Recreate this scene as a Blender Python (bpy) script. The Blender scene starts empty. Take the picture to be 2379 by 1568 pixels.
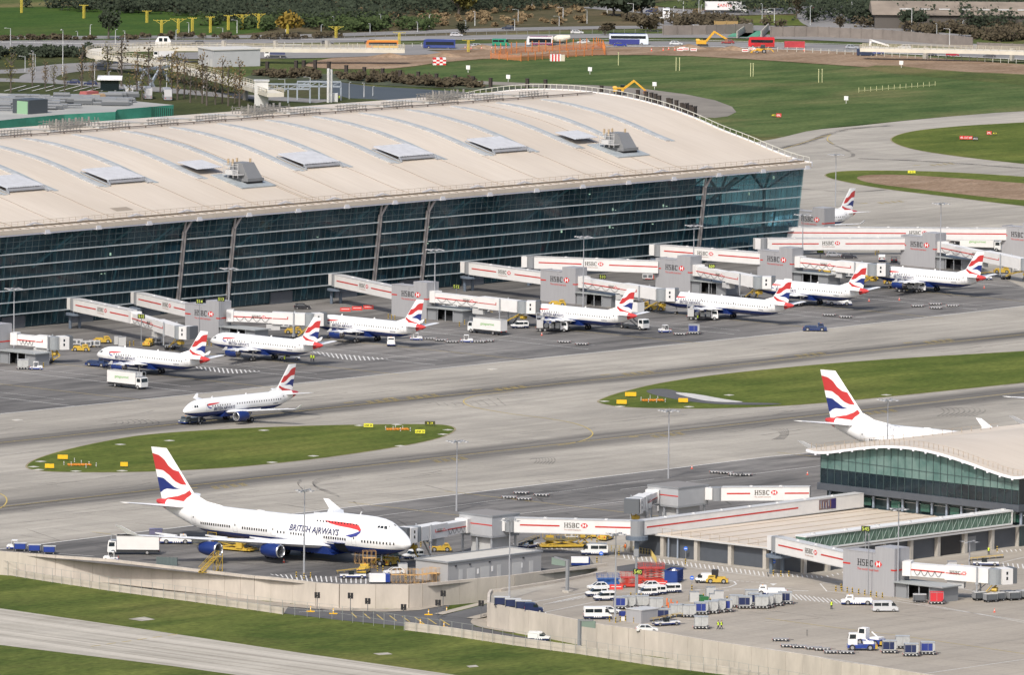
import bpy, bmesh, math, random
from mathutils import Vector, Matrix
RN=random.Random(11)
sc=bpy.context.scene
COL=sc.collection
PI=math.pi
def sn(d): return math.sin(math.radians(d))
def cs(d): return math.cos(math.radians(d))
# ---------- survey: camera station solved from the known sizes of aircraft and roof bays ----------
F=23436.85;CX,CY=1189.,784.
CAM=(-2049.2638,-1774.0014,253.379)
AX=(0.6766829,-0.7362072,0.0099611);UX=(0.0680212,0.0759813,0.9947864);FX=(0.73312575,0.67247737,-0.10149294)
def ray(px,py):
    a=(px-CX)/F;b=(CY-py)/F
    return tuple(FX[i]+a*AX[i]+b*UX[i] for i in range(3))
def g(px,py,z=0.):
    r=ray(px,py);t=(z-CAM[2])/r[2]
    return Vector((CAM[0]+t*r[0],CAM[1]+t*r[1],z))
TO={1:(0,0),2:(710,0),3:(1420,0),4:(2130,0),5:(0,470),6:(710,470),7:(1420,470),8:(2130,470),9:(0,940),10:(710,940),11:(1420,940),12:(2130,940),13:(0,1400),14:(710,1400),15:(1420,1400),16:(2130,1400)}
def d(n,x,y):
    k=0.3061224 if n<13 else 0.3054731
    return ((TO[n][0]+x*k)*.834386,(TO[n][1]+y*k)*.834386)
def t(n,x,y,z=0.): return g(*d(n,x,y),z)
# ---------- materials ----------
MATS={}
def M(name,col,rough=.6,metal=0.,var=0.,scale=.5,spec=.5,stretch=None,alpha=1.,emit=0.,bump=0.):
    if name in MATS: return MATS[name]
    m=bpy.data.materials.new(name); m.use_nodes=True; nt=m.node_tree; b=nt.nodes['Principled BSDF']
    b.inputs['Base Color'].default_value=(*col,1); b.inputs['Roughness'].default_value=rough
    b.inputs['Metallic'].default_value=metal; b.inputs['Specular IOR Level'].default_value=spec
    if emit: b.inputs['Emission Color'].default_value=(*col,1); b.inputs['Emission Strength'].default_value=emit
    if alpha<1: b.inputs['Alpha'].default_value=alpha
    if var:
        tc=nt.nodes.new('ShaderNodeTexCoord'); mp=nt.nodes.new('ShaderNodeMapping'); nz=nt.nodes.new('ShaderNodeTexNoise')
        nt.links.new(tc.outputs['Object'],mp.inputs[0]); nt.links.new(mp.outputs[0],nz.inputs[0])
        if stretch: mp.inputs['Scale'].default_value=stretch
        nz.inputs['Scale'].default_value=scale; nz.inputs['Detail'].default_value=5; nz.inputs['Roughness'].default_value=.62
        mr=nt.nodes.new('ShaderNodeMapRange'); mr.inputs[1].default_value=.3; mr.inputs[2].default_value=.7
        mr.inputs[3].default_value=1-var; mr.inputs[4].default_value=1+var
        nt.links.new(nz.outputs[0],mr.inputs[0])
        mx=nt.nodes.new('ShaderNodeVectorMath'); mx.operation='SCALE'; mx.inputs[0].default_value=col
        nt.links.new(mr.outputs[0],mx.inputs['Scale']); nt.links.new(mx.outputs[0],b.inputs['Base Color'])
        if bump:
            bp=nt.nodes.new('ShaderNodeBump'); bp.inputs['Strength'].default_value=bump; bp.inputs['Distance'].default_value=.3
            nt.links.new(nz.outputs[0],bp.inputs['Height']); nt.links.new(bp.outputs[0],b.inputs['Normal'])
    MATS[name]=m; return m
WHITE=M('white_paint',(.78,.775,.76),.35,var=.05,scale=.4)
PLANEW=M('aircraft_white',(.82,.82,.81),.22,var=.03,scale=.15)
NAVY=M('navy_paint',(.012,.03,.145),.25)
RED=M('red_paint',(.50,.045,.045),.3)
BLUEF=M('flag_blue',(.018,.032,.16),.3)
WINGG=M('wing_grey',(.68,.69,.70),.35,var=.08,scale=.5)
STEEL=M('steel',(.42,.44,.46),.4,.4)
DARK=M('dark_metal',(.035,.037,.04),.5)
TYRE=M('tyre_rubber',(.018,.018,.019),.8)
RIM=M('wheel_rim',(.35,.35,.35),.5,.3)
GLASS=M('dark_glass',(.012,.02,.025),.08,spec=.8)
GREY=M('cladding_grey',(.34,.34,.35),.55,var=.06,scale=1.2,stretch=(4,4,.15))
DGREY=M('dark_grey_paint',(.11,.12,.13),.5)
MGREY=M('mid_grey_paint',(.24,.25,.26),.5)
LGREY=M('light_grey_paint',(.5,.5,.49),.5,var=.05)
SLATE=M('slate_panel',(.075,.085,.10),.45,var=.08,scale=.6)
YEL=M('yellow_paint',(.52,.35,.05),.45,var=.12,scale=1.5)
ORG=M('orange_paint',(.72,.25,.02),.5,var=.1)
BLK=M('black_paint',(.02,.02,.022),.5)
ALU=M('aluminium',(.47,.48,.47),.42,.25,var=.12,scale=1.5)
LBLUE=M('vehicle_blue',(.02,.05,.26),.35)
CREAM=M('sign_cream',(.6,.55,.42),.6)
HIVIS=M('hi_vis_yellow',(.62,.85,.05),.6)
ORGV=M('hi_vis_orange',(.85,.18,.03),.6)
SKIN=M('skin',(.45,.27,.19),.6); HAIR=M('dark_hair',(.03,.02,.015),.7); TROU=M('dark_trousers',(.02,.022,.035),.8)
CONCW=M('wall_concrete',(.50,.45,.385),.8,var=.13,scale=.35,stretch=(1,1,.35),bump=.3)
CONCP=M('post_concrete',(.42,.395,.35),.8,var=.1)
LINEW=M('white_marking',(.62,.61,.58),.7,var=.25,scale=1.2)
LINEY=M('yellow_marking',(.48,.36,.10),.7,var=.25,scale=1.2)
REDS=M('sign_red',(.62,.03,.03),.4); GREENL=M('lime_letter',(.28,.42,.08),.5); YS=M('sign_yellow',(.82,.47,.015),.5)
AMB=M('amber_lens',(.8,.3,.02),.3); HEADL=M('lamp_lens',(.75,.75,.7),.15); TAILL=M('tail_lens',(.5,.02,.02),.3)
# ---------- mesh builder ----------
class MB:
    def __init__(s): s.v=[];s.f=[];s.m=[]
    def add(s,vs,fs,mi=0):
        o=len(s.v); s.v+=[tuple(q) for q in vs]
        for f in fs: s.f.append([o+i for i in f]); s.m.append(mi)
        return s
    def hexa(s,p,mi=0): return s.add(p,[(0,3,2,1),(4,5,6,7),(0,1,5,4),(1,2,6,5),(2,3,7,6),(3,0,4,7)],mi)
    def box(s,x0,x1,y0,y1,z0,z1,mi=0): return s.hexa([(x0,y0,z0),(x1,y0,z0),(x1,y1,z0),(x0,y1,z0),(x0,y0,z1),(x1,y0,z1),(x1,y1,z1),(x0,y1,z1)],mi)
    def taper(s,x0,x1,y0,y1,z0,z1,ix0,ix1,iy,mi=0):
        return s.hexa([(x0,y0,z0),(x1,y0,z0),(x1,y1,z0),(x0,y1,z0),(x0+ix0,y0+iy,z1),(x1-ix1,y0+iy,z1),(x1-ix1,y1-iy,z1),(x0+ix0,y1-iy,z1)],mi)
    def bar(s,p,q,w,h=None,mi=0):
        p=Vector(p);q=Vector(q);h=h or w;a=(q-p)
        if a.length<1e-6: return s
        a.normalize(); u=Vector((0,0,1)) if abs(a.z)<.95 else Vector((1,0,0))
        r=a.cross(u).normalized(); u=r.cross(a)
        c=[(-r*w/2-u*h/2),(r*w/2-u*h/2),(r*w/2+u*h/2),(-r*w/2+u*h/2)]
        return s.hexa([p+k for k in c]+[q+k for k in c],mi)
    def cyl(s,p,q,r,n=8,r2=None,mi=0,cap=True):
        p=Vector(p);q=Vector(q);a=(q-p).normalized(); r2=r if r2 is None else r2
        u=Vector((0,0,1)) if abs(a.z)<.95 else Vector((1,0,0)); e=a.cross(u).normalized(); w=e.cross(a)
        vs=[p+(e*math.cos(2*PI*i/n)+w*math.sin(2*PI*i/n))*r for i in range(n)]+[q+(e*math.cos(2*PI*i/n)+w*math.sin(2*PI*i/n))*r2 for i in range(n)]
        fs=[(i,(i+1)%n,n+(i+1)%n,n+i) for i in range(n)]
        if cap: fs+=[tuple(range(n-1,-1,-1)),tuple(range(n,2*n))]
        return s.add(vs,fs,mi)
    def path(s,pts,r,n=6,mi=0):
        for a,b in zip(pts,pts[1:]): s.cyl(a,b,r,n,mi=mi)
        return s
    def prism(s,poly,z0,z1,mi=0,top=None):
        n=len(poly); vs=[(p[0],p[1],z0) for p in poly]+[(p[0],p[1],z1) for p in poly]
        s.add(vs,[(i,(i+1)%n,n+(i+1)%n,n+i) for i in range(n)],mi)
        s.add(vs[n:],[tuple(range(n))],mi if top is None else top); return s.add(vs[:n],[tuple(range(n-1,-1,-1))],mi)
    def prof(s,pts,y0,y1,mi=0):
        n=len(pts); vs=[(p[0],y0,p[1]) for p in pts]+[(p[0],y1,p[1]) for p in pts]
        return s.add(vs,[(i,(i+1)%n,n+(i+1)%n,n+i) for i in range(n)]+[tuple(range(n-1,-1,-1)),tuple(range(n,2*n))],mi)
    def sheet(s,poly,z,mi=0): return s.add([(p[0],p[1],z) for p in poly],[tuple(range(len(poly)))],mi)
    def quad(s,a,b,c,e,mi=0): return s.add([a,b,c,e],[(0,1,2,3)],mi)
    def loft(s,rings,mi=0,cap=True,closed=True):
        n=len(rings[0]); o=[q for r in rings for q in r]; fs=[]
        for k in range(len(rings)-1):
            for i in range(n if closed else n-1): fs.append((k*n+i,k*n+(i+1)%n,(k+1)*n+(i+1)%n,(k+1)*n+i))
        if cap: fs+=[tuple(range(n-1,-1,-1)),tuple(range((len(rings)-1)*n,len(rings)*n))]
        return s.add(o,fs,mi)
    def ribbon(s,pts,w,z,mi=0,closed=False):
        P=[Vector((p[0],p[1])) for p in pts]; n=len(P); L=[]
        for i in range(n):
            a=P[(i-1)%n] if (i or closed) else P[i]; b=P[(i+1)%n] if (i<n-1 or closed) else P[i]
            tt=(b-a).normalized(); nn=Vector((-tt.y,tt.x)); ww=w[i] if isinstance(w,(list,tuple)) else w
            L.append((P[i]+nn*ww/2,P[i]-nn*ww/2))
        vs=[];fs=[]
        for a,b in L: vs+=[(a.x,a.y,z),(b.x,b.y,z)]
        for i in range(n if closed else n-1): j=(i+1)%n; fs.append((2*i,2*i+1,2*j+1,2*j))
        return s.add(vs,fs,mi)
    def mesh(s,name,mats,smooth=False,recalc=True):
        me=bpy.data.meshes.new(name); me.from_pydata(s.v,[],s.f)
        for m in (mats if isinstance(mats,(list,tuple)) else [mats]): me.materials.append(m)
        me.polygons.foreach_set('material_index',s.m)
        if recalc:
            b=bmesh.new(); b.from_mesh(me); bmesh.ops.recalc_face_normals(b,faces=b.faces); b.to_mesh(me); b.free()
        if smooth:
            me.polygons.foreach_set('use_smooth',[True]*len(me.polygons))
            try: me.set_sharp_from_angle(angle=math.radians(smooth if smooth is not True else 40))
            except Exception: pass
        me.update(); return me
def link(o,parent=None):
    COL.objects.link(o)
    if parent: o.parent=parent
    return o
def part(name,mb,mats,parent,label=None,smooth=False,loc=None,rz=0):
    me=mb if isinstance(mb,bpy.types.Mesh) else mb.mesh(name,mats,smooth)
    o=bpy.data.objects.new(name,me); link(o,parent)
    if label: o['label']=label
    if loc: o.location=loc
    if rz: o.rotation_euler[2]=math.radians(rz)
    return o
def tag(o,label,cat,group=None):
    o['label']=label;o['category']=cat
    if group: o['group']=group
    return o
def thing(name,label=None,cat=None,loc=(0,0,0),rz=0,group=None):
    o=bpy.data.objects.new(name,None); o.empty_display_size=.5; link(o); o.location=loc; o.rotation_euler[2]=math.radians(rz)
    if label: tag(o,label,cat,group)
    return o
def struct(name,mb,mats,smooth=False,kind='structure',label=None,recalc=True):
    o=bpy.data.objects.new(name,mb.mesh(name,mats,smooth,recalc)); link(o); o['kind']=kind
    if label: o['label']=label
    return o
def single(name,mb,mats,label,cat,group=None,loc=(0,0,0),rz=0,smooth=False):
    o=bpy.data.objects.new(name,mb.mesh(name,mats,smooth)); link(o); o.location=loc; o.rotation_euler[2]=math.radians(rz)
    return tag(o,label,cat,group)
KIDS={}
def tree_copy(o,parent=None):
    c=o.copy(); link(c,parent)
    for k in KIDS.get(o.name,[ch for ch in o.children]): tree_copy(k,c)
    return c
PROTO={}
def put(key,builder,loc,rz,label,cat,group=None,scale=None):
    """first call builds the thing itself, later calls copy it with its parts"""
    if key not in PROTO:
        r=builder(); PROTO[key]=r
        def reg(x):
            KIDS[x.name]=[ch for ch in x.children]
            for ch in x.children: reg(ch)
        reg(r)
    else: r=tree_copy(PROTO[key])
    r.location=loc; r.rotation_euler=(0,0,math.radians(rz))
    if scale: r.scale=(scale,)*3 if isinstance(scale,(int,float)) else scale
    elif r is not PROTO[key]: r.scale=(1,1,1)
    if 'group' in r: del r['group']
    return tag(r,label,cat,group)
FONT_CACHE={}
def text_mesh(s,h,shear=0,extr=0.,align='LEFT',width=1.,bold=.012):
    """outline lettering as MB-style verts/faces in (u,v); h = capital height"""
    k=(s,h,shear,align,width,bold)
    if k in FONT_CACHE: return FONT_CACHE[k]
    c=bpy.data.curves.new('t','FONT'); c.body=s; c.size=h/.69; c.shear=shear; c.align_x=align; c.resolution_u=2; c.offset=bold
    o=bpy.data.objects.new('t',c); link(o); bpy.context.view_layer.update()
    dg=bpy.context.evaluated_depsgraph_get(); me=bpy.data.meshes.new_from_object(o.evaluated_get(dg))
    V=[(v.co.x*width,v.co.y) for v in me.vertices]; Fc=[tuple(p.vertices) for p in me.polygons]
    bpy.data.objects.remove(o); bpy.data.curves.remove(c); bpy.data.meshes.remove(me)
    FONT_CACHE[k]=(V,Fc); return V,Fc
def put_text(mb,s,h,origin,u,v,off=(0,0,0),mi=0,**kw):
    V,Fc=text_mesh(s,h,**kw); o=Vector(origin)+Vector(off);u=Vector(u);v=Vector(v)
    mb.add([o+u*a+v*b for a,b in V],Fc,mi); return mb
def serif_hsbc(mb,h,o,u,v,n,mi_t=0,mi_r=1,mi_w=2):
    """HSBC lettering with slab ends plus the red and white hexagon; o = lower left, n = outward normal"""
    o=Vector(o);u=Vector(u).normalized();v=Vector(v).normalized();n=Vector(n)
    def Q(pts,mi,e=.03): mb.add([o+u*a*h+v*b*h+n*e for a,b in pts],[tuple(range(len(pts)))],mi)
    def R(a,b,c,e_,mi=mi_t): Q([(a,b),(c,b),(c,e_),(a,e_)],mi)
    # H
    R(.1,0,.26,1);R(.62,0,.78,1);R(.26,.45,.62,.55)
    for x in (.0,.52):
        for y in (0,.93): R(x,y,x+.36,y+.07)
    x=.98 # S
    R(x+.05,.9,x+.5,1);R(x,.56,x+.15,.93);R(x+.08,.46,x+.48,.58);R(x+.38,.08,x+.54,.48);R(x,0,x+.46,.1);R(x,.08,x+.06,.3);R(x+.46,.7,x+.52,.93)
    x=1.68 # B
    R(x+.08,0,x+.24,1);R(x,0,x+.5,.08);R(x,.92,x+.48,1);R(x+.2,.46,x+.48,.55);R(x+.42,.55,x+.58,.94);R(x+.45,.06,x+.63,.48)
    x=2.5 # C
    R(x,.14,x+.17,.86);R(x+.08,.86,x+.62,.99);R(x+.08,.01,x+.62,.14);R(x+.56,.66,x+.64,.99);R(x+.56,.04,x+.62,.26)
    x=3.45;w=1.5 # hexagon
    Q([(x,.5),(x+.25*w,.98),(x+.25*w,.02)],mi_r);Q([(x+w,.5),(x+.75*w,.02),(x+.75*w,.98)],mi_r)
    Q([(x+.25*w,.98),(x+.5*w,.5),(x+.75*w,.98)],mi_r);Q([(x+.25*w,.02),(x+.75*w,.02),(x+.5*w,.5)],mi_r)
    Q([(x+.25*w,.02),(x+.5*w,.5),(x+.25*w,.98)],mi_w);Q([(x+.75*w,.02),(x+.75*w,.98),(x+.5*w,.5)],mi_w)
# ================= ground materials =================
def nodes_mat(name):
    m=bpy.data.materials.new(name); m.use_nodes=True; nt=m.node_tree; return m,nt,nt.nodes['Principled BSDF']
def N(nt,ty,**kw):
    n=nt.nodes.new(ty)
    for k,v in kw.items(): setattr(n,k,v)
    return n
def noise(nt,co,scale,stretch=(1,1,1),detail=5,rough=.6,rot=0,dist=0):
    mp=N(nt,'ShaderNodeMapping'); mp.vector_type='POINT'; mp.inputs['Scale'].default_value=stretch; mp.inputs['Rotation'].default_value=(0,0,math.radians(rot))
    nt.links.new(co,mp.inputs[0]); nz=N(nt,'ShaderNodeTexNoise'); nt.links.new(mp.outputs[0],nz.inputs[0])
    nz.inputs['Scale'].default_value=scale; nz.inputs['Detail'].default_value=detail; nz.inputs['Roughness'].default_value=rough; nz.inputs['Distortion'].default_value=dist
    return nz.outputs[0]
def mrange(nt,v,a,b,c,e,smooth=False):
    n=N(nt,'ShaderNodeMapRange'); n.interpolation_type='SMOOTHSTEP' if smooth else 'LINEAR'
    nt.links.new(v,n.inputs[0])
    for i,x in enumerate((a,b,c,e)): n.inputs[i+1].default_value=x
    return n.outputs[0]
def math_(nt,op,a,b=None,c=None):
    n=N(nt,'ShaderNodeMath',operation=op)
    for i,x in enumerate((a,b,c)):
        if x is None: continue
        if isinstance(x,(int,float)): n.inputs[i].default_value=x
        else: nt.links.new(x,n.inputs[i])
    return n.outputs[0]
def mixc(nt,f,a,b):
    n=N(nt,'ShaderNodeMix',data_type='RGBA')
    if isinstance(f,(int,float)): n.inputs[0].default_value=f
    else: nt.links.new(f,n.inputs[0])
    for i,x in ((6,a),(7,b)):
        if isinstance(x,tuple): n.inputs[i].default_value=(*x,1)
        else: nt.links.new(x,n.inputs[i])
    return n.outputs[2]
def obj_co(nt): return N(nt,'ShaderNodeTexCoord').outputs['Object']
def concrete_mat(name,c0,c1,bands=True,dark=(.17,.16,.145),scuff=.5,slab=7.5,ystreak=False):
    m,nt,b=nodes_mat(name); co=obj_co(nt); sx=N(nt,'ShaderNodeSeparateXYZ'); nt.links.new(co,sx.inputs[0])
    n1=noise(nt,co,.012,(1,2.2,1),6,.6,rot=8,dist=.4); n2=noise(nt,co,.07,(.35,3.,1),5,.65,rot=-6); n3=noise(nt,co,1.1,(1,1,1),3,.7)
    f=math_(nt,'ADD',math_(nt,'MULTIPLY',n1,.6),math_(nt,'MULTIPLY',n2,.4))
    col=mixc(nt,mrange(nt,f,.38,.62,0,1),c0,c1)
    # slab joints
    bx=math_(nt,'PINGPONG',sx.outputs[0],slab/2); by=math_(nt,'PINGPONG',sx.outputs[1],slab/2)
    jn=math_(nt,'MAXIMUM',mrange(nt,bx,.0,.25,.34,0),mrange(nt,by,.0,.25,.34,0))
    col=mixc(nt,jn,col,dark)
    # per-slab tone
    fl=N(nt,'ShaderNodeVectorMath',operation='SNAP'); nt.links.new(co,fl.inputs[0]); fl.inputs[1].default_value=(slab,slab*2,1000)
    wn=N(nt,'ShaderNodeTexWhiteNoise'); nt.links.new(fl.outputs[0],wn.inputs[0])
    col=mixc(nt,mrange(nt,wn.outputs[0],0,1,0,.13),col,dark)
    st=noise(nt,co,.05,(.25,1.6,1),8,.75,rot=20,dist=1.2)
    col=mixc(nt,mrange(nt,st,.5,.74,0,.5*scuff+.2),col,dark)
    sp=noise(nt,co,.9,(1,1,1),2,.5); col=mixc(nt,mrange(nt,sp,.68,.78,0,.35),col,dark)
    if bands:
        w=math_(nt,'MULTIPLY',math_(nt,'SUBTRACT',noise(nt,co,.02,(1,1,1),3),.5),6.)
        yy=math_(nt,'ADD',sx.outputs[1],w); tot=None
        streak=mrange(nt,noise(nt,co,.35,(.02,1.3,1),4,.6),  .3,.6,.45,1)
        for yc,wd,am in ((-175.5,10.5,.95),(-262,13.5,.9)):
            a=math_(nt,'ABSOLUTE',math_(nt,'SUBTRACT',yy,yc)); k=math_(nt,'MULTIPLY',mrange(nt,a,wd*.25,wd,am,0,True),streak)
            tot=k if tot is None else math_(nt,'MAXIMUM',tot,k)
        col=mixc(nt,tot,col,(.082,.077,.070))
    if ystreak: col=mixc(nt,mrange(nt,noise(nt,co,.3,(1.,.018,1),4,.65),.42,.62,0,.75),col,(.50,.465,.40)); col=mixc(nt,mrange(nt,noise(nt,co,.55,(1.,.012,1),3,.6),.55,.66,0,.55),col,(.20,.18,.15))
    gr=mrange(nt,n3,.3,.7,.93,1.07); sc_=N(nt,'ShaderNodeVectorMath',operation='SCALE'); nt.links.new(col,sc_.inputs[0]); nt.links.new(gr,sc_.inputs['Scale'])
    nt.links.new(sc_.outputs[0],b.inputs['Base Color']); b.inputs['Roughness'].default_value=.85; b.inputs['Specular IOR Level'].default_value=.25
    return m
def grass_mat(name,c0,c1,c2,stripe=0,dry=.6,sc=1.):
    m,nt,b=nodes_mat(name); co=obj_co(nt)
    f=noise(nt,co,.03*sc,(1,2.4,1),7,.65,rot=5,dist=.3); f2=noise(nt,co,.5*sc,(1,2,1),5,.7); f3=noise(nt,co,.012*sc,(1,1.5,1),5,.6,rot=50)
    col=mixc(nt,mrange(nt,f,.36,.64,0,1),c0,c1); col=mixc(nt,mrange(nt,f3,.5,.5+.3*(1.3-dry),0,.75*dry+.1),col,c2)
    if stripe:
        wv=noise(nt,co,.22,(.01,1,1),2,.5); col=mixc(nt,mrange(nt,wv,.42,.6,0,.4*stripe),col,c0)
    s=N(nt,'ShaderNodeVectorMath',operation='SCALE'); nt.links.new(col,s.inputs[0]); nt.links.new(mrange(nt,f2,.3,.7,.62,1.34),s.inputs['Scale'])
    nt.links.new(s.outputs[0],b.inputs['Base Color']); b.inputs['Roughness'].default_value=.95; b.inputs['Specular IOR Level'].default_value=.1
    return m
G_CONC=concrete_mat('apron_concrete',(.27,.25,.213),(.43,.398,.34))
G_CONC2=concrete_mat('service_concrete',(.30,.268,.222),(.39,.35,.292),bands=False,scuff=.35)
G_STAND=concrete_mat('stand_asphalt',(.085,.082,.078),(.265,.252,.234),bands=False,dark=(.05,.048,.046),scuff=1.5)
G_LOW=concrete_mat('lower_taxiway_concrete',(.31,.285,.235),(.42,.39,.33),bands=False,scuff=.5,ystreak=True)
G_ROAD=concrete_mat('road_asphalt',(.085,.085,.088),(.12,.12,.12),bands=False,dark=(.05,.05,.05),scuff=.4,slab=60)
G_FROAD=concrete_mat('far_road',(.20,.195,.19),(.27,.26,.25),bands=False,dark=(.12,.12,.12),scuff=.6,slab=90)
G_GRASS=grass_mat('airfield_grass',(.045,.066,.020),(.095,.115,.034),(.17,.145,.065),.0,.9)
G_ISL=grass_mat('island_grass',(.064,.092,.016),(.135,.158,.034),(.19,.165,.05),1,.45)
G_LGR=grass_mat('verge_grass',(.054,.080,.016),(.130,.150,.036),(.18,.155,.055),.8,.65)
G_FIELD=grass_mat('far_field_grass',(.046,.080,.022),(.110,.142,.048),(.19,.165,.075),1,.7)
G_SOIL=grass_mat('bare_soil',(.20,.135,.085),(.32,.235,.165),(.15,.10,.065),0,.5)
G_SCRUB=grass_mat('scrub_ground',(.055,.055,.025),(.11,.09,.05),(.16,.12,.07),0,.7)
# ================= terrain =================
LOW=-4.3
wallA=[g(*p,.5) for p in [(-30,1278),(0,1281),(130,1291),(260,1300),(450,1322),(560,1335)]]+[t(14,x,y,.5) for x,y in [(0,668),(150,680),(350,702),(560,730),(770,745),(1100,747),(1400,748),(1520,740)]]+[t(14,2357,670,.3),t(15,400,625,.2),t(15,880,570,.1)]
XA=wallA[0].x
wallA=[Vector((XA,wallA[0].y+900,.5))]+wallA
wallB=[t(15,870,642,.1),t(15,400,730,.1),t(14,2240,805,.1),t(14,2150,812,.1),t(14,2130,845,.1),t(14,2125,930,.1)]+[t(15,x,y,.5) for x,y in [(0,957),(350,1015),(800,1107),(1230,1165),(1360,1180),(1760,1248),(2357,1340)]]+[t(16,x,y,.5) for x,y in [(350,1385),(700,1452),(1050,1500),(1430,1560)]]
wb=wallB[-1]; wallB.append(Vector((wb.x-30,wb.y-400,.5)))
far=9000
upper=[(p.x,p.y) for p in wallA]+[(p.x,p.y) for p in wallB]+[(far,wallB[-1].y-2000),(far,far),(XA,far)]
mb=MB(); mb.sheet(upper,-.06); struct('ground',mb,G_GRASS)
mb=MB(); mb.sheet([(-4000,-5000),(-500,-5000),(-500,-700),(-530,-300),(-560,200),(-560,9000),(-4000,9000)],LOW); struct('lower_verge',mb,G_LGR)
# concrete airfield sheet (z=0)
ap=[(p.x,p.y) for p in wallA[1:]]+[(p.x,p.y) for p in wallB]+[(-300,-1000),(700,-1000)]
NE=[g(*p) for p in [(2378,255),(2250,266),(2100,280),(1990,292),(1880,302),(1800,322),(1742,332)]]
ap+= [(700,330)]+[(p.x,p.y) for p in NE]+[(-20,60),(-400,60),(-620,60)]+[(wallA[1].x,60)]
mb=MB(); mb.sheet(ap,0.); struct('apron',mb,G_CONC)
# dark stands
st=[g(*p) for p in [(-40,966),(600,900.6),(1193,838),(1731,784),(1930,762),(2378,711),(2450,703)]]
mb=MB(); mb.sheet([(p.x,p.y) for p in st]+[(30,-30),(8,2),(-420,2)],.012); struct('stand_pavement',mb,G_STAND)
f2=[d(13,0,425),d(13,1130,285),d(14,780,50),d(14,1230,0),d(11,0,1370),d(11,1450,1195),d(11,2352,1085),d(12,500,1040)]
f2=[g(*p) for p in f2]
mb=MB(); mb.sheet([(wallA[1].x+.6,f2[0].y+6)]+[(p.x,p.y) for p in f2]+[(-250,-303),(-250,-380)]+[(-525,-385),(-530,-402),(-545,-418),(-590,-415),(-603,-404),(-606.5,-395),(wallA[2].x+.6,wallA[2].y)],.012); struct('remote_stand_pavement',mb,G_STAND)
# south service yard
yard=[(p.x+.6,p.y) for p in wallB[5:]]+[(-200,-900),(-200,-455),(-522,-455),(-522,-404),(-536,-410),(-548,-421),(-575,-432)]
mb=MB(); mb.sheet(yard,.016); struct('service_yard',mb,G_CONC2)
def P(*l): return [g(*p) for p in l]
def smooth_poly(pts,k=3,closed=True):
    P_=[Vector((p[0],p[1])) for p in pts]
    for _ in range(k):
        Q=[]; n=len(P_)
        for i in range(n if closed else n-1):
            a,b=P_[i],P_[(i+1)%n]; Q+=[a*.75+b*.25,a*.25+b*.75]
        if not closed: Q=[P_[0]]+Q+[P_[-1]]
        P_=Q
    return P_
def area(name,pts,mat,z,k=2,edge=0,zl=0.,kerb=None):
    sp=smooth_poly(pts,k); mb=MB(); mb.sheet(sp,z)
    if edge: struct(name,mb,mat)
    else: struct(name,mb,mat)
    return sp
islA=P((60,1082),(85,1066),(150,1046),(250,1024),(350,1008),(560,995),(800,987),(1000,985.5),(1045,989),(1057,997),(1048,1006),(1020,1018),(960,1032),(850,1050),(700,1071),(500,1090),(300,1098),(120,1097),(70,1091))
islB=P((1385,936),(1400,926),(1440,912),(1540,888),(1700,866),(2000,838),(2378,816),(2600,803),(2600,868),(2378,889),(2150,913),(1900,938),(1750,947),(1600,950),(1450,947))
islC=P((1912,408),(1930,400),(1975,396),(2080,396),(2200,399),(2378,410),(2600,428),(2600,500),(2378,479),(2200,456),(2060,440),(1950,420))
islD=P((2066,327),(2078,315),(2120,304),(2180,297),(2250,291),(2378,284),(2600,272),(2600,400),(2378,381),(2200,360),(2110,345))
for nm,pl in (('grass_island',islA),('grass_island',islB),('grass_island',islC),('grass_island',islD)):
    sp=area(nm,pl,G_ISL,.05,2)
    m_=MB(); m_.ribbon(sp,.9,.03,closed=True); struct('island_edge_strip',m_,M('edge_dirt',(.26,.22,.13),.9,var=.3,scale=.3))
area('island_bare_patch',P((1980,410),(2050,404),(2200,412),(2378,426),(2600,445),(2600,470),(2378,468),(2150,442),(2010,425)),G_SOIL,.09,2)
area('island_service_track',P((1490,908),(1545,902),(1590,915),(1680,935),(1830,938),(1790,942),(1640,940),(1530,922)),G_ROAD,.09,2)
m_=MB(); m_.sheet([p for p in smooth_poly(P((1560,912),(1610,915),(1690,930),(1740,936),(1650,935),(1590,922)),2)],.12); struct('island_concrete_patch',m_,M('pale_patch',(.5,.49,.46),.8,var=.15))
# lower (south) side: taxiway, ramp road
lt=[g(*p,LOW) for p in [(-200,1392),(0,1414),(350,1465),(700,1518),(1050,1568),(1300,1605)]]
lb=[g(*p,LOW) for p in [(1100,1660),(700,1590),(400,1548),(0,1499),(-200,1475)]]
mb=MB(); mb.sheet([(p.x,p.y) for p in lt+lb],LOW+.02); struct('lower_taxiway',mb,G_LOW)
mb=MB(); mb.sheet(smooth_poly([g(*p,LOW) for p in [(298,1439),(335,1434),(360,1440),(330,1444)]],0),LOW+.05); mb.sheet([g(*p,LOW) for p in [(866,1519),(900,1517),(912,1521),(880,1523)]],LOW+.05); mb.sheet([g(*p,LOW) for p in [(1083,1548),(1105,1546),(1112,1550),(1090,1552)]],LOW+.05); struct('inspection_slab',mb,G_LOW)
mb=MB()
for i in range(6):
    fx=lambda k:(d(13,830+ k*140,1313-k*20))
    a=g(*fx(i),LOW); b=g(*fx(i+.62),LOW); mb.ribbon([a,b],.3,LOW+.05)
struct('yellow_road_marking',mb,LINEY)
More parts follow.
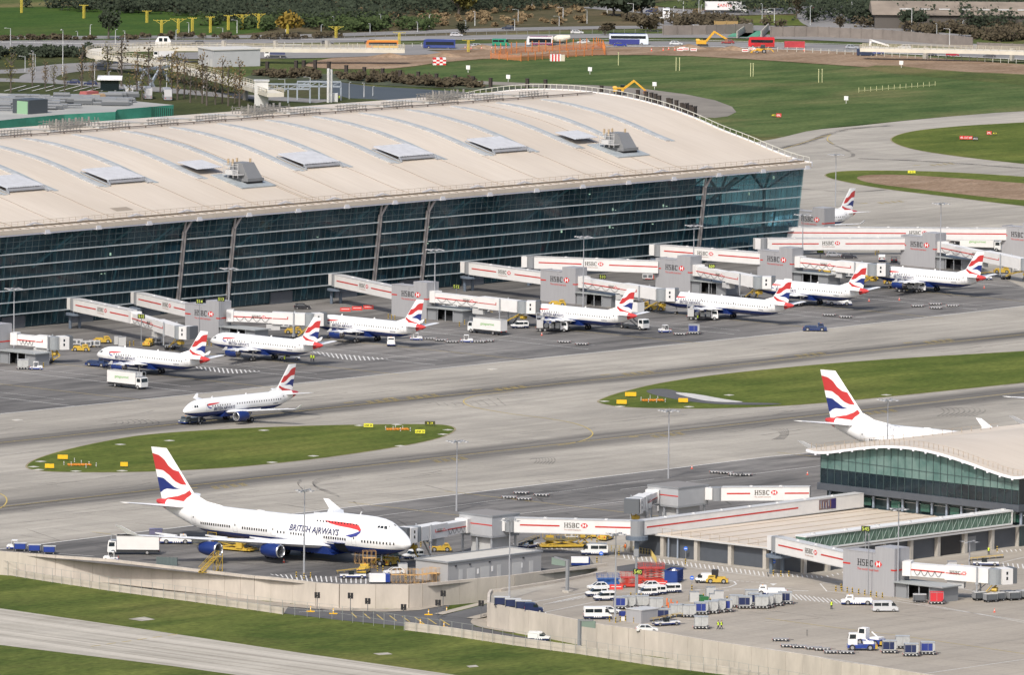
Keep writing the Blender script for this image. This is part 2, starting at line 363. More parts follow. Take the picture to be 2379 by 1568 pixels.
# junction and ramp
mb=MB()
def sheet3(pts,mi=0,dz=.0): mb.add([(p.x,p.y,p.z+dz) for p in pts],[tuple(range(len(pts)))],mi)
J=[t(13,1900,880,LOW),t(14,0,925,LOW),t(14,250,935,LOW),t(14,770,975,LOW),t(14,1200,985,LOW),t(14,1500,960,LOW),t(14,1800,905,LOW),Vector((-598,-424.6,LOW)),Vector((-598,-431,LOW)),t(14,2040,1040,LOW),t(14,1960,1080,LOW),t(14,2000,1130,LOW),t(14,2357,1205,LOW),t(15,600,1310,LOW),t(15,1000,1370,LOW),t(15,1500,1440,LOW),t(15,1500,1470,LOW),t(15,700,1340,LOW),t(14,2357,1240,LOW),t(14,1380,1130,LOW),t(14,800,1075,LOW),t(14,200,1005,LOW),t(13,1900,905,LOW)]
sheet3(J,dz=.03)
struct('lower_road',mb,G_ROAD)
mb=MB(); mb.add([(-598,-424.9,LOW+.05),(-598,-431.3,LOW+.05),(-545,-431.0,0.02),(-545,-423.6,.02)],[(0,1,2,3)]); mb.sheet([(-545,-423.6),(-545,-431),(-533,-432),(-528,-425),(-530,-418),(-540,-419)],.024); struct('ramp_road',mb,G_ROAD)
mb=MB(); mb.add([(-598,-422.6,LOW+.2),(-598,-424.9,LOW+.2),(-545,-423.6,.08),(-545,-421.9,.08)],[(0,1,2,3)]); mb.add([(-598,-431.3,LOW+.2),(-598,-434,LOW+.2),(-545,-432.2,.08),(-545,-431,.08)],[(0,1,2,3)])
mb.sheet([t(14,x,y,LOW) for x,y in [(0,905),(770,958),(1200,975),(1480,955),(2120,850),(2120,868),(1500,985),(1180,1000),(770,990),(0,930)]],LOW+.12)
mb.sheet(smooth_poly([t(14,x,y,LOW) for x,y in [(2150,1030),(2020,1045),(1950,1085),(2000,1130),(2200,1170),(2400,1200),(2400,1150),(2200,1100)]],2),LOW+.13)
struct('pavement',mb,G_CONC2)
# ---- walls ---- 
def wall(name,pts,h0,z_top,th,mat,label,cat,ztf=None,panel=5.0):
    r=thing(name,label,cat); mb=MB(); n=len(pts); cap=MB()
    S=[Vector((p[0],p[1])) for p in pts]; segs=[]
    for i in range(n-1):
        a,b=S[i],S[i+1]; L=(b-a).length; k=max(1,round(L/panel)) if L<300 else max(1,round(L/40))
        for j in range(k): segs.append((a.lerp(b,j/k),a.lerp(b,(j+1)/k),i+j/k,i+(j+1)/k))
    for a,b,ia,ib in segs:
        dd=(b-a).normalized(); nn=Vector((-dd.y,dd.x)); e=dd*.03
        za=z_top if ztf is None else ztf(ia); zb=z_top if ztf is None else ztf(ib)
        A=a+e;B=b-e
        mb.hexa([(A.x+nn.x*th/2,A.y+nn.y*th/2,h0),(B.x+nn.x*th/2,B.y+nn.y*th/2,h0),(B.x-nn.x*th/2,B.y-nn.y*th/2,h0),(A.x-nn.x*th/2,A.y-nn.y*th/2,h0),
            (A.x+nn.x*th/2,A.y+nn.y*th/2,za),(B.x+nn.x*th/2,B.y+nn.y*th/2,zb),(B.x-nn.x*th/2,B.y-nn.y*th/2,zb),(A.x-nn.x*th/2,A.y-nn.y*th/2,za)])
        w2=th/2-.06; cap.hexa([(a.x+nn.x*w2,a.y+nn.y*w2,h0),(b.x+nn.x*w2,b.y+nn.y*w2,h0),(b.x-nn.x*w2,b.y-nn.y*w2,h0),(a.x-nn.x*w2,a.y-nn.y*w2,h0),
            (a.x+nn.x*w2,a.y+nn.y*w2,za-.03),(b.x+nn.x*w2,b.y+nn.y*w2,zb-.03),(b.x-nn.x*w2,b.y-nn.y*w2,zb-.03),(a.x-nn.x*w2,a.y-nn.y*w2,za-.03)])
    part('wall_panels',mb,mat,r); part('panel_joint',cap,M('joint_dark',(.2,.17,.13),.9),r); return r
wall('retaining_wall',wallA,LOW-.5,.55,.5,CONCW,'long pale concrete retaining wall below the jumbo jet stand','wall')
wall('retaining_wall',wallB,LOW-.5,.55,.5,CONCW,'pale concrete retaining wall below the vehicle yard at lower right','wall')
fl=[g(*p,LOW) for p in [(-60,1322),(0,1333)]]+[t(13,x,y,LOW) for x,y in [(400,712),(1000,802),(1700,895),(2357,985)]]+[t(14,258,1018,LOW)]
wall('boundary_wall',fl,LOW-.2,LOW+1.35,.3,CONCW,'low concrete boundary wall with mesh fence at the foot of the left retaining wall','wall',panel=3.)
fr=[t(14,1365,1160,LOW),t(14,1800,1215,LOW),t(14,2357,1300,LOW)]+[t(15,x,y,LOW) for x,y in [(600,1375),(1300,1485),(2000,1575),(2357,1640)]]+[t(16,500,1720,LOW)]
wall('boundary_wall',fr,LOW-.2,LOW+1.6,.3,CONCW,'low concrete boundary wall beside the road where the white van drives','wall',panel=3.2)
mb=MB(); mb.sheet([(p.x,p.y) for p in fl]+[(-605,-390),(-608,-386)]+[(p.x,p.y) for p in reversed(wallA[1:8])],LOW+.04); struct('pavement',mb,G_CONC2)
# fence along the verge
def fence(name,pts,z0,h,step,label,wire=True,mat=STEEL,cat='fence',r=.045,mesh_a=None):
    th=thing(name,label,cat); PQ=[]; S=[Vector((p[0],p[1])) for p in pts]; wm=MB()
    for a,b in zip(S,S[1:]):
        L=(b-a).length;k=max(1,round(L/step))
        for j in range(k): PQ.append(a.lerp(b,j/k))
        if wire:
            for hh in (h*.98,h*.5): wm.bar((a.x,a.y,z0+hh),(b.x,b.y,z0+hh),.04)
    pm=MB(); pm.cyl((0,0,0),(0,0,h),r,5); me_=pm.mesh('fence_post',mat)
    for q in PQ[:100]: part('fence_post',me_,None,th,loc=(q.x,q.y,z0))
    if len(PQ)>100:
        pm=MB()
        for q in PQ[100:]: pm.cyl((q.x,q.y,z0),(q.x,q.y,z0+h),r,5)
        o_=part('fence_posts',pm,mat,th); o_['kind']='stuff'
    if wire: part('fence_wire',wm,mat,th)
    return th
fm=[p+Vector((-.9,-.6,0)) for p in fl]+[t(14,700,1065,LOW),t(14,1365,1170,LOW)]+[p+Vector((-.9,-.6,0)) for p in fr]
fence('mesh_fence',fm,LOW,3.0,3.1,'thin steel mesh fence on the grass in front of the concrete walls',True,M('fence_steel',(.3,.32,.3),.6))
# ---- markings ----
mw=MB();my=MB()
mw.ribbon(st,.45,.03)
mw.ribbon([Vector((wallA[1].x+1,f2[0].y+6.5))]+f2,.5,.03)
stands=[-389,-347,-303.5,-256,-195,-145,-102,-53,5,45]
for X in stands:
    my.ribbon([(X,-136),(X,-60)],.22,.034)
for i,X in enumerate([-410,-368,-325,-281,-226,-172,-124,-78,-25]):
    mw.ribbon([(X,-127 if X>-300 else -134),(X+1.0,-62)],.28,.034); mw.ribbon([(X+8,-122),(X+8.6,-66)],.2,.034)
for k,X in enumerate([-577,-540,-500,-470,-361,-330]): my.ribbon([(X,-306),(X+(0 if k else 2),-372)],.25,.034)
mw.ribbon([(-560,-330),(-420,-322)],.2,.034); mw.ribbon([(-520,-345),(-455,-345)],.25,.034); mw.ribbon([(-440,-330),(-360,-330)],.25,.034)
# taxi centre lines
for y in (-175.6,-262.): my.ribbon([(-650,y),(0,y),(300,y)],.3,.034)
def arc(cx,cy,r,a0,a1,n=14): return [(cx+r*cs(a0+(a1-a0)*i/n),cy+r*sn(a0+(a1-a0)*i/n)) for i in range(n+1)]
for pl in ([d(10,2352,485),d(10,2150,510),d(10,1990,530),d(10,1910,560),d(10,1890,580),d(10,1910,605),d(10,1960,628),d(10,2060,650),d(10,2352,700),d(11,280,727),d(11,560,772),d(11,690,815),d(11,750,860),d(11,750,890),d(11,690,930),d(11,560,965),d(11,430,982)],
           [(-60,1210),d(9,0,1555),d(9,40,1530),d(9,65,1490),d(9,55,1450),d(9,0,1420)],
           [d(4,150,1360),d(4,330,1300),d(4,520,1240),d(4,600,1220)],[d(4,600,1220),d(4,565,1245),d(4,560,1275),d(4,620,1310)]):
    my.ribbon(smooth_poly([g(*p) for p in pl],2,False),.3,.034)
# hatched bars
def hatch(a,b,w,n,s=.22,lean=0,mi=None,z=.036,tgt=None):
    a=Vector((a[0],a[1]));b=Vector((b[0],b[1])); dd=(b-a); L=dd.length; dd.normalize(); nn=Vector((-dd.y,dd.x))
    for i in range(n):
        p=a+dd*L*i/(n-1); ww=w(i/(n-1)) if callable(w) else w
        (tgt or mw).ribbon([p,p+nn*ww+dd*lean],s,z)
def hpx(n,p,q,dxf,dyf,k,sw_=.26):
    for i in range(k):
        u=i/(k-1); x=p[0]+(q[0]-p[0])*u; y=p[1]+(q[1]-p[1])*u; dy=dyf(u) if callable(dyf) else dyf; dx=dxf(u) if callable(dxf) else dxf
        if dy>2: mw.ribbon([t(n,x,y),t(n,x+dx,y+dy)],sw_,.036)
hpx(9,(1740,262),(2345,302),16,lambda u:6+36*math.sin(PI*min(1,u*1.02)),16,.34)
hpx(10,(440,118),(1190,190),lambda u:34-20*u,lambda u:4+44*math.sin(PI*u),19,.34)
hpx(14,(140,652),(1010,688),lambda u:28-30*u,lambda u:10+42*min(1,u*4),20)
hpx(15,(-60,362),(560,425),14,lambda u:46-40*u,14)
hpx(15,(1030,470),(2340,636),14,40,33)
hpx(16,(20,635),(510,672),10,lambda u:40-24*u,12)
hpx(16,(560,665),(700,632),14,16,4)
hpx(16,(235,832),(640,882),58,lambda u:55-12*u,11)
hpx(16,(2165,550),(2560,575),12,42,10)
hpx(16,(1500,455),(1700,440),14,14,5); hpx(16,(2110,438),(2400,418),14,20,8)
for k in range(8): mw.ribbon([t(15,300+k*52,930-k*8),t(15,520+k*40,880-k*9)],.16,.04)
for a,b in [((15,905,500),(15,2357,683)),((15,1000,452),(15,2357,622)),((16,1150,895),(16,2500,1100)),((16,1200,880),(16,2500,1120)),((15,320,1000),(15,1100,840)),((15,200,910),(15,720,815)),((15,1000,820),(15,1900,790)),((16,500,740),(16,560,810)),((16,560,810),(16,760,830)),((16,500,740),(16,705,718)),((16,0,1330),(16,700,1440)),((16,700,1440),(16,1430,1560)),((16,1400,1568),(16,2500,1410)),((16,1515,745),(16,1990,820)),((16,1520,840),(16,1990,825)),((16,0,800),(16,240,785)),((15,680,1030),(15,710,1080)),((15,320,1000),(15,330,1025)),((16,1600,600),(16,2100,640)),((16,2140,550),(16,2400,490)),((13,450,460),(13,860,490))]:
    mw.ribbon([t(*a),t(*b)],.24,.04)
mw.ribbon([t(15,x,y) for x,y in [(1680,800),(1850,790),(2000,770),(2060,745),(2040,720),(1960,705),(1800,700)]],.35,.04)
for i in range(7): mw.ribbon([t(15,2060+i*45,715+i*3),t(15,2085+i*45,717+i*3)],.35,.044)
for i in range(11): mw.ribbon([t(15,440+i*55,455-i*4.5),t(15,470+i*55,452-i*4.5)],.2,.044)
mw.add([t(16,40,737,.044),t(16,108,737,.044),t(16,72,757,.044)],[(0,1,2)])
for a in ((15,1850,800),(15,1780,815),(15,2020,790),(16,250,805)): 
    p=t(*a); mw.ribbon([p,p+Vector((2.2,-2.2,0))],.5,.044)
# S-bend taxi hold markings (yellow dashes clusters on the centre lines)
for c in [d(10,1120,578),d(10,1480,540),d(10,2280,462),d(11,1120,325),d(12,370,158),d(12,1540,35),d(9,2040,1355),d(10,1730,1115),d(11,1390,890),d(12,1010,680),(2060,470),(2180,382)]:
    p=g(*c)
    for i in range(4):
        for j in range(4):
            my.ribbon([(p.x-5+j*2.8+i*.7,p.y-2.0+i*1.1),(p.x-3.2+j*2.8+i*.7,p.y-2.0+i*1.1)],.3,.05)
    my.ribbon([(p.x-9,p.y+2.5),(p.x-6,p.y+2.2)],.5,.05)
my.ribbon([t(16,x,y) for x,y in [(0,1055),(700,1150),(1200,1210),(2500,1400)]],.22,.044)
my.ribbon([t(16,1540,690),t(16,2000,745)],.22,.044)
for i in range(8):
    a=t(14,880+i*115,1008+i*8,LOW);b=t(14,925+i*115+ (i*6),1050+i*10,LOW); my.ribbon([a,b],.28,LOW+.06)
struct('white_line_marking',mw,LINEW); struct('yellow_line_marking',my,LINEY)
mb=MB()
for a,b in [((14,1750,920),(14,2120,905)),((14,1800,1000),(14,2120,1050)),((14,1500,910),(14,1580,900)),((14,400,1000),(14,770,985))]: mb.ribbon([t(*a,LOW),t(*b,LOW)],.25,LOW+.07)
struct('lower_road_marking',mb,LINEW)
# tyre marks: curved rubber ribbons
m_,nt,b_=nodes_mat('rubber_marks'); co=obj_co(nt); b_.inputs['Base Color'].default_value=(.09,.085,.078,1); b_.inputs['Roughness'].default_value=.9
nt.links.new(mrange(nt,noise(nt,co,.12,(1,1,1),5,.7),.35,.7,0.,.5),b_.inputs['Alpha']); RUB=m_
mb=MB()
def sw(pts,w,n=1,sep=1.2):
    s=smooth_poly([g(*p) for p in pts],2,False)
    for k in range(n):
        o=(k-(n-1)/2)*sep; mb.ribbon([(p.x+o*.6,p.y+o*.7) for p in s],w,.024+.001*(k%3))
sw([d(10,780,1265),d(10,600,1290),d(10,520,1330),d(10,560,1370),d(10,760,1440)],.3,5,1.5)
sw([d(10,420,1300),d(10,380,1330),d(10,440,1390)],.25,3,1.5)
for dx in range(0,7): sw([d(11,180+dx*28,1110-dx*3),d(11,230+dx*28,1090),d(11,245+dx*28,1125),d(11,210+dx*28,1150)],.35)
for dx in range(0,9): sw([d(12,1500+dx*50,640),d(12,1600+dx*50,640),d(12,1640+dx*45,680),d(12,1560+dx*40,720)],.4)
for dx in range(0,8): sw([d(9,900+dx*60,760),d(9,1030+dx*50,740),d(9,1080+dx*55,780),d(9,980+dx*60,800)],.3)
for dx in range(0,6): sw([d(12,20+dx*35,830),d(12,120+dx*18,850),d(12,150+dx*12,890),d(12,60+dx*20,930)],.35)
for dx in range(0,9): sw([d(10,1560+dx*80,600-dx*6),d(10,1640+dx*75,590),d(10,1680+dx*75,620)],.3)
sw([d(4,80,1360),d(4,400,1290),d(4,600,1205),d(4,800,1165),d(4,1150,1140)],2.2,2,2.5)
sw([d(4,560,1260),d(4,600,1310),d(4,760,1370),d(4,820,1420),d(4,700,1440),d(4,500,1450)],1.2,1)
sw([d(4,850,1440),d(4,1500,1465),d(4,2352,1530)],2.4,2,2.2)
sw([d(8,300,180),d(8,800,215),d(8,1100,190)],2.,1)
sw([d(4,200,1335),d(4,600,1350),d(4,900,1380)],.8)
RR=random.Random(5)
for i in range(260):
    x=RR.uniform(-600,-100);y=RR.choice([-175,-262])+RR.uniform(-24,24);L=RR.uniform(6,30);r=RR.uniform(-.25,.25)
    mb.ribbon([(x,y),(x+L*.5,y+r*L*.2),(x+L,y+r*L)],RR.uniform(.2,.6),.026+.0004*(i%9))
for i in range(170):
    X=RR.choice(stands[:8])+RR.gauss(0,9);y=RR.uniform(-132,-60);L=RR.uniform(6,22);a=RR.gauss(90,14)
    mb.ribbon([(X,y),(X+L*cs(a),y+L*sn(a))],RR.uniform(.2,.7),.026+.0004*(i%9))
for i in range(110):
    X=RR.uniform(-600,-420);y=RR.uniform(-385,-306);L=RR.uniform(6,22);a=RR.gauss(90,25)
    mb.ribbon([(X,y),(X+L*cs(a),y+L*sn(a))],RR.uniform(.2,.7),.026+.0004*(i%9))
for i in range(60):
    X=RR.uniform(-600,-480);y=RR.uniform(-560,-480);L=RR.uniform(4,14);a=RR.gauss(-60,30)
    mb.ribbon([(X,y),(X+L*cs(a),y+L*sn(a))],RR.uniform(.2,.5),.026+.0004*(i%9))
struct('tyre_marks',mb,RUB,recalc=False)
# inspection covers / pale slabs on the islands
mb=MB()
for q in [d(9,370,1130),d(9,305,1178),d(9,1095,975),d(9,1540,940),d(9,690,1218),d(9,1110,1215),d(9,350,1205),d(10,80,846),d(10,1755,842),d(10,1710,882),d(10,1320,988),d(10,155,1138),d(10,530,1080),d(10,950,802),d(10,1290,794),d(10,2160,288),d(11,855,582),d(11,1990,525),d(11,1000,628),d(11,1625,632),d(12,1100,524),d(9,160,752)]:
    p=g(*q); mb.box(p.x-.9,p.x+.9,p.y-.9,p.y+.9,.0,.09)
struct('inspection_slab',mb,M('slab_pale',(.5,.48,.43),.8,var=.1))
# ================= main terminal =================
XW0,XW1=-396.,1.6
PRF=[(-1.6,25.0),(2,25.3),(7,26.2),(13.1,27.6),(20.2,29.5),(31.1,31.9),(39.1,34.2),(49.2,36.5),(61.2,38.3),(71.4,39.15),(84,39.5)]
def rz0(y):
    if y>84: y=168-y
    for (a,b),(c,e) in zip(PRF,PRF[1:]):
        if y<=c: return b+(e-b)*(y-a)/(c-a)
    return 39.5
def rfz(y): return sum(rz0(max(-1.6,min(169.6,y+k))) for k in (-3,-1.5,0,1.5,3))/5
m_,nt,b_=nodes_mat('roof_cladding'); co=obj_co(nt); sx=N(nt,'ShaderNodeSeparateXYZ'); nt.links.new(co,sx.inputs[0])
n1=noise(nt,co,.05,(1,.25,1),6,.6); n2=noise(nt,co,.9,(1,.05,.2),5,.7)
c_=mixc(nt,mrange(nt,n1,.35,.65,0,1),(.54,.468,.38),(.625,.55,.455))
c_=mixc(nt,mrange(nt,n2,.45,.7,0,.38),c_,(.50,.42,.33))
px=math_(nt,'PINGPONG',sx.outputs[0],3.0); c_=mixc(nt,mrange(nt,px,0,.16,.25,0),c_,(.38,.33,.27))
nt.links.new(c_,b_.inputs['Base Color']); b_.inputs['Roughness'].default_value=.5; b_.inputs['Specular IOR Level'].default_value=.4; ROOF=m_
ROOFED=M('roof_edge_white',(.66,.66,.67),.4,var=.05)
SKY_=M('skylight_panel',(.40,.41,.41),.65,0,var=.22,scale=.35,stretch=(.5,3,1))
SKYG=M('skylight_glass',(.32,.35,.36),.5,var=.2,scale=.4)
LOUV=M('louvre_panel',(.36,.375,.405),.7,0,var=.1)
PLANT=M('plant_cladding',(.19,.195,.20),.5,var=.05)
TER=thing('terminal_building','huge glass terminal with a curved cream roof running across the upper left','terminal',(0,0,0))
ys=[-1.6+i*(171.2/84) for i in range(85)]
mb=MB(); rings=[]
for X in (XW0,XW1):
    up=[(X,y,rfz(y)) for y in ys]; dn=[(X,y,rfz(y)-1.1) for y in reversed(ys)]; rings.append(up+dn)
mb.loft(rings); part('roof',mb,ROOF,TER,smooth=30)
mb=MB()
for s_ in (0,):
    pts=[(XW1+.25,y,rfz(y)-.35) for y in ys]
    for a,b in zip(pts,pts[1:]): mb.bar(a,b,.5,1.3)
part('roof_verge',mb,ROOFED,TER)
# skylight ribs
def rib(x0,x1,y0,y1,h,mat,name,lab=None):
    mb=MB(); n=max(3,int((y1-y0)/2.)); R_=[]
    for i in range(n+1):
        y=y0+(y1-y0)*i/n; z=rfz(y); R_.append([(x0,y,z-.1),(x1,y,z-.1),(x1,y,z+h),(x0,y,z+h)])
    mb.loft(R_); return part(name,mb,mat,TER,lab)
ribX=[-24-18*k for k in range(0,21)]
for k,X in enumerate(ribX):
    rib(X-2.6,X-.9,25.8,71.8,.28,SKY_,'skylight_strip'); rib(X-.9,X+.7,25.4,70,.12,SKYG,'skylight_glazing')
    if X>-330:
        rib(X-2,X+.3,79,96,.3,SKY_,'skylight_strip')
for k in range(-1,8):
    X=-114-36*k
    if k in (2,6): continue
    for Xa in (X,):
        x0=Xa-16.2;x1=Xa-3.2; mb=MB()
        n=22; y0,y1=26.6,36.4
        vs=[]
        for i in range(n*2+1):
            x=x0+(x1-x0)*i/(n*2); dz=.38 if i%2 else 0.
            vs.append((x,dz))
        for (xa,da),(xb,db) in zip(vs,vs[1:]):
            mb.add([(xa,y0,rfz(y0)+1.15+da),(xb,y0,rfz(y0)+1.15+db),(xb,y1,rfz(y1)+.7+db),(xa,y1,rfz(y1)+.7+da)],[(0,1,2,3)])
        mb.box(x0,x1,y0-.1,y0,rfz(y0)+.45,rfz(y0)+1.1); 
        p=part('louvre_canopy',mb,LOUV,TER)
        for x in (x0-.4,x1+.2):
            mb=MB(); mb.bar((x,y0-1,rfz(y0-1)+.25),(x,y1,rfz(y1)+.25),.35); mb.bar((x,y0-1,rfz(y0-1)+.25),(x,y0,rfz(y0)+1.3),.25); part('canopy_frame',mb,STEEL,TER)
        for i in range(5): mb=MB(); mb.bar((x0+.2+(x1-x0-.4)*i/4,y0+.6,rfz(y0)),(x0+.2+(x1-x0-.4)*i/4,y0+.6,rfz(y0)+1.1),.2); part('canopy_strut',mb,STEEL,TER)
for X in (-60+.5,-60-18*1-.0):
    pass
# louvres beside the plant boxes
for X in (-49.2,-49.2-144,-49.2-288):
    if X<-340: continue
    mb=MB(); x0=X-10.6;x1=X-1.5;y0,y1=28.6,36.
    for i in range(28):
        xa=x0+(x1-x0)*i/28; xb=x0+(x1-x0)*(i+1)/28; da=.28*(i%2);db=.28*((i+1)%2)
        mb.add([(xa,y0,rfz(y0)+1.45+da),(xb,y0,rfz(y0)+1.45+db),(xb,y1,rfz(y1)+.9+db),(xa,y1,rfz(y1)+.9+da)],[(0,1,2,3)])
    part('louvre_canopy',mb,LOUV,TER)
    # plant tower
    bx,by=X-3.6,22.5; z0=rfz(18)-.3
    mb=MB(); mb.hexa([(bx-3.6,16.2,rfz(16.2)+.06),(bx+9.,16.2,rfz(16.2)+.06),(bx+9.,27.5,rfz(27.5)+.06),(bx-3.6,27.5,rfz(27.5)+.06),(bx-3.6,16.2,rfz(16.2)+.35),(bx+9,16.2,rfz(16.2)+.35),(bx+9,27.5,rfz(27.5)+.35),(bx-3.6,27.5,rfz(27.5)+.35)])
    part('plant_plinth',mb,SKYG,TER)
    bx+=1.2
    mb=MB(); mb.box(bx-.3,bx+5.3,18.6,25.6,z0,z0+1.3); part('plant_base_band',mb,M('band_black',(.012,.012,.014),.4),TER)
    mb=MB(); mb.box(bx-.5,bx+5.5,18.3,25.9,z0+1.3,z0+2.1); mb.hexa([(bx,18.6,z0+2.1),(bx+5.2,18.6,z0+2.1),(bx+5.2,25.4,z0+2.1),(bx,25.4,z0+2.1),(bx+.3,21.2,z0+5.9),(bx+4.7,21.2,z0+5.9),(bx+4.7,25.2,z0+5.9),(bx+.3,25.2,z0+5.9)])
    pl=part('plant_housing',mb,PLANT,TER)
    mb=MB()
    for (x,y) in ((-.8,23.4),(-.8,25),(2.4,25),(4.2,22)): mb.cyl((bx+x,y,z0+5.3),(bx+x,y,z0+6.9),.28,8)
    part('flue',mb,M('flue_tan',(.42,.32,.2),.5),TER)
    mb=MB(); mb.box(bx-2.4,bx-.1,20,25.4,z0+2.9,z0+3.1); mb.box(bx-2.4,bx-.3,22,24.5,z0+3.1,z0+4.1)
    for z in (3.6,4.1,5.2,5.8):
        mb.bar((bx-2.3,20,z0+z),(bx-2.3,25.4,z0+z),.1); mb.bar((bx-2.3,25.3,z0+z),(bx-.1,25.3,z0+z),.1)
    for y in (20.1,21.8,23.6,25.3): mb.bar((bx-2.3,y,z0+2.2),(bx-2.3,y,z0+5.9),.12)
    part('access_platform',mb,LGREY,TER)
# crest walkway and gantries
mb=MB(); z=rfz(75)
mb.bar((XW0,75,z+.55),(-2,75,z+.55),.35,.25); mb.bar((XW0,73.7,rfz(73.7)+.4),(-2,73.7,rfz(73.7)+.4),.12)
for x in range(int(XW0)+4,-2,6): mb.bar((x,75,z-.1),(x,75,z+.5),.25)
part('roof_rail',mb,M('rail_brown',(.17,.14,.12),.5),TER)
for k in range(0,6):
    X=-48-72*k; mb=MB(); RR=random.Random(k)
    for j in range(13):
        x=X-7+j*1.2
        for y in (84,87.5,91): mb.bar((x,y,rfz(y)-.1),(x,y,rfz(y)+RR.uniform(1.,2.6)),.14)
    for y in (84,87.5,91):
        for zz in (.9,1.7): mb.bar((X-7.5,y,rfz(y)+zz),(X+8,y,rfz(y)+zz),.16)
    for j in range(6): mb.bar((X-6+j*2.4,84,rfz(84)+1.3),(X-6+j*2.4,91,rfz(91)+1.3),.14); mb.cyl((X-6+j*2.4,86,rfz(86)),(X-6+j*2.4,86,rfz(86)+2.6),.3,6)
    mb.box(X-4,X+4,85,90,rfz(88)-.2,rfz(88)+.75)
    part('rooftop_gantry',mb,M('gantry_steel',(.25,.24,.22),.5),TER)
for k in range(0,21):
    X=-24-18*k+1.5; mb=MB(); RR=random.Random(k+50)
    for j in range(7):
        mb.bar((X-4+j*1.2,76,rfz(76)-.1),(X-4+j*1.2,76,rfz(76)+RR.uniform(1.2,2.2)),.12); mb.bar((X-4+j*1.2,79.5,rfz(79)-.1),(X-4+j*1.2,79.5,rfz(79)+1.6),.12)
    for y in (76,79.5): mb.bar((X-4.4,y,rfz(y)+1.3),(X+3.8,y,rfz(y)+1.3),.12); mb.bar((X-4.4,y,rfz(y)+.6),(X+3.8,y,rfz(y)+.6),.2)
    mb.bar((X-9,88,rfz(88)+.3),(X-2,80,rfz(80)+.5),.3); mb.bar((X-9,88,rfz(88)+.3),(X-14,88,rfz(88)+.3),.22)
    part('walkway_cage',mb,M('gantry_steel',(.25,.24,.22),.5),TER)
# dark safety lines running down the roof
for X,ye in [(x,72) for x in (-51.5,-61.5,-184.5,-187,-330)]+[(-44-36*k,27) for k in range(9)]+[(-27.4-36*k,27) for k in range(1,9)]:
    mb=MB(); pts=[(X,y,rfz(y)+.16) for y in range(2,ye,3)]
    R_=[[(X-.07,y,z-.2),(X+.07,y,z-.2),(X+.07,y,z-.06),(X-.07,y,z-.06)] for X_,y,z in pts]; mb.loft(R_); part('cable_run',mb,M('cable_brown',(.30,.25,.20),.6),TER)
mb=MB(); mb.add([(-254,8,rfz(8)+.05),(-248,8,rfz(8)+.05),(-248,10.6,rfz(10.6)+.05),(-254,10.6,rfz(10.6)+.05)],[(0,1,2,3)]); part('roof_grille',mb,M('grille_tan',(.3,.25,.19),.6),TER)
# verge railing
mb=MB(); yy=[-1+i*2.2 for i in range(64)]
top=[(XW1-.1,y,rfz(y)+1.5) for y in yy]
for a,b in zip(top,top[1:]): mb.bar(a,b,.16)
for y in yy: mb.bar((XW1-.1,y,rfz(y)-.1),(XW1-.1,y,rfz(y)+1.5),.12)
part('verge_railing',mb,M('rail_pale',(.52,.52,.46),.5),TER)
# eaves: gutter, tube, nodes, walkway railing
mb=MB(); mb.bar((XW0,-.9,24.0),(XW1,-.9,24.0),1.1,.9); 
part('eaves_tube',mb,M('tube_white',(.80,.80,.84),.35),TER)
mb=MB(); mb.box(XW0,XW1,-1.5,-.1,24.5,24.75); mb.bar((XW0,1.2,rfz(1.2)+.25),(XW1,1.2,rfz(1.2)+.25),.45,.3); part('gutter',mb,M('gutter_cream',(.55,.5,.42),.5),TER)
mb=MB()
for i in range(int((XW1-XW0)/3)): mb.box(XW0+3*i,XW0+3*i+.35,-1.1,.6,24.75,25.25)
mb.bar((XW0,.9,25.55),(XW1,.9,25.55),.22); part('gutter_bracket',mb,M('bracket_brown',(.22,.17,.12),.6),TER)
mb=MB()
for i in range(int((XW1-XW0)/2.25)): mb.bar((XW0+2.25*i,2.1,rfz(2)-.1),(XW0+2.25*i,2.1,rfz(2)+1.25),.07)
mb.bar((XW0,2.1,rfz(2)+1.25),(XW1,2.1,rfz(2)+1.25),.08); mb.bar((XW0,2.1,rfz(2)+.7),(XW1,2.1,rfz(2)+.7),.06); part('eaves_railing',mb,M('rail_tan',(.42,.34,.25),.6),TER)
for k in range(0,20):
    X=0-18*k
    if X<XW0+5: break
    mb=MB(); mb.taper(X-1.1,X+.9,-1.9,-.2,23.5,24.5,.3,.3,.2); mb.bar((X-4.2,-.6,25.1),(X-.3,-1.2,24.5),.8,.28); mb.bar((X-5,1.,25.6),(X-2,1.,26.2),.35); mb.bar((X-2,1.,26.2),(X+1,1.,25.5),.35)
    part('eaves_node',mb,M('node_grey',(.52,.52,.54),.45),TER)
# facade
YT,YB,ZT=-.1,2.8,24.2
def fy(z): return YB+(YT-YB)*z/ZT
m_,nt,b_=nodes_mat('facade_glass'); co=obj_co(nt)
b_.inputs['Base Color'].default_value=(.03,.085,.115,1); b_.inputs['Roughness'].default_value=.06; b_.inputs['Specular IOR Level'].default_value=.85
tr=N(nt,'ShaderNodeBsdfTransparent'); tr.inputs[0].default_value=(.42,.68,.76,1); mx=N(nt,'ShaderNodeMixShader'); nt.links.new(b_.outputs[0],mx.inputs[1]); nt.links.new(tr.outputs[0],mx.inputs[2])
sp_=N(nt,'ShaderNodeVectorMath',operation='SNAP'); nt.links.new(co,sp_.inputs[0]); sp_.inputs[1].default_value=(2.25,50,3.06)
wn_=N(nt,'ShaderNodeTexWhiteNoise'); nt.links.new(sp_.outputs[0],wn_.inputs[0])
nt.links.new(math_(nt,'ADD',mrange(nt,noise(nt,co,.06,(1,1,1),3),.35,.65,.30,.65),math_(nt,'MULTIPLY',wn_.outputs[0],.3)),mx.inputs[0])
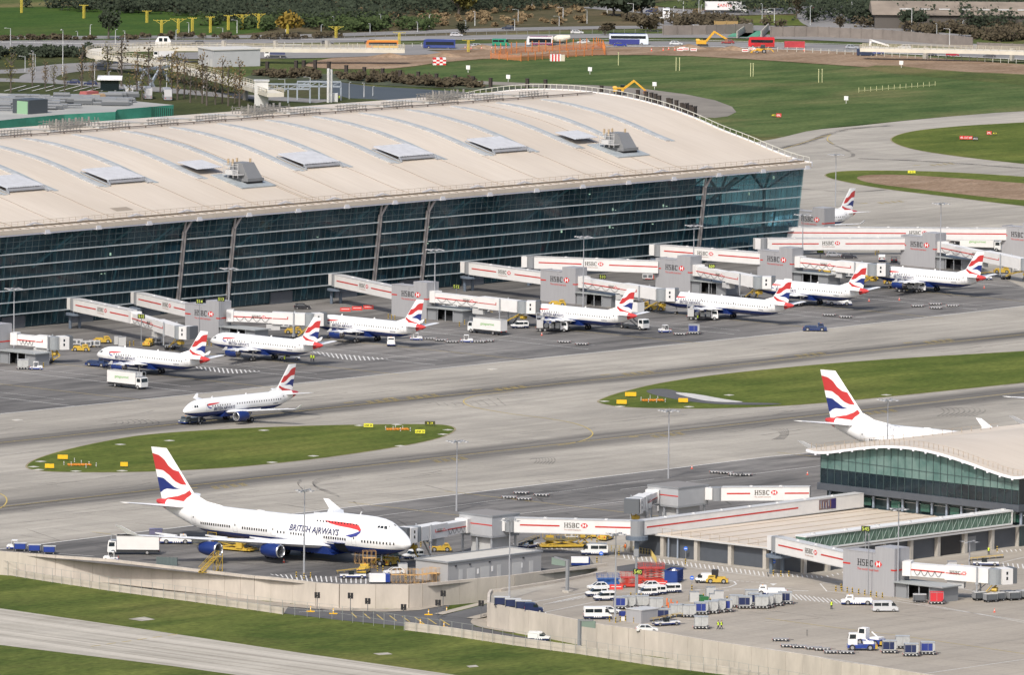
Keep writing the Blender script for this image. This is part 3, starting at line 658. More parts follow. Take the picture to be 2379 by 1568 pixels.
nt.links.new(mixc(nt,wn_.outputs[0],(.02,.065,.085),(.065,.135,.165)),b_.inputs['Base Color']); nt.links.new(mx.outputs[0],nt.nodes['Material Output'].inputs[0]); FG=m_
pairs=[-40,-148,-166,-220,-238,-346,-364]
bays=sorted(set([XW0+1]+pairs+[.4]))
for a,b in zip(bays,bays[1:]):
    mb=MB(); mb.quad((a+.5,fy(.3),.3),(b-.5,fy(.3),.3),(b-.5,fy(ZT),ZT),(a+.5,fy(ZT),ZT)); part('glass_wall',mb,FG,TER)
mb=MB(); mb.quad((.4,fy(.3),.3),(.4,60,.3),(.4,60,ZT+10),(.4,fy(ZT),ZT)) ; mb.quad((.4,60,.3),(.4,168,.3),(.4,168,24),(.4,60,37)) if False else None
part('glass_wall',mb,FG,TER)
MULL=M('mullion',(.15,.21,.22),.4,.1)
mb=MB(); x=XW0+1
while x<.4:
    mb.bar((x,fy(.3)-.06,.3),(x,fy(ZT)-.06,ZT),.08,.1); x+=2.25
for zz in (21.9,20.4): mb.bar((XW0+1,fy(zz)-.05,zz),(.4,fy(zz)-.05,zz),.1)
part('mullions',mb,MULL,TER)
SUN=M('sunshade',(.40,.45,.46),.5)
for r_ in range(6):
    z=3.65+3.06*r_
    for a,b in zip(bays,bays[1:]):
        mb=MB(); mb.box(a+1.1,b-1.0,fy(z)-1.1,fy(z)-.1,z-.10,z+.11); part('sunshade',mb,SUN,TER)
COLM=M('column_grey',(.16,.16,.165),.5)
for X in pairs:
    mb=MB(); mb.bar((X-.45,fy(0)-.5,0),(X-.45,fy(21)-.5,21),.32,.5); mb.bar((X+.35,fy(0)-.5,0),(X+.35,fy(21)-.5,21),.32,.5); mb.bar((X-.1,fy(0)-.2,0),(X-.1,fy(21)-.2,21),.7,.3,1)
    mb.bar((X,fy(20.6)-.5,20.6),(X+2.6,fy(24)-.5,24.2),.6,.5); mb.bar((X,fy(20.6)-.4,20.6),(X+.3,fy(24)-.4,24.2),.35,.4)
    part('facade_column',mb,[M('column_pale',(.36,.33,.31),.5),M('column_dark',(.03,.035,.04),.5)],TER)
# inside: floors, back wall, roof trusses and columns seen dimly through the glass
INF=M('interior_floor',(.22,.25,.25),.7,var=.25,scale=.08); INW=M('interior_wall',(.13,.20,.24),.8,var=.7,scale=.12)
mb=MB()
for z,y0 in ((.1,4),(6.2,7),(12.3,9),(16.5,22)): mb.box(XW0+2,-.4,y0,60,z-.35,z)
part('interior_floors',mb,INF,TER)
mb=MB(); mb.box(XW0+2,-14,26,26.5,0,24.5); mb.box(XW0+2,-14,60,60.5,0,34)
RR=random.Random(9)
for i in range(60):
    x=RR.uniform(XW0+5,-16);y=RR.uniform(9,24);z=RR.choice([.1,6.2,12.3]);w=RR.uniform(3,12); mb.box(x,x+w,y,y+RR.uniform(1,4),z,z+RR.uniform(1.5,4.2))
part('interior_walls',mb,INW,TER)
mb=MB()
for k in range(0,22):
    X=0-18*k; 
    mb.cyl((X-2,12,0),(X-2,12,17),.45,8); mb.bar((X-2,12,17),(X-8,4,24.2),.5); mb.bar((X-2,12,17),(X+4,4,24.2),.5); mb.bar((X-2,12,17),(X-2,22,26.5),.6)
    mb.cyl((X-9,5,0),(X-5,5,13),.28,6)
    mb.bar((X,1,23.2),(X-1,24,27.5),.7,1.2)
    if k%2: mb.bar((X-16,6,14.5),(X-2,6,21.8),.9,.6)
part('interior_columns',mb,M('interior_steel',(.34,.44,.42),.5),TER)
mb=MB()
for i in range(15):
    x=RR.uniform(-300,-6);y=RR.uniform(4.5,8);z=RR.choice([11.2,15.6,17,20.8]); mb.box(x,x+.35,y,y+.3,z,z+RR.choice([.2,.7]))
    if RR.random()<.5: mb.box(x+1.2,x+1.6,y,y+.3,z,z+.2)
part('interior_lamp',mb,M('lamp_glow',(1,.9,.6),.5,emit=1.2),TER)
mb=MB()
mb.box(XW0,0,3.4,3.9,0,.5)
for k in range(15):
    X=-8-24*k; mb.box(X-4,X+4,2.2,2.9,0,3.1)
part('service_doors',mb,SLATE,TER)
# rear/side walls so the block is closed
mb=MB(); mb.box(XW0+1,.2,167.6,168.2,0,24); mb.box(XW0+.4,XW0+.9,2,168,0,24.5); part('outer_wall',mb,SLATE,TER)
# ================= satellite concourse (lower right) =================
SAT=thing('satellite_concourse','glass ended concourse with a wavy cream roof at the right edge','concourse')
XS=-455.2
WV=[(-397.3,15.8),(-399.7,15.45),(-403.4,15.8),(-407.6,16.6),(-411.8,17.35),(-417.8,18.3),(-423.9,18.65),(-430,18.5),(-435.9,17.8),(-441.9,16.8),(-447.8,15.6),(-452.2,14.9),(-454.5,14.8),(-457,15.3)]
WV=[(p.x,p.y) for p in smooth_poly(WV,2,False)]
mb=MB(); R_=[[(X,y,z) for y,z in WV]+[(X,y,z-.55) for y,z in reversed(WV)] for X in (XS-1.4,-300)]
mb.loft(R_); part('roof',mb,ROOF,SAT,smooth=30)
mb=MB()
for (a,b),(c,e) in zip(WV,WV[1:]): mb.bar((XS-1.5,a,b-.28),(XS-1.5,c,e-.28),.25,.5)
for i in range(17):
    y=-400-i*3.35; zz=min(WV,key=lambda q:abs(q[0]-y))[1]; mb.box(XS-1.75,XS-1.5,y-.2,y+.2,zz-.8,zz-.5)
part('roof_verge',mb,M('tube_white',(.72,.72,.76),.35),SAT)
mb=MB()
for i in range(44):
    y=-397-i*1.34; zz=min(WV,key=lambda q:abs(q[0]-y))[1]; mb.bar((XS+.5,y,zz-.1),(XS+.5,y,zz+1.15),.09)
pr_=[(XS+.5,-398-i*1.34,min(WV,key=lambda q:abs(q[0]+398+i*1.34))[1]+1.1) for i in range(43)]
for a,b in zip(pr_,pr_[1:]): mb.bar(a,b,.05)
part('roof_railing',mb,M('rail_tan',(.42,.34,.25),.6),SAT); mb=MB()
for i in range(18): mb.bar((XS+3+i*3.2,-398.4,15.3),(XS+3+i*3.2,-398.4,16.7),.08)
mb.bar((XS+3,-398.4,16.7),(XS+60,-398.4,16.7),.06)
part('roof_railing',mb,M('rail_tan',(.42,.34,.25),.6),SAT)
yl,yr=-400.1,-454.1
def wz(y): return min(WV,key=lambda q:abs(q[0]-y))[1]
m_,nt,b_=nodes_mat('gable_glass'); b_.inputs['Base Color'].default_value=(.10,.17,.155,1); b_.inputs['Roughness'].default_value=.12; b_.inputs['Specular IOR Level'].default_value=.7
GG=m_
co=obj_co(nt); nt.links.new(mixc(nt,mrange(nt,noise(nt,co,.25,(1,1,1),3),.35,.65,0,1),(.085,.16,.145),(.15,.23,.21)),b_.inputs['Base Color'])
GD=M('gable_glass_dark',(.012,.022,.028),.1,spec=.6,var=.5,scale=.3)
n=28
for i in range(n):
    a=yl+(yr-yl)*i/n;b=yl+(yr-yl)*(i+1)/n; fr=i/n; zs=11.7-.2*fr if i>0 else 11.7
    mb=MB(); mb.quad((XS,a,zs+.2),(XS,b,zs+.2),(XS,b,wz(b)-.5),(XS,a,wz(a)-.5)); part('upper_glass_panel',mb,GG,SAT)
mb=MB(); mb.quad((XS,yl,8.8),(XS,yr,8.8),(XS,yr,11.8),(XS,yl,11.9)); part('lower_glass_band',mb,GD,SAT)  # shade over the lower gable glass is put in as a darker colour
mb=MB()
for i in range(n+1):
    y=yl+(yr-yl)*i/n; mb.bar((XS-.05,y,8.4),(XS-.05,y,wz(y)-.5),.1)
mb.bar((XS-.05,yl,14.0),(XS-.05,yr,13.2),.09); part('mullions',mb,M('mullion_dark',(.05,.08,.08),.4),SAT)
mb=MB(); mb.box(XS-.6,-300,yr-.5,yl+.5,7.4,8.8); part('floor_band',mb,SLATE,SAT)
mb=MB(); mb.box(XS+1.4,-301,yr+.6,yl-.6,0,7.4); part('lower_wall',mb,M('low_glass',(.03,.05,.055),.15,var=.4,scale=.3),SAT)
mb=MB()
for i in range(14):
    y=-402-i*4.0; mb.box(XS+.7,XS+1.,y-.22,y+.22,4.6,7.1)
    if i%2==0: mb.box(XS+.95,XS+1.35,y-3.2,y-.8,5.,6.6,1)
    mb.box(XS+1.1,XS+1.35,y-3.6,y-.4,6.5,6.6,2)
part('lower_post',mb,[M('post_blue',(.3,.35,.42),.5),M('green_pane',(.04,.12,.09),.1),LGREY],SAT)
mb=MB(); mb.quad((XS,yr,8.4),(-301,yr,8.4),(-301,yr,14.4),(XS,yr,14.4)); mb.quad((XS,yl,8.4),(-301,yl,8.4),(-301,yl,15.4),(XS,yl,15.4)); part('side_glass',mb,GD,SAT)
# ---- low pier building with cream roof ----
LB=thing('pier_building','low slate walled pier building with a flat cream roof below the concourse','pier building')
x0,x1,y0,y1=-520.6,-455.6,-452.8,-406.5
mb=MB(); mb.box(x0+.5,x1,y0+.5,y1,0,4.2); mb.box(x1,-380,y0+.5,y0+6,0,4.2); part('wall',mb,SLATE,LB)
mb=MB(); mb.prism([(x0-.4,y0-.5),(x1,y0-.5),(x1,y1+.4),(x0-.4,y1+.4)],4.25,4.6); 
ro=part('roof',mb,ROOF,LB)
mb=MB()
for i in range(1,9): mb.box(x0,x1,y0+i*5.2,y0+i*5.2+.18,4.6,4.72)
part('roof_seam',mb,M('seam_tan',(.46,.39,.31),.6),LB)
mb=MB(); mb.box(x0-.8,x0-.4,y0-.8,y1+.4,4.2,4.5); mb.box(x0-.4,-380,y0-.8,y0-.5,4.2,4.5); part('gutter',mb,LGREY,LB)
ycol=[-405.2-9.15*i+.0 for i in range(6)]
for y in [-405.,-414.2,-423.4,-432.6,-442.,-452.2]:
    mb=MB(); mb.box(x0-.35,x0+.5,y-.45,y+.45,0,4.2); part('column',mb,CONCP,LB)
for i in range(9):
    X=-513.8+i*8.6; mb=MB(); mb.box(X-.45,X+.45,y0-.35,y0+.5,0,4.2); part('column',mb,CONCP,LB)
    if i in (2,5,7):
        mb=MB(); mb.box(X+1.,X+4,y0+.4,y0+.49,.05,3.2); part('shutter',mb,M('shutter_grey',(.2,.21,.22),.5,var=.1),LB)
    if i in (0,5):
        mb=MB(); mb.box(X-7.2,X-1,y0+.36,y0+.48,.05,3.9); part('opening',mb,BLK,LB)
mb=MB()
for i in range(18): mb.bar((x0+.2,y0+2.6*i,4.6),(x0+.2,y0+2.6*i,5.7),.07)
mb.bar((x0+.2,y0,5.7),(x0+.2,y1,5.7),.06); part('roof_railing',mb,M('rail_tan',(.42,.34,.25),.6),LB)
mb=MB()
for y in (-416,-418.5,-444,-446.6): mb.bar((x0-.3,y,0),(x0-.3,y,4.2),.25)
part('drain_pipe',mb,M('post_blue',(.3,.35,.42),.5),LB)
# green glazed corridor on the roof edge
GC=thing('glazed_corridor','long green glazed passenger corridor along the edge of the pier roof','corridor')
ax,bx_=-521.5,-456.4; yv=-451.9
mb=MB(); mb.box(ax,bx_,yv-1.6,yv+1.2,4.75,5.1); mb.box(ax,bx_,yv-1.7,yv+1.3,7.5,7.8); mb.box(bx_-.3,bx_,yv-1.65,yv+1.25,5.1,7.5); part('corridor_shell',mb,M('shell_white',(.68,.68,.66),.5),GC)
mb=MB(); mb.box(ax,bx_-.4,yv-1.45,yv+1.1,5.1,7.5); part('corridor_glazing',mb,M('green_glazing',(.10,.17,.13),.12,var=.3,scale=.5),GC)
mb=MB()
for i in range(33):
    X=ax+2*i; mb.bar((X,yv-1.52,5.1),(X+1.5,yv-1.52,7.5),.09); mb.bar((X+1.9,yv-1.52,5.1),(X+1.9,yv-1.52,7.5),.06)
part('corridor_bracing',mb,M('brace_green',(.3,.38,.34),.5),GC)
mb=MB()
for i in range(7): mb.cyl((ax+4+i*10,yv,7.8),(ax+4+i*10,yv,8.05),.5,10)
part('roof_vent',mb,LGREY,GC)
# ================= aircraft =================
def interp(tab,x):
    if x<=tab[0][0]: return tab[0][1:]
    for a,b in zip(tab,tab[1:]):
        if x<=b[0]:
            u=(x-a[0])/(b[0]-a[0]); u=u if False else u
            return tuple(p+(q-p)*u for p,q in zip(a[1:],b[1:]))
    return tab[-1][1:]
def yside(tab,x,z):
    zc,ry,rd,ru=interp(tab,x); r=ru if z>zc else rd; k=max(0.,1-((z-zc)/r)**2); return ry*math.sqrt(k)
def fuselage(tab,zb,redx,L,nb=4,nt=10,aft=None):
    mb=MB(); xs=set()
    for a,b in zip(tab,tab[1:]):
        n=max(1,int((b[0]-a[0])/1.2))
        for i in range(n): xs.add(round(a[0]+(b[0]-a[0])*i/n,3))
    xs.add(tab[-1][0]); xs=sorted(xs); rings=[]
    for x in xs:
        zc,ry,rd,ru=interp(tab,x); zz=zb(x) if callable(zb) else zb
        c=(zc-zz)/(rd if zz<zc else ru); ph=math.acos(max(-1,min(1,c))) if abs(c)<1 else (.03 if c>0 else PI-.03)
        an=[ph*i/nb for i in range(nb+1)]+[ph+(PI-ph)*i/nt for i in range(1,nt+1)]
        half=[(ry*math.sin(a),zc-(rd if a<PI/2 else ru)*math.cos(a)) for a in an]
        ring=[(-x,y,z) for y,z in half]+[(-x,-y,z) for y,z in reversed(half[1:-1])]
        rings.append(ring)
    n=len(rings[0]); H=nb+nt; vs=[q for r in rings for q in r]; mb.v=vs
    for k in range(len(rings)-1):
        for i in range(n):
            j=(i+1)%n; idx=i if i<H else n-1-i; low=idx<nb
            z=(rings[k][i][2]+rings[k][j][2])/2; xm=(xs[k]+xs[k+1])/2
            mi=1 if low else 0
            if redx and xm>redx(z): mi=2
            mb.f.append([k*n+i,k*n+j,(k+1)*n+j,(k+1)*n+i]); mb.m.append(mi)
    for k,fc in ((0,list(range(n-1,-1,-1))),(len(rings)-1,list(range(n)))):
        mb.f.append([k*n+i for i in fc]); mb.m.append(0 if k==0 else (2 if redx else 0))
    return mb
def wing(secs,mi=0):
    """secs: (xLE,y,z,chord,thick)"""
    R_=[]
    for x,y,z,c,th in secs:
        R_.append([(-x,y,z),(-(x+c*.12),y,z+th*.42),(-(x+c*.4),y,z+th*.55),(-(x+c*.75),y,z+th*.28),(-(x+c),y,z+.02),(-(x+c*.7),y,z-th*.25),(-(x+c*.35),y,z-th*.45),(-(x+c*.1),y,z-th*.35)])
    mb=MB(); mb.loft(R_,mi); return mb
FT,FL,FB0,FB1=(1368,998),(1500,1010),(1497,1470),(1872,1470)
def sv(x,y):
    v=(1470-y)/(1470-1003.); xt=FB0[0]+(FT[0]-FB0[0])*v; xl=FB1[0]+(FL[0]-FB1[0])*v
    return ((x-xt)/(xl-xt),v)
BND=[[(1388,1058),(1440,1066),(1490,1093),(1540,1150),(1590,1182),(1640,1190)],
[(1425,1190),(1490,1192),(1550,1225),(1610,1275),(1670,1297),(1722,1297)],
[(1447,1255),(1500,1258),(1550,1290),(1610,1325),(1655,1335),(1740,1318)],
[(1482,1385),(1500,1362),(1540,1345),(1600,1345),(1655,1337),(1740,1319)],
[(1500,1445),(1560,1418),(1640,1400),(1700,1375),(1755,1335),(1768,1328)],
[(1520,1472),(1560,1470),(1640,1470),(1690,1450),(1745,1395),(1778,1365)]]
BND=[sorted(sv(*p) for p in l) for l in BND]
def fin(xl0,xt0,z0,xl1,xt1,z1,th0,th1,mats,parent,name='tail_fin',mirror=False):
    """banded fin: columns of faces whose rows follow the ribbon edges"""
    mb=MB(); NC=16
    def bz(k,s):
        l=BND[k]
        if s<=l[0][0]: return l[0][1]
        for a,b in zip(l,l[1:]):
            if s<=b[0]: u=(s-a[0])/(b[0]-a[0]); u=u*u*(3-2*u)*.4+u*.6; return a[1]+(b[1]-a[1])*u
        return l[-1][1]
    cols=[]
    for i in range(NC+1):
        s=i/NC; vs=[1.]+[bz(k,min(.97,max(.0,s))) for k in range(6)]+[0.]
        for j in range(1,8): vs[j]=min(vs[j],vs[j-1]-.002)
        vs[7]=min(0,vs[6]-.002); cols.append(vs)
    CC=[0,1,0,2,0,1,0]
    for sd in (1,-1):
        vv=[]
        for i,vs in enumerate(cols):
            s=i/NC
            for v in vs:
                xt=xt0+(xt1-xt0)*v; xl=xl0+(xl1-xl0)*v; x=xt+(xl-xt)*s; th=th0+(th1-th0)*v
                y=sd*th/2*max(.06,math.sqrt(max(0,4*s*(1-s)))*(.55+.75*s)); vv.append((-x,y,z0+(z1-z0)*v))
        o=len(mb.v); mb.v+=vv
        for i in range(NC):
            for j in range(7):
                a=o+i*8+j; mb.f.append([a,a+8,a+9,a+1]); mb.m.append(CC[j] if not (i==NC-1) else 0)
    me=mb.mesh(name,mats,False); me.polygons.foreach_set('use_smooth',[True]*len(me.polygons))
    o=bpy.data.objects.new(name,me); link(o,parent); return o
def engine(parent,x,y,z,r,L,zw,col=NAVY):
    mb=MB(); prof=[(0,r*.84),(.03*L,r*.93),(.12*L,r),(.35*L,r*1.06),(.6*L,r*1.02),(.8*L,r*.86),(.86*L,r*.8)]
    n=20; R_=[[(-(x+a),y+b*math.cos(2*PI*i/n),z+b*math.sin(2*PI*i/n)) for i in range(n)] for a,b in prof]
    mb.loft(R_,0,cap=False)
    e=part('engine_nacelle',mb,col,parent,smooth=50)
    mb=MB(); R_=[[(-(x+a),y+b*math.cos(2*PI*i/n),z+b*math.sin(2*PI*i/n)) for i in range(n)] for a,b in [(.035*L,r*.94),(0,r*.9),(-.01*L,r*.84),(.03*L,r*.76),(.2*L,r*.74)]]
    mb.loft(R_,0,cap=False); part('intake_lip',mb,M('polished_lip',(.62,.63,.65),.2,.8),e,smooth=50)
    mb=MB(); mb.cyl((-(x+.2*L),y,z),(-(x+.22*L),y,z),r*.75,16); mb.cyl((-(x+.12*L),y,z),(-(x+.2*L),y,z),.03,10,r*.25); part('fan',mb,DARK,e)
    mb=MB(); mb.cyl((-(x+.8*L),y,z),(-(x+1.0*L),y,z),r*.62,14,r*.45); mb.cyl((-(x+1.0*L),y,z),(-(x+1.13*L),y,z),r*.25,12,.05); mb.cyl((-(x+.78*L),y,z),(-(x+.88*L),y,z),r*.84,16,r*.78)
    part('exhaust',mb,M('exhaust_metal',(.3,.28,.27),.35,.7),e)
    mb=MB(); mb.hexa([(-(x+.25*L),y-.14,z+r*.9),(-(x+1.25*L),y-.14,z+r*.6),(-(x+1.25*L),y+.14,z+r*.6),(-(x+.25*L),y+.14,z+r*.9),(-(x+.45*L),y-.14,z+r*1.1),(-(x+1.5*L),y-.14,zw),(-(x+1.5*L),y+.14,zw),(-(x+.45*L),y+.14,z+r*1.1)])
    part('pylon',mb,WINGG,e)
def gear(parent,x,y,ztop,r,name,n=1,w=.45):
    mb=MB(); mb.cyl((-x,y,r),(-x,y,ztop),.16 if r>.4 else .1,8); mb.bar((-x,y,ztop-.4),(-(x+1.2),y,ztop-.1),.12); 
    g_=part(name,mb,LGREY,parent)
    mb=MB()
    for k in range(n):
        xx=x+(k-(n-1)/2)*1.45
        if n>1: mb.bar((-(x-.8),y,r),(-(x+.8),y,r),.18)
        for s_ in (-1,1):
            mb.cyl((-xx,y+s_*(w-.17),r),(-xx,y+s_*(w+.17),r),r,16,mi=0); mb.cyl((-xx,y+s_*(w-.19),r),(-xx,y+s_*(w+.19),r),r*.5,10,mi=1)
    part('wheels',mb,[TYRE,RIM],g_); return g_
def side_decal(tab,pts,sgn,off=.03,mi=0,mb=None):
    mb=mb or MB(); mb.add([(-x,sgn*(yside(tab,x,z)+off),z) for x,z in pts],[tuple(range(len(pts)))],mi); return mb
def fus_text(tab,s,h,x,z,sgn,lean,width=1.,off=.035,fit=None):
    """lettering wrapped on the fuselage side; x = distance from the nose of the left end of the text"""
    V,Fc=text_mesh(s,h,shear=lean,width=width,bold=.03*h); kf=1 if not fit else fit/max(p[0] for p in V); V=[(p[0]*kf,p[1]) for p in V]; b=bmesh.new(); vs=[b.verts.new((a,c,0)) for a,c in V]
    for f in Fc:
        try: b.faces.new([vs[i] for i in f])
        except ValueError: pass
    for k in range(1,6): bmesh.ops.bisect_plane(b,geom=b.verts[:]+b.edges[:]+b.faces[:],plane_co=(0,h*k/6,0),plane_no=(0,1,0))
    b.verts.ensure_lookup_table(); mb=MB()
    for v in b.verts:
        xx=x+v.co.x if sgn>0 else x-v.co.x; zz=z+v.co.y; mb.v.append((-xx,sgn*(yside(tab,xx,zz)+off),zz))
    b.verts.index_update()
    for f in b.faces: mb.f.append([v.index for v in f.verts]); mb.m.append(0)
    b.free(); return mb
def win_mesh(w,h):
    mb=MB(); mb.add([(-w/2,0,-h/2),(w/2,0,-h/2),(w/2,0,h/2),(-w/2,0,h/2)],[(0,1,2,3)]); return mb.mesh('window',M('window_black',(.02,.02,.022),.15),recalc=False)
LETTER=M('letter_navy',(.035,.04,.11),.4)
RIBR=M('ribbon_red',(.60,.05,.05),.35); RIBB=M('ribbon_blue',(.05,.06,.28),.35)
DOORL=M('door_outline',(.42,.42,.43),.5)
def door(tab,parent,x,z,w,h,sgn,win=True):
    mb=MB(); e=.05
    for (a,b,c,e_) in ((x-w/2,z,x-w/2+e,z+h),(x+w/2-e,z,x+w/2,z+h),(x-w/2,z,x+w/2,z+e),(x-w/2,z+h-e,x+w/2,z+h)):
        n=5
        for i in range(n):
            z0=b+(e_-b)*i/n;z1=b+(e_-b)*(i+1)/n
            mb.add([(-a,sgn*(yside(tab,a,z0)+.02),z0),(-c,sgn*(yside(tab,c,z0)+.02),z0),(-c,sgn*(yside(tab,c,z1)+.02),z1),(-a,sgn*(yside(tab,a,z1)+.02),z1)],[(0,1,2,3)])
    dd=part('cabin_door',mb,DOORL,parent)
    if win:
        mb=MB(); side_decal(tab,[(x-.13,z+h*.6),(x+.13,z+h*.6),(x+.13,z+h*.8),(x-.13,z+h*.8)],sgn,.03,0,mb); part('door_window',mb,M('window_black',(.02,.02,.022),.15),dd)
RPX=[(720,133),(850,146),(980,161),(1030,176),(1058,212),(1050,228),(1028,214),(960,197),(850,178),(780,160)]
BPX=[(1058,212),(1056,238),(1025,268),(978,278),(930,263),(1000,245),(1044,226)]
def rib_pts(P_,k=33.,kz=43.,x0=0,sc_=1.,zw=6.05,z0=None):
    out=[]
    for px,py in P_:
        x=(1415-px)/k; z=((308-.1*(1050-px))-py)/kz
        out.append((x,z))
    return out
def build_narrow(plug=0.):
    L=37.57+plug
    T=[(0,3.38,.05,.05,.05),(.25,3.40,.42,.38,.38),(.7,3.45,.78,.7,.74),(1.3,3.52,1.08,1.0,1.05),(2.,3.60,1.35,1.28,1.38),(2.9,3.68,1.58,1.55,1.72),(4.,3.76,1.78,1.80,1.92),(5.2,3.80,1.92,1.98,2.02),(6.4,3.83,1.975,2.07,2.07),(26.8+plug,3.83,1.975,2.07,2.07),(29.+plug,3.96,1.9,1.92,1.96),(31.2+plug,4.2,1.66,1.66,1.74),(33.2+plug,4.48,1.3,1.33,1.42),(35.+plug,4.76,.9,.98,1.02),(36.4+plug,4.98,.55,.6,.62),(37.2+plug,5.08,.3,.32,.34),(37.57+plug,5.1,.14,.14,.16)]
    r=thing('airliner')
    part('fuselage',fuselage(T,lambda x:3.0,lambda z:35.0+plug+(5.4-z)*.5,L),[PLANEW,NAVY,RED],r,smooth=60)
    p2=plug*.55
    for s_ in (1,-1):
        mb=wing([(11.4+p2,1.2*s_,2.45,7.6,1.0),(12.3+p2,2.1*s_,2.55,6.6,.9),(14.9+p2,6.4*s_,2.98,3.95,.5),(19.6+p2,16.2*s_,3.85,1.6,.2)])
        w_=part('wing',mb,WINGG,r,smooth=35)
        mb=MB(); mb.add([(-(19.9+p2),16.2*s_,3.9),(-(21.3+p2),16.2*s_,3.9),(-(21.7+p2),16.55*s_,4.75),(-(21.2+p2),16.55*s_,4.75),(-(19.9+p2),16.3*s_,3.9),(-(21.3+p2),16.3*s_,3.9),(-(21.7+p2),16.65*s_,4.75),(-(21.2+p2),16.65*s_,4.75)],[(0,1,2,3),(7,6,5,4),(0,4,5,1),(2,6,7,3),(1,5,6,2),(3,7,4,0)]); part('wingtip_fence',mb,PLANEW,w_)
        for y in (4.6,8.6,12.4): mb=MB(); mb.hexa([(-(16.+p2+y*.22),s_*y-.18,2.55+y*.05),(-(20.+p2+y*.12),s_*y-.05,2.6+y*.06),(-(20.+p2+y*.12),s_*y+.05,2.6+y*.06),(-(16+p2+y*.22),s_*y+.18,2.55+y*.05),(-(16.+p2+y*.22),s_*y-.18,2.75+y*.07),(-(20.+p2+y*.12),s_*y-.05,2.75+y*.07),(-(20.+p2+y*.12),s_*y+.05,2.75+y*.07),(-(16+p2+y*.22),s_*y+.18,2.75+y*.07)]); part('flap_fairing',mb,WINGG,w_)
        engine(r,11.2+p2,5.75*s_,1.92,1.12,4.2,2.75)
        mb=wing([(31.9+plug,.6*s_,5.0,4.1,.4),(34.9+plug,6.22*s_,5.62,1.5,.14)]); part('tailplane',mb,PLANEW,r,smooth=35)
        gear(r,17.9+plug*.45,3.8*s_,2.6,.58,'main_gear')
    mb=MB(); mb.taper(-(20.8+p2),-(10.6+p2),-1.75,1.75,1.55,2.6,1.2,1.2,-.15); part('belly_fairing',mb,NAVY,r)
    gear(r,5.07,0,2.1,.38,'nose_gear',1,.25)
    fin(29.6+plug,35.6+plug,5.35,34.4+plug,36.9+plug,11.76,.55,.22,[PLANEW,RED,BLUEF],r)
    mb=MB(); mb.add([(-(27.6+plug),0,5.85),(-(30.6+plug),-.16,5.7),(-(30.6+plug),.16,5.7),(-(30.9+plug),0,6.9)],[(0,1,3),(0,3,2),(1,2,3),(0,2,1)]); part('dorsal_fillet',mb,PLANEW,r)
    # cockpit glazing
    mb=MB()
    for s_ in (1,-1):
        for a,b in ((1.75,2.25),(2.3,2.75),(2.8,3.25)):
            side_decal(T,[(a,4.22),(b,4.28),(b,4.78),(a+.12,4.70)],s_,.03,0,mb)
        mb.add([(-1.35,s_*.05,4.36),(-1.72,s_*.95,4.22),(-1.95,s_*.85,4.68),(-1.75,s_*.05,4.80)],[(0,1,2,3)])
    part('cockpit_window',mb,GLASS,r)
    wm=win_mesh(.27,.36); n=int((31-7.2+plug)/.8); xs=[7.6+i*.8 for i in range(n)]
    for i,x in enumerate(xs):
        if x>30.4+plug or any(abs(x-q)<.5 for q in (14.4+p2,)): continue
        part('window',wm,None,r,loc=(-x,yside(T,x,4.28)+.025,4.28))
    for sgn in (1,-1):
        door(T,r,6.0,3.3,.95,1.9,sgn); door(T,r,31.2+plug,3.55,.85,1.8,sgn)
        if plug: door(T,r,15.2,3.4,.8,1.7,sgn); door(T,r,26.,3.4,.8,1.7,sgn)
    mb=fus_text(T,'BRITISH AIRWAYS',.78,7.9,3.2,1,.12,fit=6.9); mb.v+=[]; lt_=part('lettering',mb,LETTER,r)
    mb=fus_text(T,'BRITISH AIRWAYS',.78,14.8,3.2,-1,.12,fit=6.9); part('lettering',mb,LETTER,r)
    mb=fus_text(T,'G-EUUA' if not plug else 'G-EUXJ',.3,27.4+plug,3.3,1,0,1.1); part('registration',mb,LETTER,r)
    for sgn in (1,-1):
        R1=[(5.8+(x-10.8)*.42,4.95-(3.35-z)*.42) for x,z in rib_pts(RPX)]; B1=[(5.8+(x-10.8)*.42,4.95-(3.35-z)*.42) for x,z in rib_pts(BPX)]
        mb=MB(); side_decal(T,R1,sgn,.03,0,mb); side_decal(T,B1,sgn,.03,1,mb); part('ribbon_emblem',mb,[RIBR,RIBB],r)
    mb=MB(); mb.hexa([(-9,-.05,5.85),(-9.5,-.05,5.85),(-9.5,.05,5.85),(-9,.05,5.85),(-9.3,-.03,6.3),(-9.6,-.03,6.3),(-9.6,.03,6.3),(-9.3,.03,6.3)]); mb.hexa([(-20,-.05,5.85),(-20.5,-.05,5.85),(-20.5,.05,5.85),(-20,.05,5.85),(-20.3,-.03,6.25),(-20.6,-.03,6.25),(-20.6,.03,6.25),(-20.3,.03,6.25)]); part('antenna',mb,PLANEW,r)
    return r
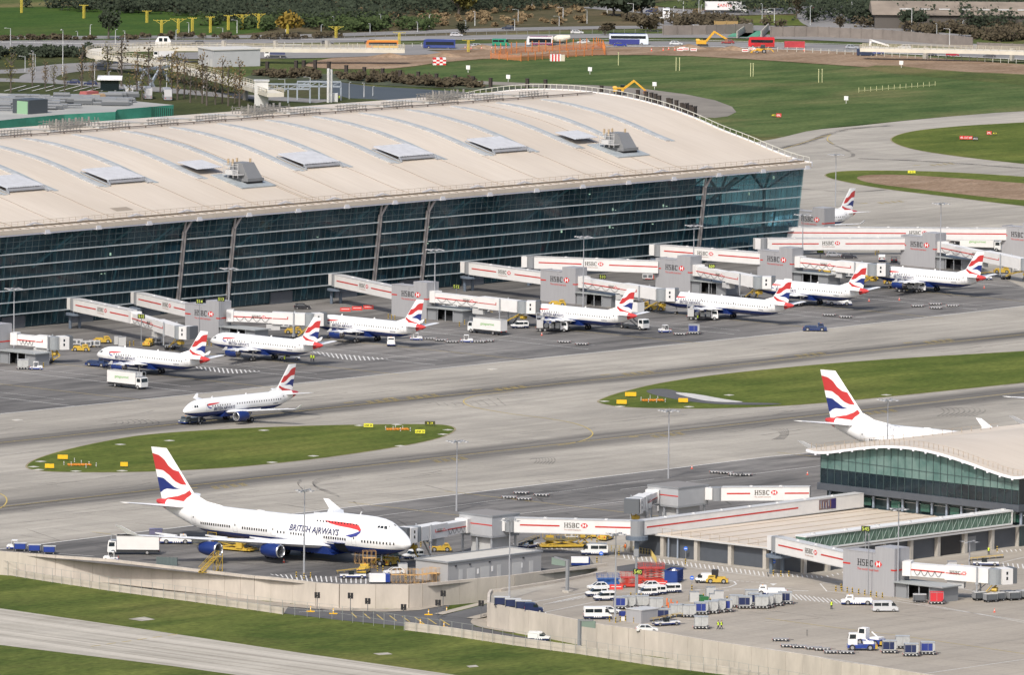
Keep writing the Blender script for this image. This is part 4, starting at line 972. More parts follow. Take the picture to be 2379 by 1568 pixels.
def build_jumbo():
    T=[(0,5.05,.05,.05,.05),(.5,5.12,.8,.72,.85),(1.3,5.2,1.32,1.22,1.6),(2.4,5.28,1.85,1.75,2.35),(3.6,5.33,2.28,2.2,2.95),(4.4,5.35,2.5,2.45,3.45),(5.6,5.35,2.78,2.8,4.05),(7.2,5.35,3.0,3.05,4.45),(9.5,5.35,3.2,3.22,4.68),(12,5.35,3.25,3.25,4.75),(20,5.35,3.25,3.25,4.7),(23,5.35,3.25,3.25,4.45),(26,5.35,3.25,3.25,3.95),(29,5.35,3.25,3.25,3.5),(32,5.35,3.25,3.25,3.28),(46.5,5.35,3.25,3.25,3.25),(51,5.55,3.15,3.1,3.1),(55,5.95,2.85,2.75,2.8),(59,6.55,2.35,2.25,2.3),(62.5,7.2,1.8,1.75,1.75),(65.5,7.8,1.2,1.25,1.2),(67.5,8.15,.75,.8,.75),(68.6,8.3,.4,.42,.4)]
    r=thing('jumbo_jet')
    part('fuselage',fuselage(T,lambda x:3.95,lambda z:65.2+(8.4-z)*.5 if z>7.4 else 66,68.6,5,12),[PLANEW,NAVY,RED],r,smooth=60)
    for s_ in (1,-1):
        mb=wing([(17.6,1.5*s_,3.3,16.,2.0),(20.4,3.4*s_,3.45,13.4,1.7),(27.8,12.*s_,4.1,8.6,.95),(35.6,21*s_,4.9,5.9,.6),(44.9,31.1*s_,5.75,4.0,.32)])
        w_=part('wing',mb,WINGG,r,smooth=35)
        mb=MB(); a=[(-(45.6),31.1*s_,5.8),(-(48.8),31.1*s_,5.8),(-(51.3),32.1*s_,7.55),(-(49.9),32.1*s_,7.55)]; b=[(x,y+.12*s_,z) for x,y,z in a]; mb.add(a+b,[(0,1,2,3),(7,6,5,4),(0,4,5,1),(2,6,7,3),(1,5,6,2),(3,7,4,0)]); part('winglet',mb,PLANEW,w_)
        for y in (7.5,15.5,24.5): 
            mb=MB(); xx=33.5+(y-7.5)*.62; zz=3.3+y*.085; mb.hexa([(-(xx-2.5),s_*y-.3,zz-.3),(-(xx+3.2),s_*y-.06,zz+.1),(-(xx+3.2),s_*y+.06,zz+.1),(-(xx-2.5),s_*y+.3,zz-.3),(-(xx-2.5),s_*y-.3,zz+.3),(-(xx+3.2),s_*y-.06,zz+.35),(-(xx+3.2),s_*y+.06,zz+.35),(-(xx-2.5),s_*y+.3,zz+.3)]); part('flap_fairing',mb,WINGG,w_)
        engine(r,24.6,11.7*s_,2.65,1.42,5.3,4.1); engine(r,33.3,20.8*s_,3.1,1.42,5.3,4.8)
        mb=wing([(58.8,1.0*s_,7.7,8.4,.8),(66.6,11.08*s_,8.95,2.6,.22)]); part('tailplane',mb,PLANEW,r,smooth=35)
        gear(r,32.4,5.5*s_,3.5,.62,'wing_gear',2,.55); gear(r,35.8,1.9*s_,2.6,.62,'body_gear',2,.55)
    mb=MB(); mb.taper(-36.5,-18.,-3.3,3.3,1.75,3.7,3.,3.,-.1); part('belly_fairing',mb,NAVY,r)
    gear(r,7.8,0,2.6,.62,'nose_gear',1,.4)
    fin(56.2,67.2,8.05,66.2,70.5,19.4,.95,.35,[PLANEW,RED,BLUEF],r)
    mb=MB(); mb.add([(-50.5,0,8.75),(-57.5,-.32,8.3),(-57.5,.32,8.3),(-58.3,0,10.6),(-55,0,9.3)],[(0,1,4),(1,3,4),(0,4,2),(4,3,2),(1,2,3),(0,2,1)]); part('dorsal_fillet',mb,PLANEW,r)
    mb=MB()
    for s_ in (1,-1):
        side_decal(T,[(4.75,8.0),(5.5,8.06),(5.65,8.62),(5.1,8.6)],s_,.05,0,mb); side_decal(T,[(5.65,8.08),(6.35,8.12),(6.35,8.6),(5.8,8.62)],s_,.05,0,mb); side_decal(T,[(6.5,8.14),(7.05,8.18),(7.,8.56),(6.5,8.6)],s_,.05,0,mb)
        mb.add([(-3.55,s_*.06,8.12),(-4.4,s_*1.55,7.95),(-4.85,s_*1.35,8.6),(-4.3,s_*.06,8.85)],[(0,1,2,3)])
    part('cockpit_window',mb,GLASS,r)
    wm=win_mesh(.34,.5)
    rows=[(2.9,11.0,.74),(14.8,20.8,.62),(25.9,29.6,.68),(31.2,33.,.85),(36.,42.6,.64),(46.0,54.5,.62)]
    for a,b,s_ in rows:
        x=a
        while x<b: part('window',wm,None,r,loc=(-x,-(yside(T,x,5.2)+.03),5.2)); x+=s_
    x=12.2
    while x<23: part('window',wm,None,r,loc=(-x,-(yside(T,x,8.22)+.045),8.22)); x+=.82
    for x in (12.5,22.4,34.2,44.5,56.4): door(T,r,x,4.2 if x<50 else 4.75,1.15,2.05,-1)
    door(T,r,17.2,7.4,1.1,1.3,-1,False)
    mb=fus_text(T,'BRITISH AIRWAYS',1.22,29.9,5.8,-1,.18,off=.05,fit=13.4); part('lettering',mb,LETTER,r)
    mb=fus_text(T,'BRITISH AIRWAYS',1.35,16.5,5.78,1,.18,off=.05,fit=13.4); part('lettering',mb,LETTER,r)
    mb=MB(); 
    for P_,mi in ((RPX,0),(BPX,1)):
        q=[(x,5.22+z) for x,z in rib_pts(P_)]
        # fan of thin strips so that the band follows the hull
        side_decal(T,q,-1,.05,mi,mb)
    b=bmesh.new(); vs=[b.verts.new(v) for v in mb.v]
    for f in mb.f: b.faces.new([vs[i] for i in f]).material_index=0 if f[0]<len(RPX) else 1
    for k in range(12): bmesh.ops.bisect_plane(b,geom=b.verts[:]+b.edges[:]+b.faces[:],plane_co=(0,0,5.5+k*.3),plane_no=(0,0,1))
    for k in range(14): bmesh.ops.bisect_plane(b,geom=b.verts[:]+b.edges[:]+b.faces[:],plane_co=(-10.5-k*.8,0,0),plane_no=(1,0,0))
    for v in b.verts: v.co.y=-(yside(T,-v.co.x,v.co.z)+.04)
    me=bpy.data.meshes.new('ribbon_emblem'); b.to_mesh(me); b.free(); me.materials.append(RIBR); me.materials.append(RIBB)
    part('ribbon_emblem',me,None,r)
    # open forward hold door
    mb=MB(); side_decal(T,[(15.0,2.9),(17.8,2.9),(17.8,4.9),(15.0,4.9)],-1,.05,0,mb)
    b=MB(); hp=[(x,-(yside(T,x,zz)+.05),zz) for zz in (2.3,2.8,3.3,3.8,4.2) for x in (15.,17.9)]
    b.add([(-x,y,z) for x,y,z in hp],[(2*i,2*i+1,2*i+3,2*i+2) for i in range(4)]); part('hold_opening',b,M('hold_dark',(.02,.025,.03),.6),r)
    mb=MB(); mb.hexa([(-14.9,-3.1,4.3),(-18.,-3.1,4.3),(-18.,-5.1,4.5),(-14.9,-5.1,4.5),(-14.9,-3.1,4.42),(-18.,-3.1,4.42),(-18.,-5.1,4.62),(-14.9,-5.1,4.62)]); part('hold_door',mb,NAVY,r)
    mb=MB(); mb.bar((-21,0,9.95),(-21,0,10.8),.1); mb.bar((-13.5,0,10.05),(-13.2,0,10.7),.35,.1); mb.box(-41,-39.5,-.3,.3,8.5,8.75); part('antenna',mb,PLANEW,r)
    return r
# ================= vehicles and equipment (front faces +X, on z=0) =================
def wheels(r,xs,w,rad,tw=.28,name='wheel'):
    for x in xs:
        for s_ in (-1,1):
            mb=MB(); mb.cyl((x,s_*(w/2),rad),(x,s_*(w/2-tw),rad),rad,12,mi=0); mb.cyl((x,s_*(w/2+.012),rad),(x,s_*(w/2-tw*.4),rad),rad*.55,10,mi=1); part(name,mb,[TYRE,RIM],r)
def lamps(r,xf,xr,w,z,s=.18):
    for s_ in (-1,1):
        mb=MB(); mb.box(xf-.04,xf+.03,s_*w-s,s_*w+s,z-.09,z+.09); part('headlight',mb,HEADL,r)
        mb=MB(); mb.box(xr-.03,xr+.04,s_*w-s*.7,s_*w+s*.7,z-.02,z+.26); part('tail_light',mb,TAILL,r)
def mkcar(col,L=4.2,W=1.72,H=1.43,est=False,glass=GLASS):
    def f():
        r=thing('car'); c=M('car_'+str(col),col,.3)
        mb=MB(); mb.prof([(-L/2,.3),(L/2,.3),(L/2,.62),(L/2-.15,.72),(L*.22,.9),(-L*.40 if not est else -L/2+.08,.95),(-L/2,.85)],-W/2,W/2); part('body',mb,c,r)
        mb=MB(); mb.taper(-L*.42 if not est else -L/2+.1,L*.24,-W/2+.06,W/2-.06,.88,H-.06,.5 if not est else .25,.75,.16); part('window',mb,glass,r)
        mb=MB(); ix=.45 if not est else .22; mb.box(-L*.42+ix if not est else -L/2+.1+ix,L*.24-.7,-W/2+.2,W/2-.2,H-.06,H); 
        for s_ in (-1,1):
            for x in (-L*.1,): mb.bar((x,s_*(W/2-.05),.9),(x,s_*(W/2-.2),H-.05),.09)
            mb.bar((L*.24,s_*(W/2-.07),.9),(L*.24-.75,s_*(W/2-.21),H-.04),.1); mb.bar((-L*.42,s_*(W/2-.07),.9),(-L*.42+.5,s_*(W/2-.21),H-.04),.16)
        part('roof',mb,c,r); wheels(r,(-L*.31,L*.31),W,.31); lamps(r,L/2,-L/2,W/2-.3,.6); return r
    return f
def mkvan(col=(.76,.76,.74),L=4.2,W=1.75,H=1.85,skirt=True,mini=False,panel=False,sk=M('skirt_navy',(.012,.02,.06),.3)):
    def f():
        r=thing('van'); c=M('van_'+str(col),col,.35)
        mb=MB(); hb=.28
        pr=[(-L/2,hb),(L/2,hb),(L/2,.75),(L/2-.1,.88),(L/2-(.55 if mini else .95),1.05),(L/2-(1.15 if mini else 1.6),H-.08),(L/2-(1.5 if mini else 1.9),H),(-L/2+.12,H),(-L/2,H-.3)]
        mb.prof(pr,-W/2,W/2); part('body',mb,c,r)
        if skirt:
            mb=MB(); mb.box(-L/2-.02,L/2+.02,-W/2-.02,W/2+.02,hb,.62,0)
            for i in range(4):
                for s_ in (-1,1): mb.box(-L*.05-.52+i*.42,-L*.05-.3+i*.42,s_*(W/2+.015)-.02,s_*(W/2+.015)+.02,.42,.62,1)
            part('skirt',mb,[sk,WHITE],r)
        zb,zt=H*.57,H*.86
        for s_ in (-1,1):
            y=s_*(W/2+.012)
            segs=[(L/2-(1.3 if mini else 1.9),L/2-(.7 if mini else 1.2))]
            if not panel: segs+=[(-L/2+.25,-L/2+.25+(L-2.0-(.0))/2-.12),(-L/2+.25+(L-2.0)/2,-L/2+.25+(L-2.0)-.15)]
            for i,(a,b) in enumerate(segs):
                mb=MB(); 
                if i==0: mb.add([(a,y,zb),(b+.35,y,zb),(b-.05,y,zt),(a,y,zt)],[(0,1,2,3)])
                else: mb.add([(a,y,zb),(b,y,zb),(b,y,zt),(a,y,zt)],[(0,1,2,3)])
                part('side_window',mb,GLASS,r)
        xa=L/2-(.55 if mini else .95);xb=L/2-(1.15 if mini else 1.6)
        mb=MB(); mb.add([(xa+.015,-W/2+.12,1.07),(xa+.015,W/2-.12,1.07),(xb+.03,W/2-.16,H-.12),(xb+.03,-W/2+.16,H-.12)],[(0,1,2,3)]); part('windscreen',mb,GLASS,r)
        mb=MB()
        for s_ in (-1,1): mb.add([(-L/2-.012,s_*.06,zb),(-L/2-.012,s_*(W/2-.14),zb),(-L/2+.02,s_*(W/2-.16),zt-.05),(-L/2+.02,s_*.06,zt-.05)],[(0,1,2,3)])
        part('rear_window',mb,GLASS,r); wheels(r,(-L*.31,L*.32),W,.33); lamps(r,L/2,-L/2,W/2-.25,.78); return r
    return f
def cab(r,x0,x1,W,z0,z1,col,glass=GLASS):
    c=MB(); c.prof([(x0,z0),(x1,z0),(x1,z0+(z1-z0)*.5),(x1-.15,z1-.12),(x1-.35,z1),(x0,z1)],-W/2,W/2); cb=part('cab',c,col,r)
    zm=z0+(z1-z0)*.52;zt=z1-.2
    mb=MB(); mb.add([(x1+.012,-W/2+.12,zm),(x1+.012,W/2-.12,zm),(x1-.13,W/2-.14,zt+.05),(x1-.13,-W/2+.14,zt+.05)],[(0,1,2,3)]); part('windscreen',mb,glass,cb)
    for s_ in (-1,1):
        y=s_*(W/2+.012); mb=MB(); mb.add([(x0+.3,y,zm),(x1-.25,y,zm),(x1-.35,y,zt),(x0+.3,y,zt)],[(0,1,2,3)]); part('side_window',mb,glass,cb)
    return cb
def mktruck(L=9.5,W=2.45,H=3.6,box=(.74,.73,.70),cabc=(.76,.76,.74),txt=None,tc=(.1,.45,.12),lift=0.,th=.5):
    def f():
        r=thing('box_truck'); B=M('truckbox_'+str(box),box,.5,var=.04); C_=M('truckcab_'+str(cabc),cabc,.35)
        xc=L/2-1.9
        mb=MB(); mb.box(-L/2,L/2-.3,-.45,.45,.55,.95); mb.box(-L/2+.2,xc,-W/2+.15,W/2-.15,.5,.9); mb.box(-L/2-.25,-L/2+.1,-W/2+.1,W/2-.1,.5,.65); part('chassis',mb,DARK,r)
        cab(r,xc+.15,L/2,W-.15,.55,2.75,C_)
        mb=MB(); mb.box(-L/2,xc,-W/2,W/2,1.05+lift,H+lift)
        bo=part('cargo_box',mb,B,r)
        mb=MB()
        for z in (1.05,H-.12): mb.box(-L/2-.02,xc+.02,-W/2-.02,W/2+.02,z+lift,z+.12+lift)
        part('box_trim',mb,LGREY,bo)
        if txt:
            mb=MB(); w=(len(txt)*th*.62); cx=(-L/2+xc)/2
            put_text(mb,txt,th,(cx+w/2,W/2+.02,2.3+lift),(-1,0,0),(0,0,1)); put_text(mb,txt,th,(cx-w/2,-W/2-.02,2.3+lift),(1,0,0),(0,0,1)); part('lettering',mb,M('letter_'+str(tc),tc,.5),bo)
        if lift>0:
            mb=MB()
            for y in (-.8,.8):
                for k in (0,):
                    mb.bar((-L/2+.6,y,1.0),(xc-.6,y,1.05+lift),.2); mb.bar((-L/2+.6,y,1.05+lift),(xc-.6,y,1.0),.2)
            part('scissor_lift',mb,DARK,r)
        else:
            mb=MB(); mb.box(xc+.05,xc+1.2,-W/2+.1,W/2-.1,2.85,2.95); 
            for y in (-W/2+.15,W/2-.15): mb.bar((xc+.1,y,2.9),(xc+.1,y,H+.1),.07); mb.bar((xc+1.2,y,2.9),(xc+1.2,y,H+.1),.07); mb.bar((xc+.1,y,H+.1),(xc+1.2,y,H+.1),.07)
            part('roof_platform',mb,STEEL,r)
        wheels(r,(-L*.27,-L*.27+.01,L/2-1.1) if False else (-L*.27,L/2-1.15),W-.05,.5,.35); lamps(r,L/2,-L/2,W/2-.35,.85); return r
    return f
def mktug(col=WHITE,L=6.5,W=2.4,band=NAVY,cabx=.5,hi=1.9):
    """low towbar tractor with a small cab"""
    def f():
        r=thing('pushback_tug')
        mb=MB(); mb.prof([(-L/2,.3),(L/2,.3),(L/2,.85),(L/2-.3,1.0),(-L/2+.2,1.0),(-L/2,.8)],-W/2,W/2,0); mb.box(-L/2-.02,L/2+.02,-W/2-.015,W/2+.015,.3,.55,1)
        for i in range(4):
            for s_ in (-1,1): mb.box(-.6+i*.45,-.38+i*.45,s_*(W/2+.02)-.02,s_*(W/2+.02)+.02,.34,.55,0)
        part('body',mb,[col,band],r)
        cx=cabx*L/2; cab(r,cx-.75,cx+.75,1.7,1.0,hi,col)
        mb=MB(); mb.box(cx-.08,cx+.08,-.12,.12,hi,hi+.14); part('beacon',mb,AMB,r)
        mb=MB(); mb.box(-L/2+.5,cx-1.,-W/2+.3,W/2-.3,1.0,1.35); part('engine_cover',mb,col,r)
        wheels(r,(-L*.3,L*.3),W+.04,.5,.35); lamps(r,L/2,-L/2,W/2-.35,.7); return r
    return f
def mktractor(col=WHITE,band=LBLUE):
    def f():
        r=thing('baggage_tractor')
        mb=MB(); mb.prof([(-1.5,.25),(1.5,.25),(1.5,.85),(1.3,1.0),(.2,1.05),(.2,.7),(-1.5,.7)],-.72,.72,0); mb.box(-1.52,1.52,-.74,.74,.25,.5,1); part('body',mb,[col,band],r)
        mb=MB(); mb.box(-.7,.5,-.68,.68,1.85,1.95)
        for x in (-.65,.45):
            for y in (-.64,.64): mb.bar((x,y,.7),(x,y,1.9),.08)
        part('canopy',mb,col,r)
        mb=MB(); mb.box(.38,.42,-.6,.6,1.08,1.8); mb.box(-.62,-.58,-.6,.6,1.1,1.8); part('windscreen',mb,GLASS,r)
        wheels(r,(-1.0,1.0),1.46,.32); lamps(r,1.5,-1.5,.45,.68,.12); return r
    return f
def mkdolly(L=3.2,W=1.75,tip=True):
    def f():
        r=thing('dolly'); mb=MB(); mb.box(-L/2,L/2,-W/2,W/2,.38,.5); 
        for i in range(6): mb.box(-L/2+.25+i*(L-.5)/5-.05,-L/2+.25+i*(L-.5)/5+.05,-W/2+.05,W/2-.05,.5,.56)
        part('deck',mb,M('dolly_deck',(.33,.32,.31),.6,var=.2,scale=2),r)
        mb=MB(); 
        for s_ in (-1,1):
            mb.box(-L/2,L/2,s_*(W/2+.02)-.03,s_*(W/2+.02)+.03,.3,.48,0)
            for i in range(4): mb.box(-L/2+.35+i*.7,-L/2+.62+i*.7,s_*(W/2+.055)-.012,s_*(W/2+.055)+.012,.32,.46,1)
        part('side_rail',mb,[DARK,WHITE],r)
        mb=MB()
        for x in (-L/2,L/2):
            for y in (-W/2+.15,W/2-.15): mb.box(x-.03,x+.03,y-.13,y+.13,.3,.5)
        part('reflector',mb,M('reflector_red',(.75,.12,.07),.4),r)
        wheels(r,(-L*.33,L*.33),W,.2,.14)
        mb=MB(); mb.bar((L/2,0,.35),(L/2+.9,0,.3),.08); part('drawbar',mb,DARK,r); return r
    return f
def mkuld(end=None,L=1.56,W=2.0,H=1.6,col=ALU):
    H=1.85
    """air freight container with one sloped lower corner"""
    def f():
        r=thing('air_container'); mb=MB(); mb.prof([(-L/2+.0,0),(L/2-.45,0),(L/2,.5),(L/2,H),(-L/2,H)],-W/2,W/2); part('shell',mb,col,r)
        mb=MB()
        for y in (-W/2-.01,W/2+.01):
            for a,b in (((-L/2,.03),(L/2-.45,.03)),((-L/2,H-.04),(L/2,H-.04)),((-L/2+.03,0),(-L/2+.03,H)),((L/2-.03,.5),(L/2-.03,H)),((0,0),(0,H))): mb.bar((a[0],y,a[1]),(b[0],y,b[1]),.06)
        part('frame_edge',mb,M('uld_edge',(.28,.28,.28),.5),r)
        if end:
            mb=MB(); mb.box(-L/2-.03,-L/2-.005,-W/2+.08,W/2-.08,.08,H-.08); mb.box(-L/2+.1,L/2-.5,-W/2-.035,-W/2-.015,.25,H-.2); part('canvas_door',mb,end,r)
        mb=MB(); mb.box(-.5,.4,W/2+.02,W/2+.035,H*.5,H*.85); mb.box(L/2+.005,L/2+.02,-.5,.5,H*.55,H*.85); part('placard',mb,LGREY,r)
        return r
    return f
def mkcart(col=LBLUE):
    """covered baggage cart"""
    def f():
        r=thing('baggage_cart'); mb=MB(); mb.box(-1.3,1.3,-.75,.75,.35,.48); part('deck',mb,DARK,r)
        mb=MB(); mb.box(-1.28,-1.2,-.72,.72,.48,1.6); mb.box(1.2,1.28,-.72,.72,.48,1.6); mb.box(-1.2,1.2,-.05,.05,.48,1.5); part('frame',mb,MGREY,r)
        mb=MB(); mb.box(-1.32,1.32,-.78,.78,1.6,1.68); part('roof',mb,LGREY,r)
        mb=MB(); mb.box(-1.1,1.1,-.76,-.73,.5,1.58); mb.box(-1.1,1.1,.73,.76,.5,1.58); part('curtain',mb,col,r)
        wheels(r,(-.9,.9),1.4,.22,.12); mb=MB(); mb.bar((1.3,0,.35),(2.1,0,.3),.07); part('drawbar',mb,DARK,r); return r
    return f
def mkbelt(col=WHITE,band=NAVY):
    def f():
        r=thing('belt_loader'); mb=MB(); mb.box(-2.6,2.6,-.95,.95,.35,.85,0); mb.box(-2.62,2.62,-.97,.97,.35,.58,1); part('body',mb,[col,band],r)
        mb=MB(); mb.hexa([(-3.4,-.4,.95),(3.6,-.4,1.7),(3.6,.4,1.7),(-3.4,.4,.95),(-3.4,-.4,1.15),(3.6,-.4,1.95),(3.6,.4,1.95),(-3.4,.4,1.15)]); part('conveyor',mb,DARK,r)
        mb=MB()
        for y in (-.48,.48): mb.bar((-3.3,y,1.5),(3.5,y,2.3),.06); 
        for i in range(6): mb.bar((-3+i*1.25,-.48,1.05+i*.14),(-3+i*1.25,-.48,1.55+i*.15),.05)
        part('handrail',mb,YEL,r)
        mb=MB(); mb.box(-.9,.2,-1.,-.45,.85,1.7); part('driver_cab',mb,GLASS,r)
        wheels(r,(-1.8,1.8),1.95,.38); return r
    return f
def mkloader():
    """yellow main deck cargo loader"""
    r=thing('cargo_loader'); mb=MB(); mb.box(-5,5,-1.9,1.9,.3,.75); mb.box(-5.6,-5,-1.6,1.6,.3,.5); part('chassis',mb,YEL,r)
    mb=MB(); mb.box(-4.6,2.2,-1.7,1.7,1.6,1.85); part('main_platform',mb,M('loader_deck',(.20,.16,.06),.7),r)
    mb=MB(); mb.box(2.4,4.8,-1.7,1.7,2.5,2.7); part('front_platform',mb,M('loader_deck',(.20,.16,.06),.7),r)
    mb=MB()
    for y in (-1.5,1.5): mb.bar((-4.2,y,.8),(1.8,y,1.6),.2); mb.bar((-4.2,y,1.6),(1.8,y,.8),.2); mb.bar((2.6,y,.8),(4.6,y,2.5),.18); mb.bar((2.6,y,2.5),(4.6,y,.8),.18)
    part('scissor_lift',mb,YEL,r)
    mb=MB()
    for y in (-1.75,1.75):
        for x in (-4.6,-3,-1.4,.2,2.2,2.6,4.7): mb.bar((x,y,1.85 if x<2.3 else 2.7),(x,y,2.75 if x<2.3 else 3.6),.07)
        mb.bar((-4.6,y,2.7),(2.2,y,2.7),.07); mb.bar((2.6,y,3.5),(4.7,y,3.5),.07)
    part('handrail',mb,YEL,r); mb=MB(); mb.box(-3.9,-2.4,1.2,2.1,.75,2.3); mb.box(2.6,3.6,-2.2,-1.4,2.2,3.8); part('operator_cab',mb,YEL,r)
    mb=MB(); mb.box(-2,-.3,-.9,.9,1.86,2.3); part('engine_housing',mb,DGREY,r)
    wheels(r,(-3.6,3.6),3.5,.42,.4); return r
def mkstairs(h=3.2,col=ORG):
    def f():
        r=thing('access_stairs'); mb=MB(); n=int(h/.28); run=.34
        for i in range(n): mb.box(-i*run-.34,-i*run,-.6,.6,h-(i+1)*.28,h-(i+1)*.28+.05)
        mb.box(0,1.4,-.7,.7,h-.08,h); part('steps',mb,col,r)
        mb=MB()
        for y in (-.62,.62):
            mb.bar((0,y,h-.1),(-n*run,y,.1),.1,.2); mb.bar((0,y,h+.95),(-n*run,y,1.1),.06); mb.bar((0,y,h+.5),(-n*run,y,.65),.05)
            for i in range(0,n,3): mb.bar((-i*run,y,h-i*.28-.1),(-i*run,y,h-i*.28+.95),.05)
            for x in (0,1.4): mb.bar((x,y,.1),(x,y,h+1),.09)
            mb.bar((0,y,h+1),(1.4,y,h+1),.06); mb.bar((0,y,.2),(1.4,y,h-.2),.06); mb.bar((1.4,y,.2),(0,y,h-.2),.06); mb.bar((-n*run,y,.12),(1.4,y,.12),.1)
        part('handrail',mb,col,r); wheels(r,(-n*run+.4,1.1),1.3,.2,.12); return r
    return f
def mkframe(w,dp,h,col,n=3):
    """wheeled maintenance access stand of thin tubes"""
    def f():
        r=thing('work_stand'); mb=MB()
        for x in [(-w/2+w*i/n) for i in range(n+1)]:
            for y in (-dp/2,dp/2): mb.bar((x,y,.15),(x,y,h),.05)
            mb.bar((x,-dp/2,h*.6),(x,dp/2,h*.6),.04)
        for y in (-dp/2,dp/2):
            for z in (.2,h*.6,h): mb.bar((-w/2,y,z),(w/2,y,z),.045)
            for i in range(n): mb.bar((-w/2+w*i/n,y,.2),(-w/2+w*(i+1)/n,y,h*.6),.035)
        part('tube_frame',mb,col,r); mb=MB(); mb.box(-w/2,w/2,-dp/2,dp/2,h*.6,h*.6+.05); part('platform',mb,col,r); wheels(r,(-w/2,w/2),dp,.12,.08); return r
    return f
def mkscissor(col,w=2.6,dp=1.4,h=2.6):
    def f():
        r=thing('scissor_lift'); mb=MB(); mb.box(-w/2,w/2,-dp/2,dp/2,.25,.75); part('base',mb,col,r)
        mb=MB(); z=.75; k=4; dz=(h-1.1-.75)/k
        for i in range(k):
            for y in (-dp/2+.15,dp/2-.15): mb.bar((-w/2+.2,y,z),(w/2-.2,y,z+dz),.1); mb.bar((w/2-.2,y,z),(-w/2+.2,y,z+dz),.1)
            z+=dz
        part('scissor_arms',mb,col,r)
        mb=MB(); mb.box(-w/2,w/2,-dp/2,dp/2,z,z+.12)
        for y in (-dp/2,dp/2):
            for q in (.5,1.05): mb.bar((-w/2,y,z+q),(w/2,y,z+q),.06)
            for i in range(5): mb.bar((-w/2+w*i/4,y,z),(-w/2+w*i/4,y,z+1.05),.06)
        for x in (-w/2,w/2): mb.bar((x,-dp/2,z+1.05),(x,dp/2,z+1.05),.06); mb.bar((x,-dp/2,z+.5),(x,dp/2,z+.5),.06)
        part('work_platform',mb,col,r); wheels(r,(-w*.35,w*.35),dp+.06,.3,.2); return r
    return f
def mkfuel():
    r=thing('fuel_dispenser_truck'); mb=MB(); mb.box(-4,2.2,-1.1,1.1,.6,.95); part('chassis',mb,DARK,r)
    cab(r,2.1,3.9,2.3,.6,2.6,WHITE)
    mb=MB(); mb.box(-3.8,-2.2,-1.15,1.15,.95,2.9,0); mb.box(.9,1.9,-1.1,1.1,.95,2.3,1); mb.box(-.6,.5,-.9,.9,.95,2.0,1); part('pump_housing',mb,[LGREY,ALU],r)
    mb=MB(); 
    for y in (-1,1): mb.bar((-3.9,y,2.9),(-3.9,y,4.6),.09); mb.bar((-2.4,y,2.9),(-2.4,y,4.6),.09); mb.bar((-3.9,y,4.6),(-2.4,y,4.6),.09); mb.bar((-3.9,y,3.8),(-2.4,y,3.8),.07)
    mb.box(-3.9,-2.4,-1,1,3.5,3.6); mb.bar((-2.4,-1,3.5),(.6,-1,1.1),.12); mb.bar((-2.4,1,3.5),(.6,1,1.1),.12); part('lift_platform',mb,STEEL,r)
    mb=MB(); mb.cyl((-1.4,-1.1,1.6),(-1.4,1.1,1.6),.6,14); mb.cyl((.1,-.9,2.2),(.1,.9,2.2),.3,10); part('hose_reel',mb,DGREY,r)
    mb=MB(); mb.box(-3.6,-2.5,1.16,1.18,1.3,2.7); part('placard',mb,WHITE,r)
    mb=MB(); put_text(mb,'AIR',.5,(-2.6,1.2,1.8),(-1,0,0),(0,0,1)); part('lettering',mb,LBLUE,r)
    wheels(r,(-2.9,-1.7,3.),2.35,.48,.34); lamps(r,3.9,-4,.8,.85); return r
def mkbollard():
    r=thing('bollard'); mb=MB()
    for i in range(5): mb.cyl((0,0,i*.22),(0,0,(i+1)*.22),.13,8,mi=i%2,cap=(i==4))
    part('post',mb,[YEL,BLK],r); return r
def mkconepost():
    r=thing('marker_post'); mb=MB()
    for i in range(5): mb.cyl((0,0,i*.16),(0,0,(i+1)*.16),.1,6,mi=i%2)
    part('post',mb,[WHITE,BLK],r); return r
def mkcone():
    r=thing('traffic_cone'); mb=MB(); mb.box(-.22,.22,-.22,.22,0,.05); mb.cyl((0,0,.05),(0,0,.8),.17,8,.03); part('cone',mb,M('cone_red',(.75,.1,.05),.5),r)
    mb=MB(); mb.cyl((0,0,.35),(0,0,.6),.118,8,.065); part('sleeve',mb,WHITE,r); return r
def mkcan(col,L=6,W=2.4,H=2.3,txt=None):
    def f():
        r=thing('skip_container'); mb=MB(); mb.add([(-L/2+.1,-W/2+.1,.2),(L/2-.1,-W/2+.1,.2),(L/2-.1,W/2-.1,.2),(-L/2+.1,W/2-.1,.2),(-L/2,-W/2,H),(L/2,-W/2,H),(L/2,W/2,H),(-L/2,W/2,H)],[(0,3,2,1),(0,1,5,4),(1,2,6,5),(2,3,7,6),(3,0,4,7)])
        for s_ in (-1,1):
            for i in range(9): mb.box(-L/2+.15+i*(L-.4)/8,-L/2+.25+i*(L-.4)/8,s_*W/2-.05,s_*W/2+.05,.25,H-.05)
        part('tub',mb,col,r); mb=MB(); mb.box(-L/2+.2,L/2-.2,-W/2+.15,W/2-.15,.3,H-.35,0); mb.taper(-.8,.7,-.5,.4,H-.4,H+.1,.3,.3,.3,1); part('rubbish',mb,[M('rubbish_brown',(.14,.10,.08),.9,var=.4,scale=2),WHITE],r)
        mb=MB(); mb.box(-L/2-.06,L/2+.06,-W/2-.06,-W/2+.02,H-.12,H+.02); mb.box(-L/2-.06,L/2+.06,W/2-.02,W/2+.06,H-.12,H+.02); mb.box(-L/2-.06,-L/2+.02,-W/2,W/2,H-.12,H+.02); mb.box(L/2-.02,L/2+.06,-W/2,W/2,H-.12,H+.02); part('rim',mb,col,r); return r
    return f
